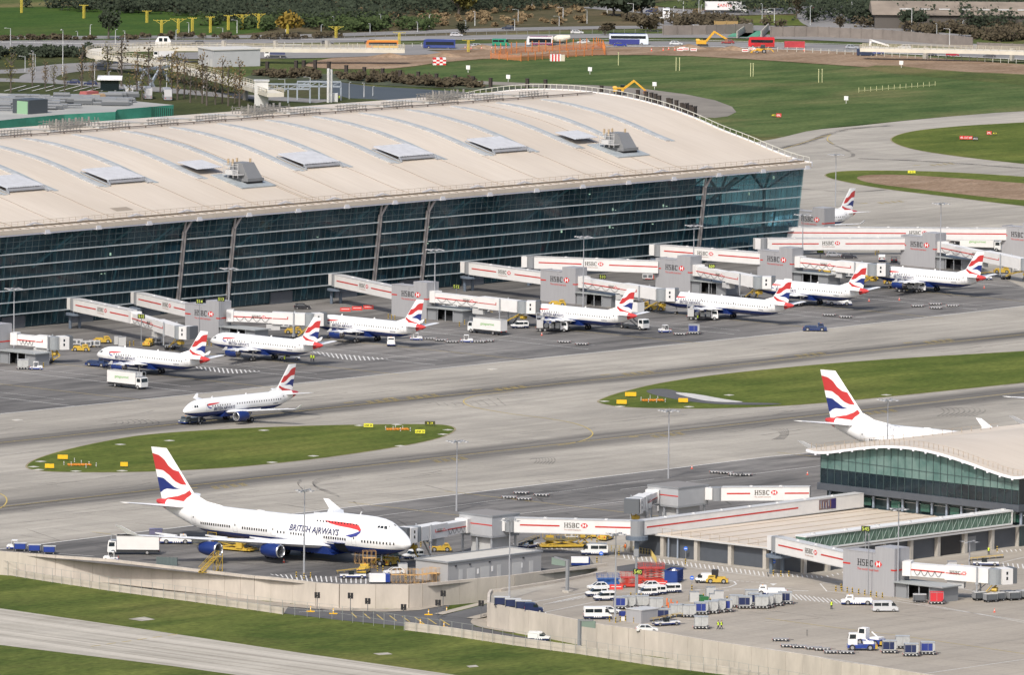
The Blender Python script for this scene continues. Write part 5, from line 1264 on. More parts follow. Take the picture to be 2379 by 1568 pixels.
# ---------- people ----------
def person_body(pose):
    """one skin: pelvis, spine, head, arms with palm and fingers, legs with feet; 1.76 m"""
    me=bpy.data.meshes.new('p'); st=.16 if pose=='walk' else .05
    V=[];E_=[];Rd=[]
    def a(x,y,z,r,par=None):
        V.append((x,y,z));Rd.append(r)
        if par is not None: E_.append((par,len(V)-1))
        return len(V)-1
    pel=a(0,0,.95,.14); ch=a(.01,0,1.25,.15,pel); nk=a(0,0,1.46,.07,ch); a(.02,0,1.56,.075,nk); a(.01,0,1.66,.10,len(V)-1); a(.0,0,1.73,.07,len(V)-1)
    for s_ in (1,-1):
        f=st*s_ if pose=='walk' else .0
        h=a(0,.10*s_,.90,.10,pel); k=a(f*.9+.02,.11*s_,.49,.062,h); an=a(f*2-.03,.12*s_,.09,.042,k); a(f*2+.16,.13*s_,.04,.035,an)
        sh=a(0,.20*s_,1.39,.065,ch); el=a(-f*.6-.02,.27*s_,1.12,.045,sh)
        if pose=='arms': wr=a(.18,.22*s_,1.12,.032,el)
        else: wr=a(-f*1.2+.06,.28*s_,.87,.032,el)
        dx,dz=(.08,0) if pose=='arms' else (0,-.08)
        pm=a(V[wr][0]+dx,V[wr][1],V[wr][2]+dz,.035,wr)
        for q in range(4): a(V[pm][0]+dx*1.1+.01*q,V[pm][1]+(q-1.5)*.02,V[pm][2]+dz*(1.2-.1*abs(q-1.3)),.009,pm)
        a(V[wr][0]+dx*.8+.03,V[wr][1]-.02*s_,V[wr][2]+dz*.9+.02,.011,wr)
    me.from_pydata(V,E_,[]); o=bpy.data.objects.new('p',me); link(o)
    m=o.modifiers.new('s','SKIN'); 
    for i,sv_ in enumerate(me.skin_vertices[0].data): sv_.radius=(Rd[i],Rd[i]*(1.15 if i==1 else 1)); sv_.use_root=(i==0)
    bpy.context.view_layer.update(); dg=bpy.context.evaluated_depsgraph_get(); nm=bpy.data.meshes.new_from_object(o.evaluated_get(dg)); bpy.data.objects.remove(o); return nm
def mkperson(pose,vest):
    def f():
        r=thing('person'); me=person_body(pose); me.materials.clear(); me.materials.append(TROU); me.materials.append(SKIN)
        for p in me.polygons:
            c=p.center; p.material_index=1 if (c.z>1.47 or (c.z<.95 and abs(c.y)>.2 and pose!='arms') or (pose=='arms' and c.x>.16 and c.z>.9)) else 0; p.use_smooth=True
        part('body',me,None,r)
        mb=MB(); n=12; R_=[]
        for z,rx,ry in ((.82,.17,.21),(.95,.175,.215),(1.15,.18,.22),(1.35,.17,.235),(1.45,.11,.16)): R_.append([(rx*math.cos(2*PI*i/n),ry*math.sin(2*PI*i/n),z) for i in range(n)])
        mb.loft(R_); part('hi_vis_jacket',mb,vest,r,smooth=True)
        mb=MB(); n=10; R_=[]
        for z,q in ((1.66,.115),(1.72,.115),(1.77,.09),(1.80,.03)): R_.append([(-.015+q*math.cos(2*PI*i/n),q*math.sin(2*PI*i/n),z) for i in range(n)])
        mb.loft(R_); part('hair',mb,HAIR,r,smooth=True)
        mb=MB()
        for s_ in (-1,1): mb.box(.098,.112,s_*.035-.012,s_*.035+.012,1.645,1.66)
        mb.box(.095,.12,-.012,.012,1.60,1.645); mb.box(.092,.108,-.028,.028,1.575,1.585); part('face_features',mb,M('features',(.1,.05,.04),.6),r); return r
    return f
def person(loc,rz,label,pose='stand',vest=HIVIS,group=None):
    return put(('person',pose,vest.name),mkperson(pose,vest),loc,rz,label,'person',group)
# ---------- masts, lights, signs ----------
def mkmast(h=25.,heads=4):
    def f():
        r=thing('light_mast'); mb=MB(); mb.cyl((0,0,0),(0,0,h),.22,8,.10); part('pole',mb,M('mast_grey',(.36,.37,.39),.5,.2),r)
        mb=MB(); mb.cyl((0,0,h-.5),(0,0,h-.1),.5,10); mb.bar((-2.2,0,h-.1),(2.2,0,h-.1),.14); mb.bar((0,-2.2,h-.1),(0,2.2,h-.1),.14); mb.cyl((0,0,h),(0,0,h+1),.04,5); part('head_frame',mb,MGREY,r)
        for i in range(heads*2):
            a=2*PI*i/(heads*2); q=2.2 if i%2==0 else 1.5; mb=MB(); cx,cy=q*math.cos(a),q*math.sin(a); mb.taper(cx-.45,cx+.45,cy-.3,cy+.3,h-.35,h-.05,.1,.1,.1); part('floodlight',mb,M('flood_pale',(.33,.33,.33),.4),r)
        return r
    return f
def mksign(w,h,txt,bg,fg,legs=.35,th=.5):
    w*=.62;h*=.75
    def f():
        r=thing('airfield_sign'); mb=MB(); mb.box(-.12,.12,-w/2,w/2,legs,legs+h); part('panel',mb,bg,r)
        mb=MB()
        if txt:
            c=h*.55; ww=min(w*.86,len(txt)*c*.75)
            V,_=text_mesh(txt,c); mx=max(p[0] for p in V) if V else 1
            k=min(1.,w*.88/mx)
            put_text(mb,txt,c,(-.14,mx*k/2,legs+h*.22),(0,-k,0),(0,0,1)); part('lettering',mb,fg,r)
        mb=MB()
        for y in (-w/2+.2,w/2-.2): mb.box(-.05,.05,y-.05,y+.05,0,legs)
        part('leg',mb,DARK,r); return r
    return f
def mklamp(h=10,arm=1.5,col=(.5,.52,.52),dbl=False):
    def f():
        r=thing('street_lamp'); mb=MB(); mb.cyl((0,0,0),(0,0,h),.17,6,.1); mb.bar((0,0,h),(arm,0,h+.15),.12)
        if dbl: mb.bar((0,0,h),(-arm,0,h+.15),.12)
        part('pole',mb,M('lamp_pole'+str(col),col,.5),r); mb=MB(); mb.box(arm-.2,arm+.6,-.18,.18,h+.05,h+.25)
        if dbl: mb.box(-arm-.6,-arm+.2,-.18,.18,h+.05,h+.25)
        part('lantern',mb,LGREY,r); return r
    return f
def mkgate():
    r=thing('traffic_signal'); mb=MB(); mb.cyl((0,0,0),(0,0,2.3),.07,6); part('pole',mb,DGREY,r)
    mb=MB(); mb.box(-.16,.16,-.45,-.1,2.2,3.2); mb.box(-.16,.16,.1,.45,2.2,3.2); mb.box(-.05,.05,-.1,.1,2.5,2.7); part('signal_head',mb,BLK,r); return r
# ================= passenger bridges =================
def rel(mbf,loc,rz,name,label,cat,group=None):
    return thing(name,label,cat,loc,rz,group)
TUN=M('tunnel_white',(.70,.69,.67),.45,var=.05,scale=.5); STR=M('stripe_red',(.52,.03,.02),.4)
TAG=M('tagline_red',(.55,.10,.09),.5)
def tower(x0,y0,label,L=11.6,W=4.4,h=7.9,hut=True,short=None,txt=True,hh=1.35):
    r=thing('bridge_tower',label,'tower',(x0,y0,0),0,'grey bridge towers on the stands')
    mb=MB(); mb.box(0,W,-L,0,0,h)
    mb.box(.0,.001,0,.001,0,.001) if False else None
    part('tower_walls',mb,GREY,r)
    mb=MB(); mb.box(.003,W-.003,-L+.003,-L*.62,h,h+1.35); mb.box(-.06,.1,-L*.62,.02,h,h+.18); mb.box(.1,W,-.1,.06,h,h+.18); part('parapet',mb,GREY,r)
    for q_ in ((-.03,-.005,-1.9,0,h*.67,h*.67+.3),(-.03,-.005,-L,-L+.9,h*.62,h*.62+.3),(0,W,-L-.03,-L-.005,h*.62,h*.62+.3)): mb=MB(); mb.box(*q_); part('red_stripe',mb,STR,r)
    if txt:
        mb=MB(); serif_hsbc(mb,hh,(-.02,-L*.28,h*.67),(0,-1,0),(0,0,1),(-1,0,0)); put_text(mb,"The world's local bank",.42,(-.04,-L*.28,h*.67-.85),(0,-1,0),(0,0,1),mi=3); part('lettering',mb,[BLK,REDS,WHITE,TAG],r)
    mb=MB(); mb.cyl((-.15,-L*.5,h*.93),(0,-L*.5,h*.93),.1,6); part('wall_lamp',mb,MGREY,r)
    if hut:
        s=thing('equipment_shelter','open grey shelter '+(short or 'beside its bridge tower'),'shelter',(x0,y0-L,0),0,'equipment shelters beside the bridge towers')
        mb=MB(); mb.box(.2,.4,-12,-9.2,0,2.9); mb.box(.2,W+.6,-12.2,-12,0,2.9); mb.box(W+.4,W+.6,-12,-.2,0,2.9); mb.box(.3,.55,-3.,-.2,0,2.9); part('wall',mb,MGREY,s)
        mb=MB(); mb.box(-.4,W+.9,-12.8,-.1,2.95,3.2); part('canopy',mb,M('canopy_grey',(.30,.32,.32),.5),s)
        mb=MB()
        for y in (-3.6,-6.4,-9.1): mb.cyl((.1,y,0),(.1,y,2.95),.14,6)
        part('post',mb,STEEL,s); mb=MB(); mb.box(1.6,3.4,-8.6,-4,0,1.3); mb.box(3.9,4.2,-11,-.5,0,2.8); part('equipment',mb,DARK,s)
    return r
def seg_local(p,q): 
    dv=Vector((q[0]-p[0],q[1]-p[1])); return dv.length,math.degrees(math.atan2(dv.y,dv.x))
def sbox(mb,x0,x1,y0,y1,za0,za1,h0,h1,mi=0):
    """box whose floor slopes: za0/za1 at the two ends, from floor+h0 to floor+h1"""
    return mb.hexa([(x0,y0,za0+h0),(x1,y0,za1+h0),(x1,y1,za1+h0),(x0,y1,za0+h0),(x0,y0,za0+h1),(x1,y0,za1+h1),(x1,y1,za1+h1),(x0,y1,za0+h1)],mi)
def fixed_bridge(p,q,zp,zq,label,h=2.9,w=2.4,txt=.5,hinge=True,pier=True,side=-1,stripes=None,endrot=False):
    L,a=seg_local(p,q); r=thing('fixed_footbridge',label,'footbridge',(p[0],p[1],0),a,'white fixed footbridges from the buildings')
    fz=lambda x: zp+(zq-zp)*x/L
    x0=2.6 if hinge else 0
    mb=MB(); sbox(mb,x0,L,-w/2,w/2,fz(x0),fz(L),0,h); part('tunnel',mb,TUN,r)
    mb=MB(); sbox(mb,x0,L,-w/2-.06,w/2+.06,fz(x0),fz(L),-.18,-.01); sbox(mb,x0,L,-w/2-.06,w/2+.06,fz(x0),fz(L),h+.01,h+.14); part('tunnel_edge',mb,LGREY,r)
    y=side*(w/2+.02); ts=3.4/2; xc=x0+(L-x0)*txt if txt else None; hh=1.0
    sp=[(x0+1.2,xc-3.2),(xc+4.1,L-.1)] if txt else [(x0+1.2,L-.5)]
    if stripes: sp=stripes
    for a_,b_ in sp:
        if b_>a_: mb=MB(); sbox(mb,a_,b_,y-.01,y+.01,fz(a_),fz(b_),h*.48,h*.48+.3); part('red_stripe',mb,STR,r)
    if txt:
        u=Vector((1,0,(zq-zp)/L)) ; mb=MB()
        if side<0: serif_hsbc(mb,hh,(xc-2.3,y,fz(xc-2.3)+h*.42),u,(0,0,1),(0,-1,0)); put_text(mb,"The world's local bank",.26,(xc-2.3,y-.03,fz(xc-2.3)+h*.42-.55),u,(0,0,1),mi=3)
        else: serif_hsbc(mb,hh,(xc+2.3,y,fz(xc+2.3)+h*.42),-u,(0,0,1),(0,1,0)); put_text(mb,"The world's local bank",.26,(xc+2.3,y+.03,fz(xc+2.3)+h*.42-.55),-u,(0,0,1),mi=3)
        part('lettering',mb,[M('letter_olive',(.05,.045,.03),.5),REDS,WHITE,M('tagline_pale',(.5,.36,.3),.5)],r)
    for k in range(1,int(L/9)+1):
        x=x0+k*(L-x0)/(int(L/9)+1); mb=MB(); mb.cyl((x,0,fz(x)+h),(x,0,fz(x)+h+.35),.55,10,.35); part('roof_vent',mb,LGREY,r)
    if hinge:
        mb=MB(); mb.cyl((1.6,0,zp-.1),(1.6,0,zp+h+.1),1.35,14); part('hinge_drum',mb,MGREY,r); mb=MB(); sbox(mb,-.8,.7,-1.2,1.2,zp,zp,.1,h); part('hinge_collar',mb,TUN,r)
    if pier:
        mb=MB(); mb.cyl((1.8,0,zp-1.2),(1.8,0,zp-.7),2.6,18); 
        for s_ in (-1,1): mb.cyl((1.2,s_*1.3,0),(1.2,s_*1.3,zp-1.2),.4,8)
        for xx in (2.2,4.2): mb.cyl((xx,-.9,zp-.7),(xx,-.9,zp+.2),.12,6)
        part('pier',mb,M('pier_blue',(.12,.15,.19),.5),r)
        if L>42:
            mb=MB(); x=L*.62; mb.box(x-.5,x+.5,-.5,.5,0,fz(x)-.2); mb.box(x-1.4,x+1.4,-1,1,fz(x)-.5,fz(x)-.18); part('support_pier',mb,MGREY,r)
    return r
def jetway(p,q,zp,zq,label,side=-1,short=False,txt=True,cabrot=0):
    L,a=seg_local(p,q); r=thing('passenger_bridge',label,'jet bridge',(p[0],p[1],0),a,'telescopic jet bridges at the aircraft')
    fz=lambda x: zp+(zq-zp)*x/L
    x1=L*.5 if not short else L*.42; x2=L-3.6
    mb=MB(); sbox(mb,-.3,1.4,-1.45,1.45,zp,zp,-.1,2.8); part('rotunda_collar',mb,TUN,r)
    mb=MB(); sbox(mb,1.4,x1,-1.15,1.15,fz(1.4),fz(x1),0,2.45); part('inner_tunnel',mb,TUN,r)
    mb=MB(); sbox(mb,x1-.4,x2,-1.4,1.4,fz(x1),fz(x2),-.15,2.75); part('outer_tunnel',mb,TUN,r)
    mb=MB(); sbox(mb,1.4,x1,side*1.17-.02,side*1.17+.02,fz(1.4),fz(x1),1.12,1.38); sbox(mb,x1-.2,x1+(x2-x1)*.45,side*1.42-.02,side*1.42+.02,fz(x1),fz(x1+(x2-x1)*.45),1.15,1.33); xe=x1+(x2-x1)*.45; mb.box(xe-.1,xe+.12,side*1.42-.02,side*1.42+.02,fz(xe)+1.15,fz(xe)+1.8); part('red_stripe',mb,STR,r)
    if txt:
        mb=MB(); u=Vector((1,0,(zq-zp)/L)); xa=x1-5.4
        if xa>1.5 or short:
            xa=max(xa,x1+.6 if short else xa); yy=side*(1.2 if not short else 1.45)
            if side<0: serif_hsbc(mb,.7,(xa,yy,fz(xa)+1.1),u,(0,0,1),(0,-1,0))
            else: serif_hsbc(mb,.7,(xa+3.6,yy,fz(xa+3.6)+1.1),-u,(0,0,1),(0,1,0))
            part('lettering',mb,[M('letter_olive',(.16,.15,.10),.5),REDS,WHITE],r)
    mb=MB(); mb.cyl((L-2.6,0,zq-.25),(L-2.6,0,zq+2.85),1.5,16); part('cab_rotunda',mb,M('shutter_grey2',(.27,.29,.30),.5,var=.06,scale=3),r)
    c=thing('cab'); c.parent=r; c.location=(L-2.6,0,0); c.rotation_euler[2]=math.radians(cabrot)
    mb=MB(); mb.box(.9,3.2,-1.75,1.75,zq-.2,zq+2.9); cb=part('cab_shell',mb,TUN,c)
    mb=MB()
    for z in (.7,1.75): mb.box(1.7,2.1,side*1.77-.02,side*1.77+.02,zq+z,zq+z+.6)
    part('cab_window',mb,GLASS,c); mb=MB(); mb.box(3.2,4.2,-1.6,1.6,zq-.1,zq+3.0); part('bellows',mb,DGREY,c)
    xs=L*.72; mb=MB()
    for s_ in (-1,1): mb.cyl((xs,s_*1.7,1.2),(xs,s_*1.7,fz(xs)+3.),.17,8)
    mb.box(xs-.3,xs+.3,-1.9,1.9,fz(xs)-.5,fz(xs)-.16); mb.box(xs-.4,xs+.4,-1.3,1.3,.7,1.3); part('lift_column',mb,STEEL,r)
    wb=MB()
    for s_ in (-1,1):
        for k in (-.28,.28): wb.cyl((xs,s_*.8+k-.16,.62),(xs,s_*.8+k+.16,.62),.62,14)
    part('drive_wheels',wb,TYRE,r)
    mb=MB(); mb.box(L*.42,L*.42+3.4,-.9,.9,fz(L*.42)-1.75,fz(L*.42)-.3); part('air_conditioning_unit',mb,LGREY,r)
    mb=MB(); mb.bar((xs+1,-.6,.9),(L-2.8,-1.2,fz(L)-.3),.16); mb.bar((xs+1,-.6,.9),(xs+2.6,-.4,1.9),.2); mb.bar((xs+2.6,-.4,1.9),(L-2.2,.2,zq-.4),.25)
    for s_ in (-1,1): mb.cyl((L-3,s_*.4,zq-1.3),(L-2.,s_*.4,zq-1.3),.45,10)
    part('service_hoist',mb,YEL,r)
    mb=MB(); n=4
    for k in range(n):
        xa=2+(x1-3)*k/n; xb=2+(x1-3)*(k+1)/n; pts=[(xa+(xb-xa)*i/8,side*1.3,fz(xa+(xb-xa)*i/8)+1.35-1.1*math.sin(PI*i/8)) for i in range(9)]
        mb.path(pts,.045,4)
    part('hanging_cable',mb,BLK,r)
    mb=MB(); mb.bar((L-4.2,1.4,zq),(L-7.6,1.9,.3),.5,.12); mb.bar((L-4.2,2.2,zq+1),(L-7.6,2.6,1.3),.06); part('access_steps',mb,STEEL,r)
    return r
TL=['beside the container lorry at the far left','behind the second airliner from the left','behind the airliner that stands third from the left','in the middle, left of the airliner with the raised catering lorry','behind the long airliner at centre right','left of the airliner second from the right','right of the dark glass corner','at the right edge of the picture','half hidden beyond the white footbridges']
towers=[(-355.5,-41,0),(-275.6,-37.4,1),(-201.8,-38,3),(-145,-37,4),(-98.9,-35.4,5),(-61.3,-37.7,6),(-.6,-35.4,7)]
tw_lab=['grey bridge tower at the left edge of the picture','grey bridge tower with bank logo behind the second airliner from the left','grey bridge tower with bank logo behind the third airliner tail','grey bridge tower with bank logo behind the airliner being catered from a raised lorry','grey bridge tower with bank logo before the last glass bay','grey bridge tower with bank logo just below the right corner of the glass wall','grey bridge tower with bank logo between two long white footbridges']
for (x,y,k),lb in zip(towers,tw_lab): tower(x,y,lb,L=12.1 if k!=1 else 11.6,short='by the '+lb.replace('grey bridge ','').replace(' with bank logo','').replace('behind the airliner being catered from a raised lorry','behind the catered airliner').replace('left of the mast in front of the last glass bay','before the last glass bay'))
tower(41.8,-35.2,'grey bridge tower cut by the right edge of the picture',short='at the far right edge of the picture')
tower(34.5,33.5,'grey bridge tower standing beyond the footbridges near the far airliner tail',hut=False)
B=lambda n,x,y,z: g(*d(n,x,y),z)
fixed_bridge((-283.5,-6),(-292.5,-36),4.6,4.3,'short white footbridge whose jet bridge serves the second airliner from the left',txt=.52)
fixed_bridge((-261,-6),(-272.6,-38.2),4.6,4.3,'white footbridge behind the second airliner from the left',txt=.55)
fixed_bridge((-189.3,-6),(-200.6,-38.8),4.6,4.3,'white footbridge above the third airliner tail',txt=.5)
fixed_bridge((-139.8,-6),(-143.6,-37.8),4.6,4.3,'white footbridge left of the central lamp mast',txt=.48)
fixed_bridge((-117,-6),(-98.5,-36.2),4.6,4.3,'white footbridge crossed by the lamp mast right of centre',txt=.48)
fixed_bridge((-66.6,-6),(-60.4,-38.5),4.6,4.3,'white footbridge in front of the last glass bays',txt=.45)
a_=g(1846,553,7.4); fixed_bridge((a_.x-9,a_.y+5.5),(.6,-36.2),4.6,4.3,'lower of the two long white footbridges right of the glass corner',txt=.45,pier=True)
a_=g(1846,526,7.6); fixed_bridge((a_.x-9,a_.y+4.5),(42.8,-36.0),4.8,4.3,'upper and longest white footbridge right of the glass corner',txt=.62)
# ---- aircraft ----
AL=[(-347.6,-78.6,90,0,'parked airliner nearest the left edge, in front of the second glass bay'),
(-303.8,-73.8,90,0,'parked airliner second from the left with its belt loader behind the wing'),
(-253.6,-60.6,90,0,'parked airliner whose nose is hidden by a jet bridge, third from the left'),
(-194.0,-76.6,90,0,'parked airliner with a catering lorry raised behind its tail'),
(-145.0,-78.6,90,6.93,'longest of the parked narrow airliners, fuel truck under its near wing'),
(-102.2,-73.6,90,0,'parked airliner with one blue engine showing, second from the right of its row'),
(-52.4,-70.8,90,0,'parked airliner at the right end of the row below the long footbridges'),
(-421.6,-180.0,180,0,'airliner being towed along the taxiway by a low tug'),
(31.7,40.0,180,0,'far airliner of which only the tail shows beyond the footbridges')]
for x,y,h,pg,lb in AL: put(('a32',pg),lambda pg=pg:build_narrow(pg),(x,y,0),h,lb,'airliner','narrow body airliners with flag tails')
jl=[(-574.5,-394.2,-87.3,'parked jumbo jet seen whole at lower left with blue engines'),(-356.1,-387.4,-87.3,'jumbo jet with only its tail showing behind the wavy concourse roof'),(-282.9,-386.4,-87.3,'jumbo jet of which only a tailplane tip shows at the right edge')]
for x,y,h,lb in jl: put('747',build_jumbo,(x,y,0),h,lb,'jumbo jet','four engined jumbo jets')
# ---- telescopic bridges ----
def door_pt(i,dx=-2.35,dy=-6.0): x,y=AL[i][0],AL[i][1]; return (x+dx-1.5,y+dy+.2)
q=g(150,797,5.); jetway((-351,-53.5),(q.x,q.y),4.3,3.6,'white jet bridge drawn back beside the airliner nearest the left edge',cabrot=38)
q=(-301.2-6.,-74.5); q=g(428,775,5.); jetway((-292.8,-36.8),(q.x,q.y),4.3,3.8,'white jet bridge with open hanging cables at the second airliner from the left',cabrot=30)
jetway((-272.5,-49.2),(AL[2][0]-4.6,AL[2][1]-6.2),4.3,3.6,'white jet bridge covering the nose of the third airliner',cabrot=20)
jetway((-199.4,-50.4),(AL[3][0]-3.6,AL[3][1]-5.4),4.3,3.7,'white jet bridge at the airliner being catered',cabrot=34)
jetway((-142.6,-49.4),(AL[4][0]-3.6,AL[4][1]-5.6),4.3,3.7,'white jet bridge at the longest airliner',cabrot=52)
jetway((-96.6,-47.8),(AL[5][0]-3.6,AL[5][1]-5.4),4.3,3.7,'white jet bridge at the airliner second from the right',cabrot=56)
jetway((-59.,-50.),(AL[6][0]-3.8,AL[6][1]-5.4),4.3,3.7,'white jet bridge at the rightmost airliner of the row',cabrot=34)
a_=g(2395,628,3.6); jetway((1.6,-47.8),(a_.x,a_.y),4.3,3.6,'white jet bridge running off the right edge',cabrot=20)
# ---- remote stand bridges ----
def link_node(x0,y0,L,W,z0,h,label):
    r=thing('link_building',label,'link building',(x0,y0,0)); mb=MB(); mb.box(0,W,-L,0,z0,z0+h); part('upper_walls',mb,M('link_cladding',(.40,.41,.42),.5,var=.05),r)
    mb=MB(); mb.box(-.1,W+.1,-L-.1,.1,z0+h+.01,z0+h+.3); part('roof_parapet',mb,MGREY,r)
    mb=MB(); mb.box(.2,W-.2,-L+.2,-.2,z0+h+.3,z0+h+.34); part('roof_felt',mb,M('roof_felt',(.22,.21,.2),.8),r)
    mb=MB(); mb.box(-.03,-.005,-L,0,z0+h*.55,z0+h*.55+.22); part('red_stripe',mb,STR,r)
    mb=MB(); 
    for x in (.5,W-.5):
        for y in (-.6,-L/2,-L+.6): mb.cyl((x,y,0),(x,y,z0),.25,8)
    mb.box(0,W,-L,0,z0-.35,z0-.02); part('leg',mb,STEEL,r)
    mb=MB(); mb.box(1.2,W-1,-L+1.5,-L*.25,0,z0-.5); part('plant_room',mb,LGREY,r); return r
link_node(-545.2,-380.2,9.2,8.2,3.9,3.9,'pale grey link building on legs right of the jumbo nose')
link_node(-478.2,-372.,8.6,9.5,3.9,3.6,'pale grey link building on legs above the long pier footbridge')
fixed_bridge((-541.3,-388.6),(-525.4,-411.3),4.7,4.7,'white footbridge over the yellow cargo loader',hinge=True,pier=False,txt=.5,h=2.7)
fixed_bridge((-525.6,-411.6),(-457.,-412.4),4.7,5.1,'long white footbridge with a poster across the cream pier roof',hinge=False,pier=False,txt=None,h=2.7,stripes=[(1.5,48)])
mb=MB(); mb.box(-2.6,2.6,-.03,0,-1.05,1.05,0); 
for i in range(14): mb.box(-2.4+i*.27,-2.4+i*.27+.2,-.05,-.031,-.9+(i*37%7)*.08,.2+(i*53%9)*.08,1+i%3)
mb.box(1.1,2.6,-.055,-.032,-1.05,1.05,3); po=single('poster',mb,[M('poster_base',(.16,.12,.13),.4),M('poster_brown',(.3,.16,.08),.4),M('poster_grey',(.4,.42,.45),.4),M('poster_purple',(.03,.02,.12),.4)],'dark photographic poster on the side of the long white pier footbridge','poster',loc=(-468.5,-413.5,6.5),rz=-1.2)
fixed_bridge((-468.7,-381.),(-456.8,-398.6),4.6,5.3,'white footbridge from the upper link building to the concourse',hinge=True,pier=False,txt=.5,h=2.6)
jetway((-545.6,-382),(-569.6,-388.6),4.3,4.8,'white jet bridge at the nose of the jumbo jet',side=1,short=True,cabrot=-10)
jetway((-478.6,-374),(-495.,-383.0),4.2,4.2,'white jet bridge parked empty left of the upper link building',side=1,short=True,cabrot=0)
tower(-536,-475.9,'big pale grey bridge tower with bank logo in the vehicle yard at lower right',L=13.4,W=4.6,h=8.3,short='in the vehicle yard at lower right',hh=1.3)
fixed_bridge((-524.2,-447.4),(-534.4,-476.8),4.6,4.6,'white footbridge joining the green corridor to the big yard tower',txt=.5,h=2.9,pier=True)
jetway((-533.,-489.6),(-523.5,-508.),4.3,3.4,'white jet bridge with bunched cables beyond the big yard tower',cabrot=40,short=True)
# ================= vehicles: positions read off the apron =================
def V3(n,x,y,z=0.02): p=t(n,x,y,z); return (p.x,p.y,z)
VANW=mkvan(); VANP=mkvan(panel=True); MINI=mkvan(L=5.4,W=1.95,H=2.4,mini=True); CARW=mkcar((.74,.74,.72)); 
PT=mktruck(L=11.2,H=3.9,txt='gategourmet',tc=(.20,.45,.12),th=.62)
put('truck_gg',PT,V3(9,1160,455),-90,'white catering lorry with green lettering driving before the leftmost airliner','lorry','catering lorries')
put('truck_gg',PT,V3(6,2110,1500),90,'white catering lorry parked behind the third airliner tail','lorry','catering lorries')
put('truck_hi',mktruck(L=9.6,H=3.7,lift=3.3,txt='gategourmet',tc=(.3,.4,.2),th=.55),V3(7,1110,1455),-92,'catering lorry with its box raised on scissor arms behind an airliner tail','lorry','catering lorries')
put('truck_tail',mktruck(L=10.5,H=3.9,txt='Tafelfax' if False else None),V3(13,1215,470),133,'white box lorry under the near wing of the jumbo jet','lorry')
put('truck_gg',PT,V3(8,1960,745),-60,'white catering lorry at the right edge above the jet bridge','lorry','catering lorries')
put('tr_small',mktruck(L=6.5,H=2.9,W=2.2),V3(8,1790,690),-80,'small white lorry behind the rightmost airliner bridge','lorry')
for n,x,y,h,lb in [(7,85,1450,150,'white crew van between two airliners at the middle of the row'),(6,1765,1275,150,'white van beside the grey tower left of centre'),(8,1060,840,40,'white van with checked skirt below the lower long footbridge'),(8,1640,800,-50,'white van half hidden beside the tower right of the glass corner'),
 (15,785,855,150,'white checked van at the back left of the yard bay'),(15,860,893,150,'white checked van nearest the tall yard mast'),(15,1240,850,150,'white checked van at the front of the yard row'),(15,1320,838,150,'white checked van in the middle of the yard row'),(15,1455,822,150,'white checked van before the blue skip'),(14,1440,510,165,'white van parked against the grey hut below the jumbo nose')]:
    put('van',VANW,V3(n,x,y),h,lb,'van','white airport vans')
put('vanp',VANP,tuple(t(15,262,1262,LOW+.06)),-56,'white panel van driving on the lower road','van')
put('mini',MINI,V3(15,795,1060),-42,'white minibus with navy skirt at the front of the yard','minibus')
put('mini',MINI,V3(15,765,478),138,'white minibus seen from behind on the yard roundabout','minibus')
put('minig',mkvan(col=(.55,.56,.57),L=5.0,W=1.95,H=2.1,mini=True,skirt=False),V3(16,1090,992),-42,'silver minibus in front of the big yard tower','minibus')
put('carw',CARW,V3(14,1265,655),150,'white hatchback by the grey hut','car','white cars')
put('carw',CARW,V3(15,1265,780),150,'white saloon behind the yard vans','car','white cars')
put('carw',CARW,V3(15,905,1010),-42,'white car behind the yard minibus','car','white cars')
put('carw',CARW,V3(15,1245,1178),-42,'white car half hidden behind the lower right retaining wall','car','white cars')
put('carw',CARW,V3(15,800,790),150,'white car covered by a sheet at the back of the yard','car','white cars')
TUG=mktug(); 
put('tug',TUG,V3(13,1600,372),-45,'long white pushback tug under the wing of the jumbo jet','tug','white pushback tugs')
put('tug',TUG,V3(16,840,930),133,'long white pushback tug in front of the big yard tower','tug','white pushback tugs')
put('tug',TUG,V3(16,50,840),133,'white pushback tug behind the container row','tug','white pushback tugs')
put('tug',TUG,V3(8,670,1240),-47,'white low tug under the airliner second from the right','tug','white pushback tugs')
put('tug2',mktug(L=6.6,cabx=.62,col=M('tug_grey',(.10,.12,.13),.4,var=.2),hi=1.75),V3(9,1745,780),180,'low dark tug towing the taxiing airliner','tug')
put('tug3',mktug(L=6.,col=M('tug_navy',(.03,.05,.12),.4,var=.2),hi=2.),V3(9,890,262),-80,'dark tug at the nose of the leftmost airliner','tug')
put('tug3',mktug(),V3(8,450,1475),-50,'dark tug driving alone across the stand at the right','tug')
TRC=mktractor()
for n,x,y,h,lb in [(9,330,292,-48,'small white baggage tractor beside the leftmost shelter'),(10,1465,25,-50,'blue skirted tractor pulling three empty dollies'),(10,1925,45,-50,'blue skirted tractor left of the white catering lorry shadow'),(7,1405,1490,150,'baggage tractor right of the raised catering lorry'),(13,1010,530,130,'white tractor just behind the left retaining wall'),(13,130,425,130,'white tractor heading the three blue carts at the far left')]:
    put('tractor',TRC,V3(n,x,y),h,lb,'baggage tractor','small baggage tractors')
put('tractorf',mktug(L=3.6,W=1.9,cabx=.2,hi=2.2),V3(10,1235,75),-135,'small white airport truck facing the camera by the third airliner','tug')
DOL=mkdolly()
def dol(lst,lab,group,h=-50):
    for i,(n,x,y) in enumerate(lst): put('dolly',DOL,V3(n,x,y),h,lab,'dolly',group)
dol([(10,1590,18),(10,1690,32),(10,1790,47)],'one of three empty dollies behind the blue tractor in the middle','three empty dollies behind the tractor')
dol([(10,2040,46),(10,2110,38)],'one of two empty dollies at the raised lorry side of the stand','pair of dollies behind the second tractor')
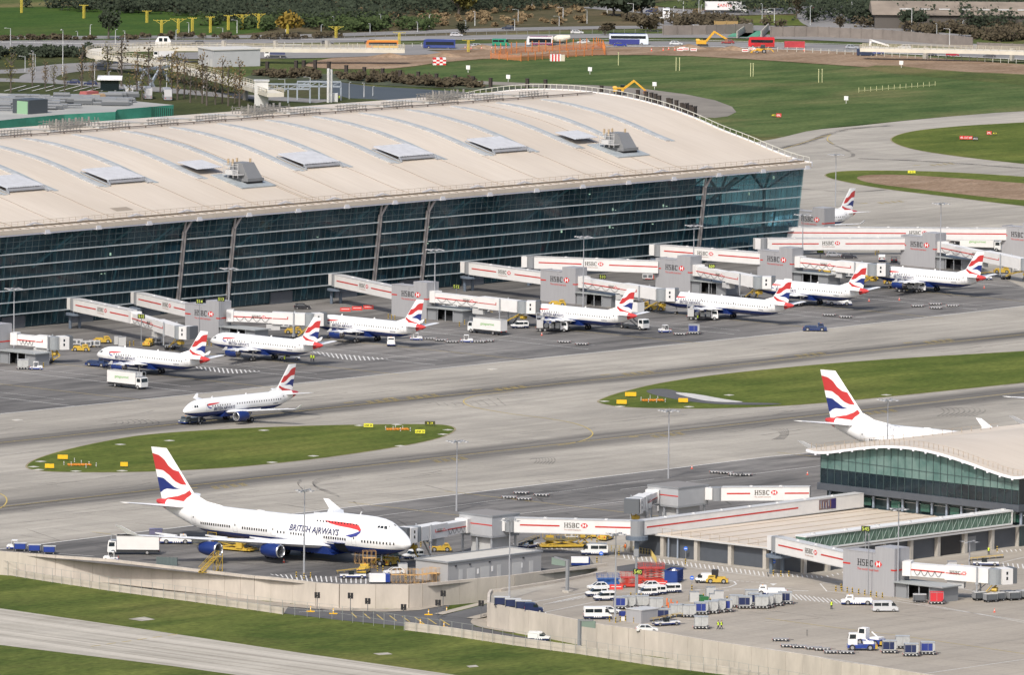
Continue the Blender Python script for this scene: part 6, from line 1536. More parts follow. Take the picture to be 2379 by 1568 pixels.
dol([(11,490,48),(11,650,68)],'one of two empty dollies below the airliner being catered','pair of dollies in the middle of the stands')
dol([(8,580,1338),(8,730,1356)],'one of two empty dollies left of the lone dark tug','pair of dollies near the dark tug')
dol([(8,1385,1256),(8,1545,1238),(8,1550,1274),(8,1705,1254)],'one of four empty dollies on the rightmost stand','four dollies on the rightmost stand')
dol([(11,100,1424),(11,285,1444),(11,125,1480),(10,2310,1465)],'one of four empty dollies above the jumbo bridge','four dollies above the jumbo bridge')
dol([(11,1880,1235),(11,1960,1240),(11,2050,1257),(11,2130,1258)],'one of four empty dollies left of the concourse','four dollies left of the concourse')
dol([(16,140,1262),(16,215,1318),(16,310,1325),(16,445,1338),(16,520,1348),(16,610,1375),(16,735,1378)],'one of the empty dollies along the lower right wall','dollies along the lower right wall')
dol([(7,1545,1512)],'single empty dolly behind the tractor near the raised lorry',None)
def uld(n,x,y,key,end,lab,h=-47,dl=True,group='freight containers in the yard',dy=0,H=1.6,col=ALU):
    p=V3(n,x,y)
    if dl: put('dolly',DOL,p,h,'dolly carrying the '+lab,'dolly','loaded dollies')
    put(('uld',key),mkuld(end,H=H,col=col,L=2.7,W=2.05),(p[0],p[1],.62 if dl else .05),h,lab,'container',group)
BC=M('canvas_blue',(.012,.022,.08),.5); BC2=M('canvas_royal',(.02,.04,.22),.5)
for i,(n,x,y,k,e,lab) in enumerate([(16,1130,1372,'b',BC,'silver and navy container behind the yard tractor pair'),(16,1330,1400,'b',BC,'nearest silver and navy container of the front row'),(16,1480,1385,'r',BC2,'silver and royal blue container at the right end of the front row'),(16,1250,1330,'s',None,'plain silver container behind the front row'),
 (15,1400,1080,'b',BC,'navy fronted container beside the small grey hut'),(15,1740,1150,'s',None,'lone silver container near two walking people'),(15,1520,1040,'s',None,'silver container behind the open stake trailer'),(15,1630,1045,'s2',None,'silver container under a grey tarpaulin'),
 (15,1740,1020,'r',BC2,'royal blue container leading the angled row'),(15,1830,1010,'s',None,'second silver container of the angled row'),(15,1900,1000,'s',None,'third silver container of the angled row'),(15,1960,995,'r',BC2,'last blue backed container of the angled row'),
 (15,2060,955,'s',None,'silver container at the left of the rear block'),(15,2140,965,'b',BC,'navy backed container in the rear block'),(15,2230,940,'b',BC,'navy backed container in the middle of the rear block'),(15,2290,965,'s',None,'silver container at the front of the rear block'),(16,10,955,'s',None,'silver container right of the front of the rear block'),(16,90,940,'s',None,'second silver container from the right of the rear block'),(16,180,925,'b',BC,'navy backed container at the right end of the rear block'),(15,2200,905,'s',None,'silver container hidden at the back of the rear block'),
 (15,1005,970,'r',BC2,'royal blue fronted container beside the yard mast'),(15,1080,965,'s',None,'silver container right of the yard mast'),(15,1200,960,'s',None,'pale container behind the small grey hut'),(15,1330,980,'s',None,'white faced container near the orange posts'),
 (9,210,290,'s',None,'silver container by the leftmost shelter'),(7,1670,1505,'r',BC2,'blue and silver container right of the raised catering lorry'),(13,1420,345,'p',None,'purple container behind the wing of the jumbo jet'),(16,1560,925,'red',None,'red covered container in front of the big yard tower')]):
    if k=='red': uld(n,x,y,k,None,lab,col=M('red_cover',(.55,.03,.04),.5))
    elif k=='p': uld(n,x,y,k,None,lab,col=M('purple_cover',(.35,.33,.5),.5))
    else: uld(n,x,y,k,e,lab)
CART=mkcart()
for n,x,y,lb in [(13,185,440,'blue sided cart nearest the left edge above the wall'),(13,315,455,'middle blue sided cart above the left wall'),(13,450,468,'rightmost blue sided cart above the left wall')]: put('cart',CART,V3(n,x,y),-50,lb,'baggage cart','blue sided baggage carts')
CARTD=mkcart(M('cart_dark',(.10,.11,.12),.6))
for i,(x,y) in enumerate([(1950,890),(2050,905),(2120,895),(2200,880),(2260,890),(2330,875),(2400,880)]): put('cartd',CARTD,V3(16,x,y),-20,'one of a tight row of dark baggage carts at the right edge','baggage cart','dark baggage carts at the right edge')
put('cartd',CARTD,V3(16,1405,910),-47,'dark baggage cart left of the red covered container','baggage cart')
BLT=mkbelt()
for n,x,y,h,lb in [(16,2010,575,-50,'belt loader with raised yellow rail beside the pier building'),(16,2035,690,-50,'belt loader parked alone right of the big yard tower'),(10,310,205,-47,'white belt loader beneath the second airliner from the left'),(14,890,690,-45,'white belt loader with dark wheels in front of the access stands'),(15,1420,1120,-20,'flat loader with a stake body beside the small yard hut'),(8,1970,1010,-50,'belt loader behind the tail of the rightmost airliner'),(15,170,412,10,'small white loader by the grey hut corner')]: put('belt',BLT,V3(n,x,y),h,lb,'belt loader','belt loaders')
put('cargoloader',mkloader,V3(15,510,405),-38,'large yellow cargo loader under the white footbridge','cargo loader','yellow cargo loaders')
put('cargoloader',mkloader,V3(13,2110,430),100,'yellow cargo loader lifting a dark load behind the jumbo wing','cargo loader','yellow cargo loaders')
mb=MB(); mb.taper(-2.3,2.3,-1.3,1.3,0,1.6,.4,.4,.3); p=V3(13,2080,330); single('covered_load',mb,M('dark_cover',(.02,.025,.04),.6,var=.3),'dark covered load high on the yellow loader behind the jumbo wing','load',loc=(p[0]-7,p[1]-6,3.1),rz=90,smooth=30)
FU=mkfuel
for n,x,y,lb in [(7,380,1480,'fuel dispenser truck under the near wing of the airliner being catered'),(7,1750,1375,'fuel dispenser truck under the near wing of the longest airliner'),(8,1320,1120,'fuel dispenser truck under the near wing of the rightmost airliner')]: put('fuel',FU,V3(n,x,y),-50,lb,'fuel truck','fuel dispenser trucks')
put('stairs',mkstairs(3.1,YEL),(t(13,1960,492,3.1).x,t(13,1960,492,3.1).y,.02),-8,'orange access stairs leaning behind the left retaining wall','stairs')
ST_=mkframe(2.6,1.6,3.6,M('stand_tan',(.55,.33,.12),.6),3)
for n,x,y,h,lb in [(14,965,560,-40,'orange tube work stand left of the pair under the jumbo nose'),(14,1040,600,-40,'tallest orange work stand under the jumbo nose'),(14,1300,735,-40,'orange work stand just above the wall left of the grey hut'),(14,1430,738,-40,'leftmost orange work stand against the grey hut wall'),(14,1500,735,-40,'second orange work stand against the grey hut wall'),(14,1590,725,-40,'third orange work stand against the grey hut wall'),(14,1650,718,-40,'rightmost orange work stand against the grey hut wall')]:
    put(('ws',0),ST_,V3(n,x,y),h,lb,'work stand','orange work stands',scale=(1,1,.8) if y>700 else None)
YG=mktug(col=YEL,band=YEL,L=4.4,W=1.9,hi=1.7)
for n,x,y,h,lb in [(14,1690,445,-45,'yellow ground power cart right of the jumbo nose'),(14,1160,560,-30,'yellow tow cart beside the jumbo nose wheel'),(14,1230,570,10,'yellow low trailer left of the white hatchback'),(14,990,640,30,'yellow trailer among the orange work stands'),(9,735,125,-50,'yellow trailer between the leftmost bridge and airliner'),(15,1885,735,130,'yellow platform with a black bin behind the yard vans'),(16,1740,645,-45,'yellow equipment stack right of the yard jet bridge'),(7,430,1000+250,-50,'yellow cart behind the tail of the catered airliner')]: put('ycart',YG,V3(n,x,y),h,lb,'ground cart','yellow ground carts')
mb=MB(); mb.taper(-.6,.6,-.5,.5,1.1,2.6,-.1,-.1,-.1); mb.box(-.65,.65,-.6,.6,2.6,2.75); p=V3(15,1865,735); single('wheelie_bin',mb,BLK,'tall black bin standing on the yellow platform','bin',loc=p,rz=30)
put('navytug',mktug(L=4.8,col=M('tug_black',(.04,.06,.06),.4,var=.3),hi=2.3),V3(14,1215,520),170,'dark service truck beside the nose wheel of the jumbo jet','service truck')
put('vanback',mkvan(L=3.4,W=1.9,H=1.9,mini=True,sk=BLK,panel=True),V3(15,1765,730),135,'small white and black vehicle seen from behind near the bin','van')
mb=MB(); mb.box(-1.9,1.3,-1,1,.35,1.9,0); mb.box(1.3,2.2,-1.02,1.02,.35,1.92,1); single('generator',mb,[WHITE,LBLUE],'white and blue box generator at the foot of the wall under the jumbo nose','generator',loc=V3(14,1125,735),rz=-42)
mb=MB(); mb.box(-1.9,1.6,-.9,.9,.4,1.9,0); mb.box(1.6,1.9,-.92,.92,.4,1.9,1); mb.box(-1.9,1.9,-.95,.95,.3,.8,1); single('covered_trailer',mb,[WHITE,NAVY],'white and navy covered trailer alone beside the ramp wall','trailer',loc=V3(15,640,580),rz=-47)
mb=MB(); mb.box(-1.9,1.9,-1.6,1.6,0,3.); single('white_container',mb,WHITE,'white box body cut by the right edge below the concourse','container',loc=V3(16,2480,810),rz=-47)
mb=MB(); mb.cyl((0,0,4.4),(0,0,7.55),1.55,16,mi=1); mb.cyl((0,0,0),(0,0,4.4),.5,8,mi=0); mb.cyl((0,0,3.6),(0,0,4.4),2.3,18,mi=0); single('bridge_corner_drum',mb,[M('pier_blue',(.12,.15,.19),.5),MGREY],'grey corner drum where the two white pier footbridges meet','corner drum',loc=(-525.6,-411.5,0))
NC=mkcart(M('cart_navy',(.012,.022,.075),.5))
for i,(x,y,lb) in enumerate([(-75,950,'leftmost navy covered cart at the yard wall'),(25,968,'middle navy covered cart at the yard wall'),(120,985,'rightmost navy covered cart at the yard wall')]): put('navycart',NC,V3(15,x,y),-50,lb,'baggage cart','navy covered carts at the yard wall',scale=1.2)
put('navyvan',mkvan(col=(.012,.022,.075),L=3.6,H=1.9,skirt=False,panel=True),V3(15,215,1000),-47,'navy van at the head of the navy carts by the yard wall','van')
# crane tractors
def yardtractor():
    r=thing('yard_tractor'); mb=MB(); mb.box(-2.6,2.6,-1.2,1.2,.5,1.1,0); mb.box(-2.62,-.6,-1.22,1.22,.5,1.3,1); part('chassis',mb,[LBLUE,LBLUE],r)
    cab(r,.7,2.5,1.5,1.1,3.3,WHITE); mb=MB(); mb.box(-2.4,-.4,-1.1,1.1,1.3,1.7); mb.bar((-1.6,0,1.6),(-.2,0,2.6),.2); part('rear_deck',mb,WHITE,r)
    mb=MB(); mb.box(-3.1,-2.6,-1.1,1.1,.4,1.0); part('rear_bumper',mb,YEL,r); wheels(r,(-1.7,1.7),2.5,.6,.4); lamps(r,2.6,-3.1,.8,.9); return r
put('yt',yardtractor,V3(16,870,1345),135,'white and blue yard tractor at the front right of the yard','yard tractor','white and blue yard tractors')
put('yt',yardtractor,V3(16,960,1300),100,'white and blue yard tractor behind its twin, seen end on','yard tractor','white and blue yard tractors')
put('skip',mkcan(M('skip_blue',(.015,.05,.22),.5,var=.15),L=5.2,W=2.6,H=2.6),V3(15,1490,725),28,'big open blue skip filled with rubbish in the yard','skip')
put('scis_r',mkscissor(M('lift_red',(.5,.05,.03),.5,var=.15),w=4.6,dp=2.2,h=3.0),V3(15,1110,770),-40,'red scissor lift at the left of the lift cluster','scissor lift')
put('scis_r2',mkscissor(M('lift_red',(.5,.05,.03),.5,var=.15),w=5.2,dp=2.4,h=3.9),V3(15,1280,725),-40,'tallest red scissor lift right of the stand number post','scissor lift')
put('scis_b',mkscissor(M('lift_blue',(.03,.10,.32),.5,var=.15),w=4.4,dp=2.,h=2.4),V3(15,890,755),-40,'blue scissor lift at the back left of the yard','scissor lift')
for n,x,y,lb in [(15,965,790,'orange red barrier left of the red scissor lift'),(15,1230,765,'orange red barrier under the red scissor lifts'),(15,1370,755,'orange red barrier beside the blue skip'),(6,820,1295,'left of three red barriers before the glass wall'),(6,925,1285,'middle of three red barriers before the glass wall'),(6,1030,1275,'right of three red barriers before the glass wall'),(7,1260,1000,'red box against the glass wall between two towers')]:
    def bar_():
        r=thing('barrier'); mb=MB(); mb.box(-1.3,1.3,-.25,.25,.1,.95); mb.box(-1.4,1.4,-.35,.35,0,.12); part('panel',mb,M('barrier_red',(.62,.06,.05),.5),r); mb=MB(); mb.box(-1.,1.,-.27,.27,.5,.62); part('reflective_band',mb,WHITE,r); return r
    put('barrier',bar_,V3(n,x,y),-45,lb,'barrier','red plastic barriers')
for i,(x,y) in enumerate([(1385,960),(1428,940),(1440,978),(1465,950),(1482,978),(1520,965)]):
    def op():
        r=thing('orange_post'); mb=MB(); mb.cyl((0,0,0),(0,0,1.5),.12,8); part('post',mb,ORGV,r); mb=MB(); mb.cyl((0,0,0),(0,0,.08),.3,8); part('foot',mb,BLK,r); return r
    put('opost',op,V3(15,x,y),0,'one of a cluster of orange posts among the yard containers','post','cluster of orange posts')
mb=MB(); mb.box(-2.6,2.6,-2,2,0,2.5); mb.box(-2.7,2.7,-2.1,2.1,2.5,2.65,1); single('yard_hut',mb,[GREY,LGREY],'small windowless grey hut behind the bollards at the wall','hut',loc=V3(15,1210,1085)[:2]+(0.02,),rz=-2)
mb=MB(); mb.box(-.6,.6,-.4,.4,.9,1.8,0); mb.box(-.5,.5,-.3,.3,0,.9,1); single('service_cabinet',mb,[BC2,WHITE],'small blue and white cabinet at the foot of the yard mast','cabinet',loc=V3(15,1020,1075),rz=-40)
for i,(n,x,y,h) in enumerate([(15,1675,905,2.),(15,1825,880,2.4),(15,1855,905,1.6),(15,1900,905,2.2),(16,1700,620,1.9),(14,1345,650,2.1),(9,1110,75,2.2),(9,1070,60,2.)]):
    mb=MB(); mb.box(-.9,.9,-.6,.6,0,h); mb.box(-.94,.94,-.64,.64,h,h+.08,1); mb.box(-.95,-.9,-.4,.4,.3,h-.3,1)
    single('equipment_cabinet',mb,[LGREY,MGREY],['pale cabinet at the left of the green bins','tall pale cabinet right of the green bins','short pale cabinet between two taller ones','pale cabinet left of the rear container block','pale cabinet beside the yellow equipment stack','pale cabinet behind the white hatchback','grey cabinet behind the leftmost airliner nose','second grey cabinet behind the leftmost airliner nose'][i],'cabinet','equipment cabinets',loc=V3(n,x,y),rz=-40)
for n,x,y,c,lb in [(15,1715,900,(.03,.16,.05),'left green waste bin among the yard cabinets'),(15,1765,915,(.03,.16,.05),'right green waste bin among the yard cabinets'),(16,1570,635,(.04,.12,.06),'green bin right of the yard jet bridge'),(16,1625,630,(.6,.03,.03),'red bin right of the yard jet bridge')]:
    mb=MB(); mb.taper(-.75,.75,-.55,.55,.15,1.15,-.1,-.1,-.1); mb.box(-.88,.88,-.68,.68,1.15,1.25); single('waste_bin',mb,M('bin'+str(c),c,.5),lb,'bin',loc=V3(n,x,y),rz=-40)
def gpu():
    r=thing('ground_power_unit'); mb=MB(); mb.box(-1.4,1.4,-.8,.8,.45,1.6); part('casing',mb,LGREY,r); mb=MB(); mb.box(-1.2,-.2,-.82,.82,.7,1.4); mb.box(.2,1.2,-.82,.82,.7,1.4); part('grille',mb,DGREY,r); wheels(r,(-.9,.9),1.5,.25,.15); mb=MB(); mb.bar((1.4,0,.4),(2.3,0,.3),.08); part('drawbar',mb,YEL,r); return r
for i,(n,x,y,h) in enumerate([(9,700,75,-50),(9,780,90,-50),(9,860,85,130),(9,1420,60,-50),(9,1590,95,-40),(6,2010,1300,-50),(6,2080,1310,-50),(7,980,1185,-50),(7,1050,1195,-50),(8,700,985,-50),(8,760,990,-50),(8,2230,900,-50),(8,2300,935,-50),(6,170,1445,-50),(6,260,1450,-50),(7,2200,1090,-50),(15,560,330,-50),(14,1620,360,-45),(15,1400,90,-45),(7,1990,1080,-50),(7,1250,1010,-50)]):
    put('gpu',gpu,V3(n,x,y),h,'pale ground power unit on the stand among the jet bridge legs','power unit','ground power units between the jet bridges')
for i,(n,x,y,h) in enumerate([(9,930,50,-40),(9,1350,75,30),(6,350,1500,-50),(7,1200,1270,-50),(7,1330,1290,-60),(8,560,950,-50),(8,950,1010,-50),(8,1150,1050,-45),(8,2150,950,-50),(15,740,320,-45),(15,870,340,20),(11,1180,1560,-45)]):
    put('ycart',YG,V3(n,x,y),h,'low yellow equipment cart standing under or beside a jet bridge','ground cart','yellow carts under the jet bridges')
for n,x,y,c,h,lb in [(8,620,800,(.35,.36,.38),-47,'silver car below the lower long footbridge'),(8,760,815,(.04,.04,.05),-47,'dark car below the lower long footbridge'),(8,1170,845,(.05,.05,.06),40,'dark car left of the tower between the long footbridges'),(6,430,1275,(.03,.03,.035),-47,'dark vehicle under the canopy before the glass wall')]: put('c'+lb,mkcar(c,est=True),V3(n,x,y),h,lb,'car','cars by the terminal wall')
# grey hut below the jumbo nose
hp=[t(14,1748,716),t(15,300,636)]; h0=Vector((-582.6,-411.6,0)); 
HT=thing('plant_building','long pale grey plant building with flat roof behind the concrete wall','building',(-584.4,-413.6,0),0)
Lx=27.6;Ly=8.8;Hh=3.9
mb=MB(); mb.box(0,Lx,0,Ly,0,Hh); part('wall',mb,M('hut_cladding',(.36,.36,.36),.5,var=.05,scale=2,stretch=(.2,.2,6)),HT)
mb=MB(); mb.box(-.25,Lx+.25,-.25,.1,Hh,Hh+.35); mb.box(-.25,Lx+.25,Ly-.1,Ly+.25,Hh,Hh+.35); mb.box(-.25,.1,.1,Ly-.1,Hh,Hh+.35); mb.box(Lx-.1,Lx+.25,.1,Ly-.1,Hh,Hh+.35); mb.box(.1,Lx-.1,.1,Ly-.1,Hh,Hh+.1,1); part('roof',mb,[MGREY,M('hut_roof',(.5,.48,.43),.8,var=.06)],HT)
for x,w in ((3.2,1.1),(5.6,2.4),(9.6,2.6),(14.5,1.1),(19.,2.8),(24.,1.2)):
    mb=MB(); mb.box(x,x+w,-.05,-.005,0,2.4); part('door',mb,LGREY,HT)
for x in (2.,6.2,12.,18.,22.):
    mb=MB(); mb.box(x,x+.4,-.2,-.005,3.1,3.35); part('wall_lamp',mb,DARK,HT)
mb=MB(); mb.box(8.6,9.1,-.06,-.005,1.1,2.1); mb.box(12.8,13.3,-.06,-.005,1.2,2.3); mb.box(21.6,22.,-.06,-.005,1.2,2.2); part('safety_notice',mb,WHITE,HT)
# bollards
blz=[(14,375,680),(14,445,690),(14,505,685),(14,1390,640),(14,1375,700),(14,1115,625),(14,1165,625),(14,1510,400),(15,955,470),(15,990,480),(15,1143,500),(15,790,545),(15,1597,560),(15,1655,800),(15,1098,870),(15,1150,878),(15,1193,880),(15,905,1085),(15,960,1095),(15,1003,1085),(15,1050,1078),(15,1072,1078),(15,1127,1095),(15,1200,1100),(15,1632,895),(15,1690,880),(15,1760,880),(15,1822,920),(15,1975,905),(15,740,345),(15,790,360),
(16,72,665),(16,142,670),(16,214,672),(16,643,808),(16,690,790),(16,697,810),(16,746,820),(16,793,825),(16,850,835),(16,906,845),(16,960,855),(16,1012,862),(16,1066,870),(16,1480,865),(16,1530,865),(16,1575,645),(16,1640,640),(16,1962,430),(16,2112,445),(16,2210,395),(16,460,620)]
blz+=[(9,395,270),(9,1145,70),(9,1180,75),(9,1215,70),(9,1845,60),(9,1885,70),(9,1920,78),(6,1855,1330),(6,1898,1300),(6,1857,1430),(6,1905,1415),(6,1550,1405),(6,1210,1360),(6,1240,1365),(6,1270,1370),(7,945,1215),(7,985,1230),(7,1215,1230),(7,1250,1240),(7,2200,1140),(7,2250,1165),(8,420,690),(8,450,695),(8,483,690),(8,517,690),(8,550,690),(8,580,730),(8,640,728),(8,695,728),(8,1000,780),(8,1015,765),(8,1030,760)]
for n,x,y in blz: put('bollard',mkbollard,V3(n,x,y),0,'yellow and black banded safety bollard guarding equipment on the apron','bollard','yellow and black bollards')
for n,x,y in [(9,582,1158),(9,648,1165),(9,677,1130),(9,740,1150),(9,782,1183),(9,810,1162),(9,875,1172),(10,1187,838),(10,1255,840),(10,1276,830),(10,1322,850),(10,1342,835),(10,1412,850),(11,1190,572),(11,1258,585),(11,1272,555),(11,1330,588),(11,1342,565),(11,1410,585)]: put('mpost',mkconepost,V3(n,x,y,.06),0,'short black and white post around an orange grille on a grass island','marker post','black and white marker posts')
for n,x,y,lb in [(9,725,1165,'orange grille on the left grass island'),(10,1298,842,'orange grille at the right tip of the left grass island'),(11,1300,578,'orange grille on the right grass island')]:
    p=V3(n,x,y,.06); mb=MB()
    for i in range(7): mb.box(-2.6+i*.76,-2.2+i*.76,-.9,.9,.1,.3)
    mb.bar((-2.6,-.9,.3),(2.5,-.9,.3),.12); mb.bar((-2.6,.9,.3),(2.5,.9,.3),.12); single('grille_frame',mb,ORG,lb,'grille',loc=p,rz=-38)
for n,x,y in [(14,262,545),(11,1652,1195),(12,383,1248),(8,1130,1085),(8,943,1205),(8,1218,1195),(8,1990,1085),(7,287,1515),(16,2088,1000),(16,503,620)]: put('cone',mkcone,V3(n,x,y),0,'small red and white traffic cone standing on the stand surface','traffic cone','traffic cones on the stands')
# masts
MAST=mkmast(25.)
for bx,by,ty,lb in [(32,812,676,'lamp mast nearest the left edge in front of the glass wall'),(531,762,622,'lamp mast left of centre before the glass wall'),(1009,740,578,'lamp mast right of the third airliner tail'),(1354,715,548,'lamp mast beside the tower behind the catered airliner'),(1610,668,522,'lamp mast before the last dark column of the glass wall'),(2183,640,471,'lamp mast crossing the upper long footbridge'),(1060,1188,1071,'lamp mast behind the jumbo bridge link building'),(1552,1112,1009,'lamp mast behind the upper link building'),(1863,640,497,'lamp mast in front of the right glass corner'),(1940,480,398,'lamp mast at the tip of the far grass island'),(2060,1085,948,'lamp mast in front of the fuselage of the second jumbo jet')]:
    p=g(bx,by); s=math.hypot(by-ty,0)/ (F/ (Vector(CAM)-p).length)/25.0
    put('mast',MAST,(p.x,p.y,0),20,lb,'lamp mast','tall apron lamp masts',scale=(1,1,max(.6,s)))
MAST2=mkmast(22.,2)
for q,ty,lb in [(t(14,445,690),1137,'lamp mast standing at the wall in front of the jumbo fuselage'),(t(14,2315,885,0),1207,'lamp mast at the corner of the yard wall'),(t(15,955,1092),1238,'lamp mast in the middle of the vehicle yard'),(t(16,1205,860),1180,'lamp mast at the right corner of the big yard tower'),(t(16,1860,570),1258,'short lamp mast before the pier building at the right')]:
    q=Vector((q.x,q.y,0)); by=None
    dd=(Vector(CAM)-q).length
    # height from the picture rows
    a=Vector(AX);u=Vector(UX);f_=Vector(FX); rel_=q-Vector(CAM); py=CY-F*rel_.dot(u)/rel_.dot(f_); s=(py-ty)/(F/dd)/22.0
    put('mast2',MAST2,q,20,lb,'lamp mast','tall apron lamp masts',scale=(1,1,s))
p=t(16,945,848); mb=MB(); mb.cyl((0,0,0),(0,0,12),.09,6); mb.cyl((0,0,12),(0,0,12.4),.2,6); single('slim_pole',mb,MGREY,'slim pole in front of the logo of the big yard tower','pole',loc=(p.x-.3,p.y,0))
# stand numbers
def mknum(txt,h=3.0,camera=True):
    def f():
        r=thing('stand_sign'); mb=MB(); mb.cyl((0,0,0),(0,0,h),.12,6); part('post',mb,MGREY,r)
        mb=MB(); mb.box(-.1,.1,-.95,.95,h,h+1.1); bd=part('panel',mb,M('sign_black',(.02,.022,.01),.5),r)
        mb=MB(); put_text(mb,txt,.75,(-.12,.78,h+.18),(0,-1,0),(0,0,1)); part('lettering',mb,M('lime_glow',(.5,.6,.1),.5),r); return r
    return f
for n,x,y,z,tx in [(5,1285,1362,6.8,'515'),(5,1815,1225,9.6,'514'),(5,2010,1205,9.6,'513'),(6,1830,1090,6.6,'512'),(7,840,1000,6.6,'510'),(7,1832,905,6.6,'509'),(8,500,765,3.2,'508'),(15,1162,655,6.5,'540'),(16,915,262,7.5,'545')]:
    p=t(n,x,y,z); 
    if n==16: p.z=z
    put(('num',tx),mknum(tx,z),(p.x,p.y,0),20,'black stand sign with lime number '+tx,'stand sign','stand number signs')
SG=[(9,570,1118,3.6,1.2,'',YS,BLK,'amber sign board at the top of the left island tip'),(9,450,1200,3.2,1.2,'',YS,BLK,'amber sign board at the near edge of the left island tip'),(9,1128,1185,2.6,1.2,'',YS,BLK,'square amber sign board before the jumbo tail on the left island'),
(10,1030,828,3.4,1.1,'LINK 2A',M('sign_lemon',(.75,.72,.05),.5),BLK,'lemon sign board left of the orange grille'),(10,1500,885,3.6,1.1,'LINK 24',M('sign_lemon',(.75,.72,.05),.5),BLK,'lemon sign board nearest the right tip of the left island'),(10,1590,805,3.8,1.,'A  24',M('sign_dark',(.06,.06,.02),.5),M('sign_lemon',(.75,.72,.05),.5),'black sign board at the far edge of the left island tip'),
(11,1095,545,4.2,1.2,'',YS,BLK,'amber sign board at the far edge of the right island tip'),(11,1013,615,3.8,1.2,'',YS,BLK,'amber sign board at the near edge of the right island tip'),(11,1572,600,3.6,1.2,'',YS,BLK,'amber sign board beside the pale patch on the right island'),
(4,122,1072,2.6,1.5,'09L',REDS,WHITE,'red runway sign in the field right of the terminal roof'),(4,75,1068,2.4,1.3,'AB12',M('sign_dark',(.06,.06,.02),.5),M('sign_lemon',(.75,.72,.05),.5),'black sign left of the red field sign'),
(4,1825,1275,6.4,1.4,'09L CAT II/III',REDS,WHITE,'long red runway sign on the far right island'),(4,1910,1282,2.6,1.3,'A12',BLK,WHITE,'small black sign right of the long red runway sign'),(4,2035,1232,2.4,1.4,'09L',REDS,WHITE,'short red runway sign near the right edge'),(4,2085,1233,2.2,1.2,'A13',M('sign_dark',(.06,.06,.02),.5),M('sign_lemon',(.75,.72,.05),.5),'black sign beside the short red runway sign'),
(8,1330,48,3.6,1.,'A 12',M('sign_lemon',(.75,.72,.05),.5),BLK,'lemon sign on the far bare patch island')]
for i,(n,x,y,w,h,tx,bg,fg,lb) in enumerate(SG): put(('sign',i),mksign(w,h,tx,bg,fg),V3(n,x,y,.04),40,lb,'airfield sign','airfield guidance signs')
# junction furniture (lower road)
for n,x,y in [(14,565,985),(14,868,990),(14,1025,1040),(14,1352,1095),(14,1712,970),(14,1665,1055),(14,2058,1060)]: put('sig',mkgate,tuple(t(n,x,y,LOW+.05)),20,'slim traffic signal with two black heads at the road junction below the wall','traffic signal','traffic signals at the lower junction',scale=1.15)
for n,x,y in [(14,505,995),(14,712,1015),(14,1580,1025),(14,1505,1110),(14,1720,1140),(14,1745,1000)]:
    def kb():
        r=thing('kerb_bollard'); mb=MB(); mb.box(-1.3,1.3,-.25,.25,0,.3); part('kerb_block',mb,YS,r); mb=MB(); mb.box(-.15,.15,-.15,.15,.3,1.7); part('post',mb,YS,r); mb=MB(); mb.box(-.16,.16,-.16,.16,1.,1.3); part('white_band',mb,WHITE,r); return r
    put('kb',kb,tuple(t(n,x,y,LOW+.05)),-50,'yellow kerb block with a lit post in the lower junction','kerb bollard','yellow kerb blocks in the lower junction',scale=.62)
def gantry():
    r=thing('road_gantry_sign'); mb=MB(); mb.box(-.25,.25,-.3,.3,0,6.5); mb.bar((0,0,6.3),(0,3.5,6.7),.3); part('post',mb,MGREY,r); mb=MB(); mb.box(-.1,.1,.6,4.2,5.2,6.6); part('sign_frame',mb,M('frame_green',(.2,.26,.22),.5),r)
    mb=MB(); mb.box(-.6,.6,-.9,.9,0,.4); part('foot',mb,CONCP,r); return r
put('gantry',gantry,V3(15,520,818),0,'cantilever road sign seen from behind beside the ramp','road sign','cantilever road signs')
put('gantry',gantry,tuple(t(15,630,1370,LOW)),178,'cantilever road sign in front of the right retaining wall','road sign','cantilever road signs')
def vmb():
    r=thing('camera_post'); mb=MB(); mb.cyl((0,0,0),(0,0,9),.22,8); part('post',mb,MGREY,r); mb=MB(); mb.box(-.3,.3,-.5,.5,8.3,9.8); part('head',mb,MGREY,r); return r
p=t(15,1145,872); put('cp',vmb,(p.x,p.y,0),30,'grey camera post behind the red scissor lift','camera post')
for n,x,y,lb in [(15,828,565,'round blue sign beside the yard minibus'),(15,1655,790,'round blue sign right of the blue skip'),(15,1598,520,'round blue sign before the slate doors'),(16,76,640,'round blue sign under the white footbridge'),(16,1860,430,'round blue sign at the pier column')]:
    def bs():
        r=thing('round_sign'); mb=MB(); mb.cyl((0,0,0),(0,0,2.6),.05,6); part('post',mb,MGREY,r); mb=MB(); mb.cyl((-.05,0,2.3),(.0,0,2.3),.42,16); part('disc',mb,M('sign_blue',(.03,.15,.65),.4),r); mb=MB(); mb.box(-.07,-.052,-.28,.28,2.24,2.36); part('arrow',mb,WHITE,r); return r
    put('bs',bs,V3(n,x,y),30,lb,'road sign','round blue road signs')
mb=MB(); mb.box(-.1,.1,-2.2,2.2,0,1.6)
for i in range(6): mb.box(-.18,.18,-2.2+i*.8,-2.1+i*.8,0,1.7)
single('blast_screen',mb,M('screen_green',(.10,.13,.13),.5),'dark slatted screen standing at the wall below the jumbo wing','screen',loc=V3(13,1520,570),rz=30)
RB=M('rail_yellow',(.5,.38,.12),.5)
fence('guard_railing',[t(15,885,440),t(15,1100,450),t(15,1280,478),t(15,1335,560)],0,1.2,.9,'curved yellow guard railing in front of the slate pier wall',True,RB,'railing',r=.07)
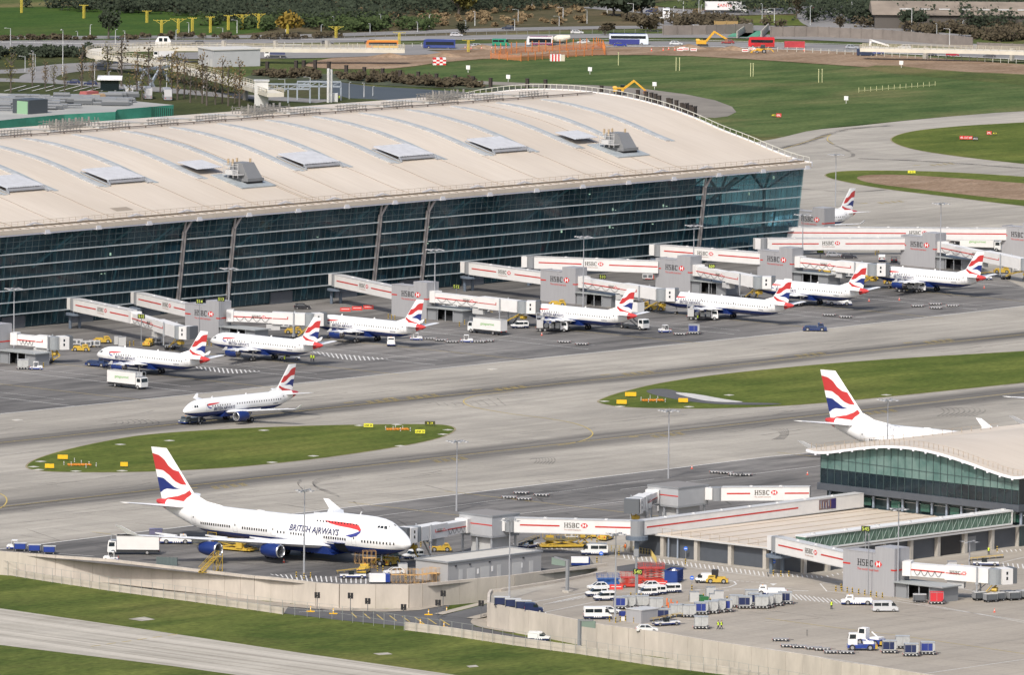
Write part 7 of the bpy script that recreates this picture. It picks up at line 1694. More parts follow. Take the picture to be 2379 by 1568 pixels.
# people
for n,x,y,h,pose,v,lb in [(15,1895,1155,160,'walk',HIVIS,'person walking in a yellow jacket, left of a pair in the yard'),(15,1925,1155,150,'walk',HIVIS,'person walking in a yellow vest, right of a pair in the yard'),(16,602,972,60,'arms',HIVIS,'person standing alone behind the container rows in a yellow vest'),(16,2035,475,200,'stand',HIVIS,'person in a yellow vest before the pier doors'),(16,1908,415,200,'arms',HIVIS,'person in a yellow vest beside a loader at the pier'),(15,1048,445,220,'stand',ORGV,'person in orange clothing behind the yellow railing'),
 (10,510,215,220,'stand',HIVIS,'person in a yellow vest, left of a pair under the second airliner tail'),(10,532,218,200,'walk',HIVIS,'person in a yellow vest, right of a pair under the second airliner tail'),(10,268,225,200,'arms',HIVIS,'person in a yellow vest beside the white belt loader'),(14,1168,560,200,'stand',HIVIS,'person in a yellow vest under the jumbo nose'),(7,325,1480,200,'arms',HIVIS,'person in a yellow vest at the fuel truck of the catered airliner'),(7,1705,1385,200,'arms',HIVIS,'person in a yellow vest at the fuel truck of the longest airliner'),(8,1200,1120,200,'stand',HIVIS,'person in a yellow vest at the fuel truck of the rightmost airliner'),(9,1260,305,200,'stand',HIVIS,'person in a lime coat behind the driving catering lorry')]:
    person(V3(n,x,y),h,lb,pose,v)
# ================= far field =================
G2=lambda *l:[g(*p) for p in l]
def farea(name,pts,mat,z,k=1): return area(name,G2(*pts),mat,z,k)
farea('field',[(1790,325),(1700,300),(1560,262),(1420,225),(1250,205),(1000,190),(920,165),(1000,150),(1150,137),(1400,128),(1560,128),(1760,140),(2060,160),(2378,186),(2700,200),(2700,245),(2378,256),(2100,279),(1900,298)],G_FIELD,.02,1)
farea('bare_earth',[(690,150),(800,128),(900,122),(1150,112),(1500,104),(1760,106),(2050,125),(2378,150),(2700,168),(2700,190),(2378,178),(2050,158),(1760,138),(1560,127),(1300,128),(1050,140),(930,158),(860,160),(760,160)],G_SOIL,.05,1)
farea('bare_earth',[(1000,182),(1200,192),(1450,200),(1640,225),(1720,255),(1680,275),(1600,270),(1540,250),(1480,225),(1300,205),(1100,195)],M('track_grey',(.20,.18,.15),.9,var=.25,scale=.05),.06,1)
farea('bare_earth',[(1640,258),(1660,255),(2378,292),(2378,297),(2100,285),(1900,273)],M('dry_strip',(.15,.14,.06),.95,var=.4,scale=.03),.045,1) if False else None
farea('scrub_ground',[(-200,40),(260,0),(700,-20),(2600,-30),(2600,60),(2378,75),(2000,60),(1400,66),(900,88),(600,90),(200,78),(-200,72)],G_SCRUB,.03,1)
farea('field',[(-300,20),(0,18),(200,12),(420,28),(560,34),(640,62),(600,78),(330,92),(0,94),(-300,94)],grass_mat('left_field',(.032,.070,.012),(.058,.098,.018),(.10,.10,.04),.3,.4),.07,1)
farea('field',[(1500,6),(1640,-6),(1960,-10),(1990,2),(1880,16),(1700,14),(1560,20)],G_GRASS,.09,1)
farea('left_scrub',[(-200,125),(210,128),(400,150),(560,185),(640,180),(760,190),(780,226),(900,236),(700,260),(300,300),(-200,330)],grass_mat('left_rough',(.035,.045,.016),(.065,.075,.028),(.10,.085,.05),0,.6),.06,1)
farea('roundabout_grass',[(1630,52),(1680,40),(1780,34),(1880,37),(1932,50),(1905,58),(1780,60),(1680,60)],G_LGR,.12,2)
farea('roundabout_grass',[(2008,42),(2050,30),(2090,38),(2240,60),(2200,66),(2100,58)],G_LGR,.12,2)
farea('field',[(1980,162),(2378,198),(2600,215),(2600,185),(2378,172),(2200,165),(2050,148)],G_GRASS,.055,1)
def froad(pts,w,z=.1,mat=None,name='road'):
    mb=MB(); mb.ribbon(smooth_poly(G2(*pts),2,False),w,z); struct(name,mb,mat or G_FROAD)
froad([(-200,108),(0,107),(330,110),(700,112),(1000,110),(1500,101),(1750,104),(2000,112),(2378,132),(2700,150)],26,.10)
froad([(-200,100),(300,98),(700,95),(1100,86),(1500,82),(1800,84),(2100,97),(2400,116),(2700,135)],20,.11)
froad([(-200,88),(400,86),(700,84),(900,77),(1200,67),(1500,62),(1750,66),(2000,80)],14,.12)
froad([(1400,14),(1560,28),(1700,30),(1850,24),(1960,18),(2100,14),(2400,16),(2700,18)],26,.13)
froad([(1965,14),(1955,35),(1975,60),(2050,76),(2200,88)],34,.135); froad([(1550,28),(1555,45),(1590,58),(1700,63),(1960,68)],22,.132)
froad([(-100,168),(90,165),(160,152),(260,148),(330,146),(420,140)],16,.12); froad([(110,192),(80,182),(110,168),(200,160),(330,156)],12,.14); froad([(-100,183),(150,190),(330,205),(560,225),(760,236)],14,.13)
froad([(400,130),(560,128),(700,128),(850,122),(1000,118)],30,.14)
mb=MB()
for pts,w in (([(-200,94),(330,104),(700,104)],.8),([(1450,107),(1750,110),(2378,138)],.8),([(700,92),(1500,90),(2000,104)],.5),([(0,117),(330,117)],.6)): mb.ribbon(smooth_poly(G2(*pts),1,False),w*2.2,.17)
for i in range(9): a=g(300+i*60,205-i*0.5); mb.ribbon([g(10+i*32,212),g(60+i*32,199)],.5,.18)
struct('white_line_marking',mb,LINEW)
# green hatched slip road
for x0 in (1712,1735):
    mb=MB(); mb.ribbon(G2((x0,86),(x0+22,72)),7,.2); struct('green_road_marking',mb,M('green_hatch',(.08,.28,.18),.8,var=.3,scale=.3))
# canal
mb=MB(); mb.sheet(G2((640,182),(760,186),(860,200),(960,205),(1090,214),(1200,224),(1050,236),(900,232),(780,226),(650,208)),.02); wt=struct('water',mb,M('canal_water',(.055,.058,.055),.45,spec=.3,var=.2,scale=.1))
farea('canal_bank',[(560,176),(640,172),(760,170),(950,182),(1120,198),(1250,205),(1200,214),(1000,203),(860,197),(760,186),(640,183),(560,200)],M('bank_dark',(.05,.06,.03),.95,var=.5,scale=.12),.08,1)
CP=M('timber_dark',(.045,.035,.03),.8)
def cpost():
    r=thing('timber_post'); mb=MB(); mb.box(-.5,.5,-.5,.5,0,3.2); mb.box(-.55,.55,-.55,.55,3.2,3.4); part('post',mb,CP,r); return r
pl=[d(2,x,y) for x,y in [(110,650),(372,640),(442,638),(545,635),(670,650),(828,682),(992,700),(1158,712),(1318,728),(1483,742),(1648,760),(1815,775),(1980,785),(2140,800)]]+[d(3,x,y) for x,y in [(155,805),(320,815),(830,870),(990,905),(1160,910),(1235,925),(1282,935),(1320,945),(1355,962),(1435,985),(1460,990),(1510,1005),(1560,1030),(1605,1032),(1590,1040),(1640,1050),(1680,1060),(1665,1068)]]
for p in pl: put('cpost',cpost,g(*p),20,'dark timber post in the line between the terminal roof and the field','post','dark timber posts beyond the roof')
# ---- foliage ----
def leaf_mat(name,c,v=.5): return M(name,c,.9,var=v,scale=.35,spec=.1)
LM={'dark':leaf_mat('leaf_dark',(.034,.044,.028)),'green':leaf_mat('leaf_green',(.045,.065,.025)),'brown':leaf_mat('leaf_brown',(.075,.062,.040)),'twig':leaf_mat('leaf_twig',(.17,.125,.07)),'gold':leaf_mat('leaf_gold',(.20,.14,.03)),'olive':leaf_mat('leaf_olive',(.11,.10,.03))}
BARK=M('bark',(.10,.085,.07),.9)
def clumps(mb,cx,cy,cz,rx,ry,rz_,n,s,rr,hollow=.45):
    for _ in range(n):
        while True:
            a,b,c=rr.uniform(-1,1),rr.uniform(-1,1),rr.uniform(-1,1); q=a*a+b*b+c*c
            if hollow*hollow<q<1: break
        p=Vector((cx+a*rx,cy+b*ry,cz+c*rz_)); k=s*rr.uniform(.5,1.3)
        u=Vector((rr.gauss(0,1),rr.gauss(0,1),rr.gauss(0,1))).normalized(); w=u.orthogonal().normalized(); 
        mb.add([p-u*k,p+w*k*.7,p+u*k,p-w*k*.7],[(0,1,2,3)])
def mktree(kind,h,w,n=260,seed=0,slim=False):
    def f():
        rr=random.Random(seed); r=thing('tree'); mb=MB(); mb.cyl((0,0,0),(0,0,h*(.9 if slim else .5)),w*.035+.12,6,.06)
        for i in range(6 if not slim else 12):
            a=rr.uniform(0,2*PI); z0=h*rr.uniform(.15,.45 if not slim else .8); mb.cyl((0,0,z0),(w*.35*math.cos(a),w*.35*math.sin(a),z0+h*(.28 if not slim else .13)),.09+w*.01,4,.03)
        part('trunk',mb,BARK,r); mb=MB()
        if slim: clumps(mb,0,0,h*.6,w*.5,w*.5,h*.42,n,.24,rr,.0)
        else:
            for i in range(7):
                a=rr.uniform(0,2*PI); q=rr.uniform(.05,.32)*w; clumps(mb,q*math.cos(a),q*math.sin(a),h*rr.uniform(.42,.72),w*rr.uniform(.2,.33),w*rr.uniform(.2,.33),h*rr.uniform(.18,.3),n//7,w*.075,rr,.2)
        part('crown',mb,LM[kind],r); return r
    return f
RT=random.Random(21)
def bush_belt(name,pts,hw,n,kind,hmin,hmax,lab):
    """far mass of thicket that reads as one"""
    mb=MB(); rr=random.Random(hash(name)%99+n); S=smooth_poly(G2(*pts),1,False); L=len(S)-1
    for i in range(n):
        k=rr.random()*L; j=int(k); p=S[j].lerp(S[min(j+1,L)],k-j); h=rr.uniform(hmin,hmax); w=h*rr.uniform(.5,1.1); ox,oy=rr.uniform(-hw,hw),rr.uniform(-hw,hw)
        for q in range(4): clumps(mb,p.x+ox+rr.uniform(-w,w)*.5,p.y+oy+rr.uniform(-w,w)*.5,h*rr.uniform(.3,.6),w*.7,w*.7,h*.45,20,.72,rr,.1)
    o=struct(name,mb,LM[kind],kind='stuff',recalc=False); o['label']=lab; return o
bush_belt('thicket',[(230,18),(420,22),(640,44),(760,52)],26,190,'dark',4,9,'dark thicket behind the yellow approach light masts')
bush_belt('thicket',[(560,-10),(760,6),(920,22),(1080,12),(1330,0)],34,230,'dark',5,11,'dark woodland belt along the top edge left of centre')
bush_belt('thicket',[(600,60),(800,62),(930,66)],20,90,'green',3,6,'green thicket below the woodland at the top')
bush_belt('thicket',[(800,44),(1000,52),(1200,40),(1400,30)],36,120,'twig',.8,2.2,'brown scrub on the bank beyond the main road')
bush_belt('thicket',[(2070,30),(2200,38),(2378,50),(2500,56)],55,360,'dark',6,12,'dark wood at the top right corner')
bush_belt('thicket',[(2180,62),(2300,80),(2420,88)],26,90,'brown',2,5,'brown undergrowth in front of the wood at the top right')
bush_belt('thicket',[(1550,48),(1650,58),(1700,60)],16,50,'brown',2,5,'low bare bushes by the roundabout')
bush_belt('thicket',[(0,92),(200,92),(420,86),(640,90),(800,86)],5,90,'brown',1.,2.2,'low brown hedge along the far road')
bush_belt('thicket',[(640,175),(800,182),(950,190),(1100,203)],9,90,'brown',1.5,3.2,'brown reeds along the canal bank')
bush_belt('thicket',[(-50,130),(0,132),(150,128),(210,126)],14,70,'dark',2,4,'dark hedge under the left road')
for x,y,k,h,w,lab in [(252,90,'dark',11,9,'dark leaning bare tree in the left field'),(667,78,'gold',9,11,'round golden bush beside the approach lights'),(1065,34,'olive',11,12,'olive tree among the dark woodland at the top'),(1072,83,'dark',5,6,'small dark round bush by the main road'),(1455,38,'dark',10,18,'wide dark evergreen above the coach'),(1425,35,'dark',9,12,'dark evergreen left of the wide one above the coach'),(1490,34,'dark',10,12,'dark evergreen right of the wide one above the coach'),(1660,22,'dark',8,10,'dark bush beside the upper road'),(1408,75,'brown',4,7,'brown bush at the road bend'),(1510,72,'brown',6,11,'bare brown bush cluster right of the bend'),(1625,62,'brown',6,5,'bare roadside tree by the roundabout'),(1850,45,'brown',10,6,'tall bare tree on the roundabout'),(1885,52,'dark',5,7,'dark shrub on the roundabout'),(2115,70,'dark',9,12,'dark tree cluster at the road fork'),(1950,72,'brown',7,5,'thin bare tree beside the junction'),(2340,30,'dark',12,12,'tall dark tree before the brown shed roof'),(1405,82,'brown',4,5,'small bare bush above the white arrows sign')]:
    put(('tree',k,h,w),mktree(k,h,w,380 if w>8 else 220,int(x)),g(x,y),RT.uniform(0,360),lab,'tree')
SLIM=[(25,215,12),(75,200,9),(105,208,8),(125,205,7),(190,205,12),(215,210,9),(250,190,11),(282,200,15),(318,225,13),(330,232,9),(345,218,14),(372,215,10),(398,225,13),(412,232,14),(428,228,12),(442,238,10),(455,230,9),(470,240,14),(480,245,12),(500,243,10),(516,240,13),(530,246,12),(545,240,9),(556,248,13),(300,240,8),(150,215,8)]
for i,(x,y,h) in enumerate(SLIM): put(('slim',i%3),mktree('twig' if i%3 else 'olive',10,2.6 if i%3 else 3.2,150,i,True),g(x,y),RT.uniform(0,360),'slender bare poplar in the rows between the office building and the guideway','tree','slender bare poplars at upper left',scale=h/8.2)
# ---- approach light masts (yellow) ----
def mkappr(h,w):
    def f():
        r=thing('approach_light_mast'); mb=MB(); mb.bar((0,-.35,0),(0,-.35,h),.22); mb.bar((0,.35,0),(0,.35,h),.22); mb.bar((.5,0,0),(.5,0,h),.2)
        for i in range(int(h/1.2)): mb.bar((0,-.35,i*1.2),(0,.35,i*1.2+1.2),.16)
        part('lattice_pole',mb,M('mast_yellow',(.50,.40,.05),.5),r); mb=MB(); mb.bar((0,-w/2,h),(0,w/2,h),.28)
        if w>4: mb.bar((0,-w*.4,h),(0,0,h-3),.2); mb.bar((0,w*.4,h),(0,0,h-3),.2)
        for i in range(5): mb.box(-.15,.15,-w/2+w*i/4-.12,-w/2+w*i/4+.12,h,h+.5)
        part('crossbar',mb,M('mast_yellow',(.50,.40,.05),.5),r); return r
    return f
for n,x,y,ty,w in [(1,195,115,-40,3),(1,762,165,45,3),(1,1335,205,98,3),(1,1468,315,182,5.5),(1,1620,300,170,5.5),(1,1748,305,162,3),(1,1912,295,152,3),(1,2075,270,140,3),(1,2200,265,132,5.5),(2,32,255,125,4.5),(2,295,310,225,4),(2,1310,400,318,4),(2,1938,470,390,4),(2,735,345,262,5)]:
    q=t(n,x,y); dd=(Vector(CAM)-q).length; dpx=(y-ty)*.2554; s=dpx/(F/dd)/10.
    put(('appr',w),mkappr(10.,w),(q.x,q.y,0),222.6,'yellow lattice approach light mast at the edge of the far field','light mast','yellow approach light masts',scale=(1,1,max(.4,s)))
# ---- far street lamps ----
LL=[(4,250,75,-40),(4,472,65,-30),(4,785,195,-40),(4,905,118,-30),(4,975,200,25),(4,1015,160,-30),(4,1330,285,75),(4,1558,345,210),(4,1675,410,260),(4,408,228,55),(4,82,205,75),(4,1795,300,190),(3,40,275,170),(3,72,208,85),(3,198,50,-40),(3,445,235,145),(3,480,195,65),(3,698,212,85),(3,882,118,55),(3,1097,85,10),(3,1182,80,0),(3,1248,60,0),(3,1575,100,5),(3,1715,130,0),(3,1800,50,0),(3,1735,180,45),(3,1912,205,100),(3,2290,205,30),(3,1118,180,30),(3,1485,175,60),
(2,280,290,170),(2,600,335,225),(2,715,260,145),(2,1045,305,210),(2,1142,255,125),(2,1477,290,195),(2,1583,245,135),(2,1915,270,180),(2,1998,232,100),(1,95,410,255),(1,570,700,270),(1,705,360,280),(1,820,330,225),(1,1050,400,270),(1,1135,370,275),(1,1600,365,270),(1,1716,315,200),(1,2025,330,250),(1,2155,300,180),(1,228,650,510),(1,300,650,460),(1,320,650,490),(1,860,740,590),(1,990,790,650),(1,1250,800,590),(1,1515,800,640),(1,1850,860,730),(2,270,830,720),(2,500,850,700),(2,855,900,750),(2,990,880,750),(2,1070,870,815),(2,865,200,170)]
for i,(n,x,y,ty) in enumerate(LL):
    q=t(n,x,y); dd=(Vector(CAM)-q).length; s=(y-ty)*.2554/(F/dd)/10.
    put('lamp'+str(i%2),mklamp(10,1.6,(.42,.44,.44) if i%2 else (.55,.56,.55),i%5==0) if i>1 else mklamp(10,1.6,(.42,.44,.44) if i%2 else (.55,.56,.55)),(q.x,q.y,0),RT.choice([30,120,210]),'thin street lamp along the far roads beyond the airfield','street lamp','street lamps along the far roads',scale=(1,1,max(.3,s)))
# ---- elevated guideway ----
GW=thing('elevated_guideway','pale elevated guideway that turns a hairpin beyond the office building','guideway')
TRK=M('guideway_cream',(.62,.58,.49),.6,var=.1,scale=.2)
def gw(pts,z,w,name):
    P_=smooth_poly([g(*p,z) for p in pts],3,False); mb=MB(); 
    for zz,wd,mi in ((z-1.1,w-1.2,1),(z,w,0)): 
        pass
    n=len(P_); L=[]
    for i in range(n):
        a=P_[max(0,i-1)];b=P_[min(n-1,i+1)];dd=(b-a).normalized();nn=Vector((-dd.y,dd.x)); L.append((P_[i]+nn*w/2,P_[i]-nn*w/2))
    rings=[[(a.x,a.y,z-1.2),(b.x,b.y,z-1.2),(b.x,b.y,z+.1),(a.x,a.y,z+.1)] for a,b in L]; mb.loft(rings); part(name,mb,TRK,GW)
    rm=MB()
    for side in (0,1):
        pp=[l[side] for l in L]
        for hh in (.6,1.3):
            for a,b in zip(pp,pp[1:]): rm.bar((a.x,a.y,z+hh),(b.x,b.y,z+hh),.12)
        acc=0
        for a,b in zip(pp,pp[1:]):
            LL_=(b-a).length; k=max(1,int(LL_/2.2))
            for j in range(k): q=a.lerp(b,j/k); rm.bar((q.x,q.y,z),(q.x,q.y,z+1.3),.12)
    part('railing',rm,M('rail_cream',(.45,.41,.32),.6),GW); return P_
c1=gw([(940,113),(830,112),(700,112),(500,109),(400,108),(330,109),(260,111),(225,114),(216,121),(228,127),(270,131),(340,139),(430,158),(500,176),(560,192),(600,203),(640,216)],5.2,5.5,'deck')
c2=gw([(2000,110),(2080,112),(2200,114),(2300,116),(2500,122)],4.,5,'deck')
mb=MB()
for x,y in [(227,142),(240,148),(281,160),(570,232),(760,122),(640,122),(520,122),(2350,140),(2150,136)]:
    q=g(x,y); mb.box(q.x-.6,q.x+.6,q.y-.6,q.y+.6,0,4.2)
part('pier',mb,CONCP,GW)
q=t(1,1420,790); mb=MB()
for a,b in (((-9,0,0),(-5,0,6)),((-1,0,0),(-5,0,6)),((1,4,0),(6,4,6)),((11,4,0),(6,4,6))): mb.bar((q.x+a[0],q.y+a[1],a[2]),(q.x+b[0],q.y+b[1],b[2]),.7)
mb.bar((q.x-9,q.y,6),(q.x+10,q.y+4,6.),.9); part('truss_leg',mb,M('steel_blue',(.30,.34,.38),.5),GW)
a_=g(607,246); mb=MB(); mb.box(-2.2,2.2,-1.6,1.6,0,8); mb.box(-2.5,2.5,-1.9,1.9,8,8.4,1); single('guideway_tower',mb,[M('tower_white',(.6,.6,.58),.5),LGREY],'white tower at the end of the guideway behind the roof','tower',loc=(a_.x,a_.y,0),rz=-47)
mb=MB()
for x,y,x2,y2,z in ((592+35*0,0,0,0,0),): pass
p0=g(618,238);p1=g(742,238)
def port():
    r=thing('portal_frame'); mb=MB(); mb.bar((0,0,4.5),(14,0,4.5),.5); mb.bar((0,0,6),(14,0,6),.5)
    for i in range(5): mb.bar((i*3.5,0,4.5),(i*3.5,0,6),.3); mb.bar((i*3.5,0,4.5),(min(14,i*3.5+3.5),0,6),.2)
    for x in (0,7,14): mb.bar((x,0,0),(x,0,4.5),.5)
    part('frame',mb,M('steel_blue',(.30,.34,.38),.5),r); return r
put('portal',port,p0+Vector((0,0,0)),-47,'left blue grey steel portal frame behind the roof edge','portal','steel portals behind the roof'); put('portal',port,g(690,232),-47,'right blue grey steel portal frame behind the roof edge','portal','steel portals behind the roof')
mb=MB(); mb.cyl((0,0,0),(0,0,11),.45,8); mb.cyl((1.4,0,0),(1.4,0,10.6),.4,8); q=g(762,238); single('chimney_pair',mb,[M('tower_white',(.6,.6,.58),.5)],'pair of tall white pipes behind the roof','chimney',loc=(q.x,q.y,0))
mb=MB(); mb.box(-1.3,1.3,-1,1,0,2.8); q=g(775,236); single('white_hut',mb,M('tower_white',(.6,.6,.58),.5),'small white hut beside the tall white pipes','hut',loc=(q.x,q.y,0),rz=-47)
person(g(788,233),200,'person in a yellow jacket beside the small white hut behind the roof','stand',HIVIS)
# ---- office building with green glass (left) ----
OB=thing('office_building','green glazed office block with a grey roof full of plant at the left edge','office building')
GGR=M('office_green',(.06,.27,.20),.2,var=.3,scale=.12); RFG=M('office_roof',(.33,.33,.31),.8,var=.12,scale=.06)
zr=13.
def oblock(pts,z1,mat_s,mat_t,nm):
    q=[g(*p,z1) for p in pts]; mb=MB(); mb.prism([(p.x,p.y) for p in q],0,z1,0,1); return part(nm,mb,[mat_s,mat_t],OB)
oblock([(403,243),(300,233),(215,226),(0,216),(-200,222),(-200,300),(60,273),(150,265),(268,259),(272,254)],zr,GGR,RFG,'main_block')
q=[g(*p,zr+3.4) for p in [(53,244),(76,246),(112,245),(82,243)]]
bq=g(70,262,zr); mb=MB(); mb.box(bq.x-4,bq.x+4,bq.y-3.4,bq.y+3.4,zr-2,zr+4.2,0); part('roof_box',mb,[M('box_dark',(.06,.07,.08),.5)],OB)
mb=MB(); mb.box(bq.x-4.06,bq.x-4.01,bq.y-3,bq.y+1.5,zr-1,zr+3.8); part('roof_box_panel',mb,M('pale_green_panel',(.25,.42,.26),.4),OB)
rr=random.Random(4)
for i in range(60):
    x=rr.uniform(-10,300);y=rr.uniform(226,262-x*.06); q=g(x,y,zr); mb=MB(); w=rr.uniform(2,5);hh=rr.uniform(.6,1.6); mb.box(-w,w,-.9,.9,0,hh*.6,0); mb.box(-w*.95,w*.95,-.95,.95,hh*.6,hh,1)
    o=part('roof_plant',mb,[DGREY,MGREY],OB,loc=(q.x,q.y,zr+.01*i),rz=-47)
q=g(207,228,zr); mb=MB(); mb.taper(-3,3,-1.8,1.8,0,2.2,.5,.5,.4); part('roof_cooler',mb,M('cooler_red',(.35,.1,.09),.6),OB,loc=(q.x,q.y,zr))
q=g(232,230,zr); mb=MB(); mb.taper(-2.6,2.6,-1.8,1.8,0,1.6,.5,.5,.4); part('roof_cooler',mb,M('cooler_tan',(.4,.27,.15),.6),OB,loc=(q.x,q.y,zr))
mb=MB()
for i in range(30):
    a=g(262+i*4.8,240+i*.4,zr-.0); mb.box(a.x-.1,a.x+.1,a.y-.1,a.y+.1,2,zr)
part('facade_fin',mb,M('fin_dark',(.02,.07,.05),.4),OB)
q=g(45,222,6); mb=MB(); mb.box(-16,16,-2.5,2.5,0,4.6,0); mb.box(-16.3,16.3,-2.8,2.8,4.6,4.9,1); put_text(mb,'Ccl',3.,(-2,-2.55,.9),(1,0,0),(0,0,1),mi=1); single('coach_hall',mb,[M('hall_blue',(.02,.05,.2),.4),M('hall_white',(.62,.62,.6),.5)],'long blue walled shed with a white roof at the left edge','shed',loc=(q.x,q.y,0),rz=-55)
for x,y,lb in [(255,210,'small pavilion with a sloping white roof left of the coaches'),]:
    q=g(x,y); mb=MB(); mb.box(-3,3,-2,2,0,3.5,0); mb.hexa([(-4,-3,3.6),(4,-3,3.6),(4,3,4.4),(-4,3,4.4),(-4,-3,3.9),(4,-3,3.9),(4,3,4.7),(-4,3,4.7)],1); single('pavilion',mb,[GLASS,WHITE],lb,'pavilion',loc=(q.x,q.y,0),rz=-47)
# ---- far buildings ----
def fbox(px,py,L,W,H,rz,c1,c2,lb,name='building',doors=0):
    q=g(px,py); r=thing(name,lb,'building' if name=='building' else name.replace('_',' '),(q.x,q.y,0),rz)
    mb=MB(); mb.box(-L/2,L/2,-W/2,W/2,0,H); part('wall',mb,c1,r); mb=MB(); mb.box(-L/2-.3,L/2+.3,-W/2-.3,W/2+.3,H,H+.3); part('roof',mb,c2,r)
    for i in range(doors): 
        mb=MB(); mb.box(-L/2-.05,-L/2-.01,-W/2+1+i*3,-W/2+3+i*3,0,2.6); part('door',mb,LGREY,r)
    return r
fbox(532,151,17,13,5.6,-22,M('box_pale',(.42,.43,.44),.6,var=.05),M('box_roof',(.52,.51,.47),.7),'pale box shaped plant building inside the guideway bend',doors=2)
q=g(2320,62); rshed=thing('farm_shed','long low shed with a brown patched roof at the top right corner','shed',(q.x,q.y,0),-47)
mb=MB(); mb.box(-45,60,-14,14,0,5); part('wall',mb,M('shed_wall',(.10,.09,.08),.8),rshed); mb=MB(); mb.hexa([(-46,-15,5),(61,-15,5),(61,15,5),(-46,15,5),(-46,-1,9),(61,-1,9),(61,1,9),(-46,1,9)]); part('roof',mb,M('shed_roof',(.23,.19,.15),.8,var=.25,scale=.12),rshed)
mb=MB()
for i in range(14): mb.box(-36+i*7,-32+i*7,-10,-8.5,6.6,7.0)
part('roof_light',mb,LGREY,rshed)
def noisefence(pts,h,lb,mat,name='timber_fence'): 
    r=thing(name,lb,'fence'); mb=MB(); S=G2(*pts)
    for a,b in zip(S,S[1:]):
        L=(b-a).length;k=max(1,int(L/4)); dd=(b-a)/k
        for j in range(k): 
            p_=a+dd*j; q_=a+dd*(j+.94); mb.bar((p_.x,p_.y,h/2),(q_.x,q_.y,h/2),.25,h)
            mb.bar((p_.x,p_.y,0),(p_.x,p_.y,h+.15),.4)
    part('panels',mb,mat,r); return r
TF=M('timber_grey',(.20,.175,.155),.8,var=.15,scale=.3)
noisefence([(1540,81),(1640,80),(1750,76)],3.4,'grey timber noise fence left of the green slip road',TF)
noisefence([(1790,85),(1900,85),(2050,92),(2200,104),(2260,110)],3.6,'long grey timber noise fence right of the green slip road',TF)
noisefence([(2270,118),(2378,122),(2500,128)],3.,'grey timber fence at the right edge',TF)
noisefence([(1660,68),(1715,68)],3.,'tan timber fence beside the green slip road',M('timber_tan',(.36,.24,.10),.8))
noisefence([(1925,86),(1945,86)],3.4,'orange board in front of the long timber fence',M('board_orange',(.5,.27,.08),.8),'hoarding')
noisefence([(1712,88),(1735,72),(1745,68)],2.5,'curved concrete parapet at the left of the green slip road',CONCP,'parapet'); noisefence([(1768,88),(1785,70)],2.5,'curved concrete parapet at the right of the green slip road',CONCP,'parapet')
fence('railing',[g(*p) for p in [(1740,118),(1850,120),(2000,128),(2378,148)]],0,1.6,3,'pale railing along the roadworks at the right',True,M('rail_pale',(.52,.52,.46),.5),'railing',r=.12)
fence('railing',[g(*p) for p in [(640,106),(830,108),(1000,108)]],0,1.4,3,'pale railing along the guideway road',True,M('rail_pale',(.52,.52,.46),.5),'railing',r=.12)
for dy in (0,6):
    fence('crash_barrier',[g(*p) for p in [(0,92+dy*1.2),(400,90+dy),(800,84+dy),(1200,74+dy),(1500,69+dy),(1750,72+dy)]],0,.9,4,'steel crash barrier along the far dual carriageway, '+('upper run' if dy==0 else 'lower run'),True,M('barrier_steel',(.22,.22,.21),.6),'crash barrier',r=.1)
# orange net fence and cabins
NETM=M('orange_net',(.55,.20,.08),.7,alpha=.55)
r=thing('orange_net_fence','long orange plastic net fence around the far earthworks','fence'); mb=MB(); S=G2((1140,136),(1210,142),(1300,134),(1405,127),(1400,112),(1380,104)); pm=MB()
for a,b in zip(S,S[1:]):
    mb.quad((a.x,a.y,.2),(b.x,b.y,.2),(b.x,b.y,2.),(a.x,a.y,2.)); L=(b-a).length
    for j in range(int(L/4)): p_=a.lerp(b,j*4/L); pl_=MB(); pl_.bar((p_.x,p_.y,0),(p_.x,p_.y,3.),.22); part('post',pl_,M('post_orange',(.6,.2,.05),.6),r)
part('net',mb,NETM,r); 0 and part('post',pm,M('post_orange',(.6,.2,.05),.6),r)
r=thing('orange_net_fence','second orange net fence along the upper edge of the earthworks','fence'); mb=MB(); S=G2((1150,128),(1220,122),(1300,118),(1400,113)); pm=MB()
for a,b in zip(S,S[1:]):
    mb.quad((a.x,a.y,.2),(b.x,b.y,.2),(b.x,b.y,2.),(a.x,a.y,2.)); L=(b-a).length
    for j in range(int(L/3)): p_=a.lerp(b,j*3/L); pl_=MB(); pl_.bar((p_.x,p_.y,0),(p_.x,p_.y,4.),.22); part('post',pl_,M('post_orange',(.6,.2,.05),.6),r)
part('net',mb,NETM,r); 0 and part('post',pm,M('post_orange',(.6,.2,.05),.6),r)
mb=MB(); 
for i in range(4):
    for j in range(4): mb.box(-3+i*1.5,-1.5+i*1.5,-2,2,j*.85,(j+1)*.85,(i+j)%2)
q=g(1020,150); single('chequered_cabin',mb,[WHITE,REDS],'red and white chequered equipment cabin at the corner of the field','cabin',loc=(q.x,q.y,0),rz=-42).scale=(.72,.72,.72)
mb=MB()
for i in range(7): mb.box(-3+i*.85,-3+(i+1)*.85,-1.6,1.6,0,3.2,i%2)
mb.box(3.,5.,-1.4,1.4,0,2.9,2); q=g(1290,141); single('striped_cabin',mb,[WHITE,REDS,CREAM],'red and white striped cabin inside the orange fence','cabin',loc=(q.x,q.y,0),rz=-42).scale=(.62,.62,.72)
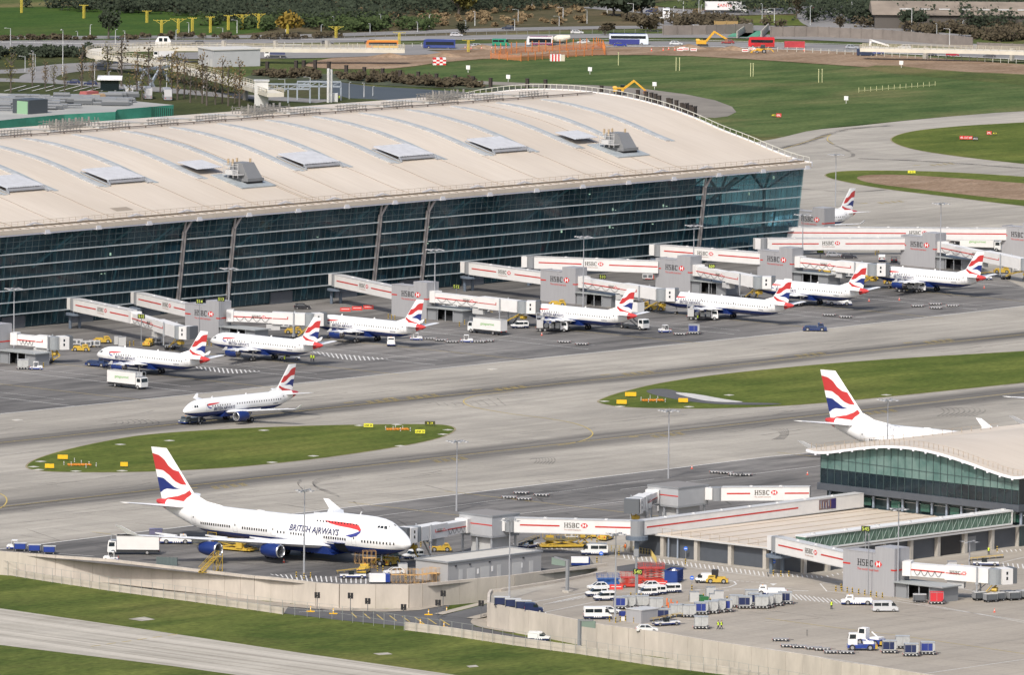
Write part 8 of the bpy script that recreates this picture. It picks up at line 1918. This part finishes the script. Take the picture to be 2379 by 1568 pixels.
for i,(x,y) in enumerate([(1087,168),(1302+0,155) if False else (1520,207),(1965,240),(2093,157),(1180,190),(1370,172)]):
    mb=MB(); mb.cyl((0,0,0),(0,0,1.2),.08,6); mb.box(-.1,.1,-.7,.7,1.1,2.4); q=g(x,y); single('field_marker_board',mb,WHITE,['small white board at the left of the far field','small white board above the roof crest in the field','small white board in the right part of the field','small white board on the brown strip at the right','small white board near the canal posts','small white board below the orange fence'][i],'marker board','white marker boards in the field',loc=(q.x,q.y,0),rz=20)
for i,(x,y) in enumerate([(1570,163),(1578,163),(1743,176),(1749,176),(2300-0,231) if False else (1901,190),(1909,190),(1436,150)]):
    mb=MB(); mb.cyl((0,0,0),(0,0,4.2),.14,6); mb.cyl((0,0,4.2),(0,0,4.5),.2,6); q=g(x,y+1); single('field_pole',mb,M('pole_lemon',(.55,.55,.3),.6),'thin pale lemon pole standing in the far field','pole','thin pale poles in the far field',loc=(q.x,q.y,0))
def lightbar():
    r=thing('light_row'); mb=MB(); mb.bar((0,0,.5),(0,40,.5),.12)
    for i in range(14): mb.cyl((0,i*3.05,0),(0,i*3.05,1.6),.09,5)
    part('row_of_lights',mb,M('pole_lemon',(.5,.52,.3),.6),r); return r
q=g(*d(4,850,838)); q2=g(*d(4,1550,780)); put('lr',lightbar,q,math.degrees(math.atan2(q2.y-q.y,q2.x-q.x))-90,'long low row of pale approach lights across the far field','light row',scale=(1,(q2-q).length/40,1))
# ---- far traffic ----
def mkbus(c1,c2,L=11,H=3.1,W=2.5,wz=(1.4,2.5),dbl=False,stripe=None):
    def f():
        r=thing('bus'); mb=MB(); mb.prof([(-L/2,.35),(L/2,.35),(L/2,H*.6),(L/2-.35,H-.1),(L/2-.6,H),(-L/2,H)],-W/2,W/2); part('body',mb,c1,r)
        mb=MB(); mb.box(-L/2+.5,L/2-.9,-W/2-.02,W/2+.02,wz[0],wz[1]); part('side_window',mb,GLASS,r)
        mb=MB(); mb.add([(L/2+.02,-W/2+.15,wz[0]),(L/2+.02,W/2-.15,wz[0]),(L/2-.25,W/2-.2,H-.3),(L/2-.25,-W/2+.2,H-.3)],[(0,1,2,3)]); part('windscreen',mb,GLASS,r)
        mb=MB(); mb.box(-L/2-.01,L/2*.55,-W/2-.03,W/2+.03,.4,wz[0]-.15); mb.box(-L/2+.3,L/2-1,-W/2+.2,W/2-.2,H,H+.1); part('livery_band',mb,c2,r)
        wheels(r,(-L*.28,L*.33),W,.48); lamps(r,L/2,-L/2,W/2-.35,.8); return r
    return f
rd=-47.3; rl=132.7
C=lambda nm,c: M('veh_'+nm,c,.4)
put('bus1',mkbus(C('orange',(.65,.22,.04)),C('yellow',(.7,.42,.05)),wz=(1.5,2.5)),g(887,114),rl+4,'orange and yellow bus on the far road','bus')
put('bus2',mkbus(C('blue',(.03,.05,.20)),C('blue2',(.05,.08,.25)),wz=(1.3,2.4)),g(1020,112),rl,'dark blue bus on the far road','bus')
put('bus3',mkbus(C('white',(.7,.7,.7)),C('maroon',(.18,.02,.10)),wz=(1.1,2.5),L=9),g(1253,105),rl,'white topped purple bus behind the concrete mixer','bus')
put('coach',mkbus(C('coachwhite',(.66,.72,.78)),C('coachblue',(.04,.05,.22)),L=13.5,H=3.9,wz=(2.3,3.3)),g(1460,104),rd+2,'large white and blue coach on the far road','coach')
put('bus_r',mkbus(C('busred',(.55,.02,.03)),C('busred2',(.40,.02,.02)),L=9,H=3.6,wz=(1.8,2.8)),g(1768,110),rl,'red bus beside the yellow digger','bus')
put('vgreen',mkvan(col=(.03,.25,.15),L=6,W=2,H=2.5,skirt=False,mini=True),g(1163,106),rd,'green minibus on the far road','minibus')
put('vblue',mkvan(col=(.03,.045,.09),L=6,W=2,H=2.4,skirt=False,panel=True),g(2010,129),rd,'dark van behind the white lifting platform','van')
cars=[(1110,110,(.45,.47,.5),'silver saloon between the blue bus and the green minibus'),(1180,68,(.03,.04,.07),'dark saloon alone on the upper carriageway'),(1458,26,(.42,.5,.65),'pale blue car on the top road'),(1513,28,(.04,.05,.12),'dark blue car on the top road'),(1570,104,(.6,.62,.64),'silver estate right of the coach'),(1355,101,(.6,.6,.6),'white car between mixer and coach'),(1440,107,(.03,.05,.3),'blue car in front of the coach'),(1922,28,(.25,.28,.33),'grey car at the junction above the long fence'),(1975,33,(.10,.11,.2),'dark car at the junction above the long fence'),(2020,10,(.6,.6,.6),'white car on the top right road'),(1978,113,(.35,.37,.4),'grey car behind the railing at the right'),(2297,133,(.09,.09,.1),'dark car at the right under the guideway'),(2212,130,(.35,.03,.05),'red car at the right under the guideway'),(170,194,(.03,.04,.10),'dark blue car on the left road under the poplars'),(2160,129,(.08,.09,.12),'dark car left of the red car'),(210,197,(.03,.04,.1),'second dark car on the left road')]
for i,(x,y,c,lb) in enumerate(cars): put('fcar'+str(i),mkcar(c,est=(i%3==0),L=4.5),g(x,y),rl if i%2 else rd,lb,'car','cars on the far roads')
put('fvan',mkvan(skirt=False,panel=True,L=4.8,H=2.2),g(1524,45),-40,'small white van at the roundabout entry','van'); put('fcoachf',mkbus(C('white',(.7,.7,.7)),C('white2',(.6,.6,.6)),L=8,H=3.6,wz=(1.6,3.)),g(1547,42),222,'white coach seen end on at the roundabout','coach')
put('lorry',mktruck(L=15,H=4.3,W=2.6,box=(.74,.74,.74),txt='SAiNTS',tc=(.65,.05,.03),th=1.1),g(1685,29),rd+3,'large white articulated lorry with red lettering at the top','lorry')
put('lor2',mktruck(L=7,H=2.2,box=(.06,.07,.15)),g(638,134),rl,'white cabbed tipper lorry inside the guideway','lorry'); put('lor3',mktruck(L=7,H=3.2,box=(.7,.7,.7)),g(380,137),rl,'white lorry under the guideway vehicle','lorry')
def mixer():
    r=thing('concrete_mixer'); mb=MB(); mb.box(-4,4,-.5,.5,.6,1.); part('chassis',mb,DARK,r); cab(r,2.4,4.4,2.4,.6,3.2,C('cream',(.6,.56,.45)))
    mb=MB(); mb.cyl((-3.6,0,2.8),(-1,0,2.3),.7,14,1.3); mb.cyl((-1,0,2.3),(1,0,2.2),1.3,14); mb.cyl((1,0,2.2),(2.2,0,2.1),1.3,14,.6); part('drum',mb,C('cream2',(.62,.6,.5)),r); wheels(r,(-2.6,-1.2,3.2),2.4,.5); return r
for i,(x,y,c,hd) in enumerate([(1060,84,(.5,.5,.52),rd),(860,100,(.05,.05,.06),rl),(1340,78,(.6,.6,.6),rd),(1690,101,(.3,.05,.05),rl),(1850,110,(.6,.6,.58),rd),(2100,112,(.1,.12,.2),rl),(760,103,(.6,.6,.6),rd),(1620,66,(.55,.56,.58),rd),(1900,21,(.5,.5,.52),rl),(1780,30,(.04,.04,.05),rd),(2110,92,(.6,.6,.6),rd),(460,103,(.55,.56,.58),rl)]):
    put('trf'+str(i%5),mkcar(c,est=(i%2==0),L=4.5),g(x,y),hd,'small passing car in the traffic of the far roads beyond the airfield','car','small passing cars in the far traffic')
put('mixer',mixer,g(1300,104),rl,'cream concrete mixer lorry behind the orange fence','concrete mixer')
def digger(a1=(3.2,4.4),a2=(6.2,1.0)):
    def f():
        r=thing('excavator'); Y_=M('digger_yellow',(.65,.36,.03),.5,var=.1)
        for s_ in (-1,1):
            mb=MB(); mb.prof([(-1.9,.3),(-1.5,0),(1.5,0),(1.9,.3),(1.9,.7),(1.5,.95),(-1.5,.95),(-1.9,.7)],s_*1.2-.3,s_*1.2+.3); part('track',mb,DARK,r)
        mb=MB(); mb.box(-2.3,1.2,-1.3,1.3,1.05,2.3); mb.taper(-2.5,-1,-1.3,1.3,2.3,2.7,.2,.2,.2); part('house',mb,Y_,r); mb=MB(); mb.box(.1,1.5,.3,1.3,1.5,3.1); part('cab',mb,GLASS,r)
        mb=MB(); mb.bar((1.,-.1,1.8),(a1[0],-.1,a1[1]),.6,.7); mb.bar((a1[0]-.2,-.1,a1[1]),(a2[0],-.1,a2[1]),.5,.55); part('boom',mb,Y_,r)
        mb=MB(); mb.prof([(a2[0]-.7,a2[1]+.2),(a2[0]+.2,a2[1]+.3),(a2[0]+.1,a2[1]-.9),(a2[0]-1.,a2[1]-.7)],-.7,.5); part('bucket',mb,M('bucket_rust',(.25,.12,.08),.7),r); return r
    return f
put('dig1',digger((4.6,4.6),(8.4,1.2)),g(1440,219),rd,'yellow excavator standing behind the roof crest','excavator'); put('dig2',digger((4.,5.4),(8.5,2.6)),g(1632,108),rd,'yellow excavator on the far roadworks','excavator'); 
def backhoe():
    r=thing('backhoe_loader'); Y_=M('digger_yellow',(.65,.36,.03),.5,var=.1); mb=MB(); mb.box(-1.5,1.8,-.7,.7,.8,1.7); mb.box(-3.4,-1.6,-.2,.2,1.4,1.7); mb.bar((-3.3,0,1.6),(-4.2,0,.5),.3); mb.bar((1.2,-.8,1.2),(3.1,-.8,.8),.2); mb.bar((1.2,.8,1.2),(3.1,.8,.8),.2); part('body',mb,Y_,r)
    mb=MB(); mb.taper(-1.3,.4,-.75,.75,1.7,2.9,.1,.2,.1); part('cab',mb,GLASS,r); mb=MB(); mb.prof([(3.,.2),(3.8,.2),(3.1,1.1)],-1.1,1.1); part('bucket',mb,Y_,r); wheels(r,(-.9,),1.9,.75,.4); wheels(r,(1.5,),1.8,.5,.3); return r
put('backhoe',backhoe,g(1768,123),rl,'yellow backhoe loader in front of the red bus','backhoe loader')
def cherry():
    r=thing('lifting_platform'); mb=MB(); mb.box(-2.5,2.5,-1.1,1.1,.6,1.3); part('chassis',mb,LBLUE,r); mb=MB(); mb.box(-2.4,.8,-1,1,1.3,2.9); mb.bar((-2.2,0,3.2),(-2.,0,5.4),.7); mb.bar((-2.3,0,5.2),(4.4,0,3.2),.7,.6); part('boom',mb,WHITE,r); wheels(r,(-1.6,1.7),2.2,.5); return r
put('cherry',cherry,g(2035,127),rd,'white and blue boom lift on the far roadworks','boom lift')
def pod():
    r=thing('guideway_car'); mb=MB(); mb.prof([(-1.8,.1),(1.8,.1),(1.7,1.1),(1.1,2.),(-1.1,2.),(-1.7,1.1)],-.8,.8); part('body',mb,WHITE,r); mb=MB(); mb.box(-.95,-.15,-.83,.83,.95,1.75); mb.box(.15,.95,-.83,.83,.95,1.75); part('window',mb,GLASS,r); return r
q=g(379,106,5.2); put('pod',pod,(q.x,q.y,5.35),rd,'small white vehicle riding on the elevated guideway','guideway car',scale=1.5)
for x,y,lb in [(352,212,'left of the three parked coaches at upper left'),(402,214,'middle of the three parked coaches at upper left'),(455,219,'right of the three parked coaches at upper left')]: pass
for x,y,lb in [(298,226,'left of three parked coaches among the poplars'),(342,228,'middle of three parked coaches among the poplars'),(388,231,'right of three parked coaches among the poplars')]: put('pcoach',mkbus(C('silver',(.55,.55,.56)),C('grey',(.3,.31,.33)),L=11,H=3.6,wz=(1.6,2.8)),g(x,y),48,lb,'coach','parked coaches at upper left')
for x,y,w,lb in [(1830,108,14,'red container beside the roadworks'),(1460-0,0,0,'')][:1]:
    q=g(x+15,y+2); mb=MB(); mb.box(-w/4,w/4,-1.3,1.3,0,2.2); single('site_container',mb,M('container_red',(.42,.04,.05),.6,var=.2,scale=.5),lb,'container',loc=(q.x,q.y,0),rz=-47)
rr=random.Random(77)
for i in range(14):
    x=rr.uniform(1500,1960);y=112+rr.uniform(0,6)+(x-1500)*.012; q=g(x,y)
    if i%2:
        def wb():
            r=thing('road_barrier'); mb=MB(); mb.box(-1.1,1.1,-.2,.2,.1,1.); part('panel',mb,WHITE,r); mb=MB(); mb.box(-.9,.9,-.22,.22,.4,.7); part('band',mb,REDS,r); return r
        put('wb',wb,q,rd,'red and white road barrier at the far roadworks','barrier','road barriers at the far roadworks')
    else: put('cone',mkcone,q,0,'traffic cone at the far roadworks','traffic cone','traffic cones at the far roadworks',scale=1.5)
for i in range(10): put('cone',mkcone,g(1080+i*12+(i%2)*2,113+(i%2)),0,'traffic cone in the row beside the silver saloon and green minibus','traffic cone','traffic cones beside the green minibus',scale=1.4)
mb=MB(); rr=random.Random(3)
def mound():
    m=MB(); n=14; m.add([(0,0,1.6)]+[(8*math.cos(2*PI*i/n)*rr.uniform(.8,1.2),3*math.sin(2*PI*i/n)*rr.uniform(.8,1.2),0) for i in range(n)],[(0,1+i,1+(i+1)%n) for i in range(n)]); return m
for i,(x,y) in enumerate([(1120,113),(1210,116),(1260,113),(1330,108),(1375,106),(905,133),(1030-0,131),(1600,112),(1700,116)]):
    q=g(x,y); o=struct('earth_mound',mound(),G_SOIL); o.location=(q.x,q.y,0); o.rotation_euler[2]=math.radians(-47)
EXPO=.10
# ================= light, sky, camera =================
el,azd=math.radians(47),None
sd=Vector((-.91,-.36,0)).normalized(); sun_dir=Vector((sd.x*math.cos(el),sd.y*math.cos(el),math.sin(el)))
L=bpy.data.lights.new('sun','SUN'); L.energy=2.75; L.angle=math.radians(3); L.color=(1,.965,.905)
lo=bpy.data.objects.new('sun',L); link(lo); lo.rotation_euler=sun_dir.to_track_quat('Z','Y').to_euler()
w=bpy.data.worlds.new('World'); sc.world=w; w.use_nodes=True; nt=w.node_tree; sk=nt.nodes.new('ShaderNodeTexSky'); sk.sky_type='NISHITA'; sk.sun_disc=False
sk.sun_elevation=el; sk.sun_rotation=math.atan2(sun_dir.x,sun_dir.y); sk.dust_density=4; sk.air_density=.9; sk.ozone_density=1.
bg=nt.nodes['Background']; bg.inputs[1].default_value=.15; nt.links.new(sk.outputs[0],bg.inputs[0])
cam=bpy.data.cameras.new('camera'); co_=bpy.data.objects.new('camera',cam); link(co_)
R3=Matrix((Vector(AX),Vector(UX),-Vector(FX))).transposed().to_4x4(); co_.matrix_world=Matrix.Translation(Vector(CAM))@R3
cam.sensor_width=36; cam.lens=F/2378*36; cam.clip_start=10; cam.clip_end=20000; sc.camera=co_
sc.view_settings.view_transform='Standard'; sc.view_settings.look='None'; sc.view_settings.exposure=EXPO; sc.view_settings.gamma=1
sc.cycles.max_bounces=6; sc.cycles.transparent_max_bounces=8
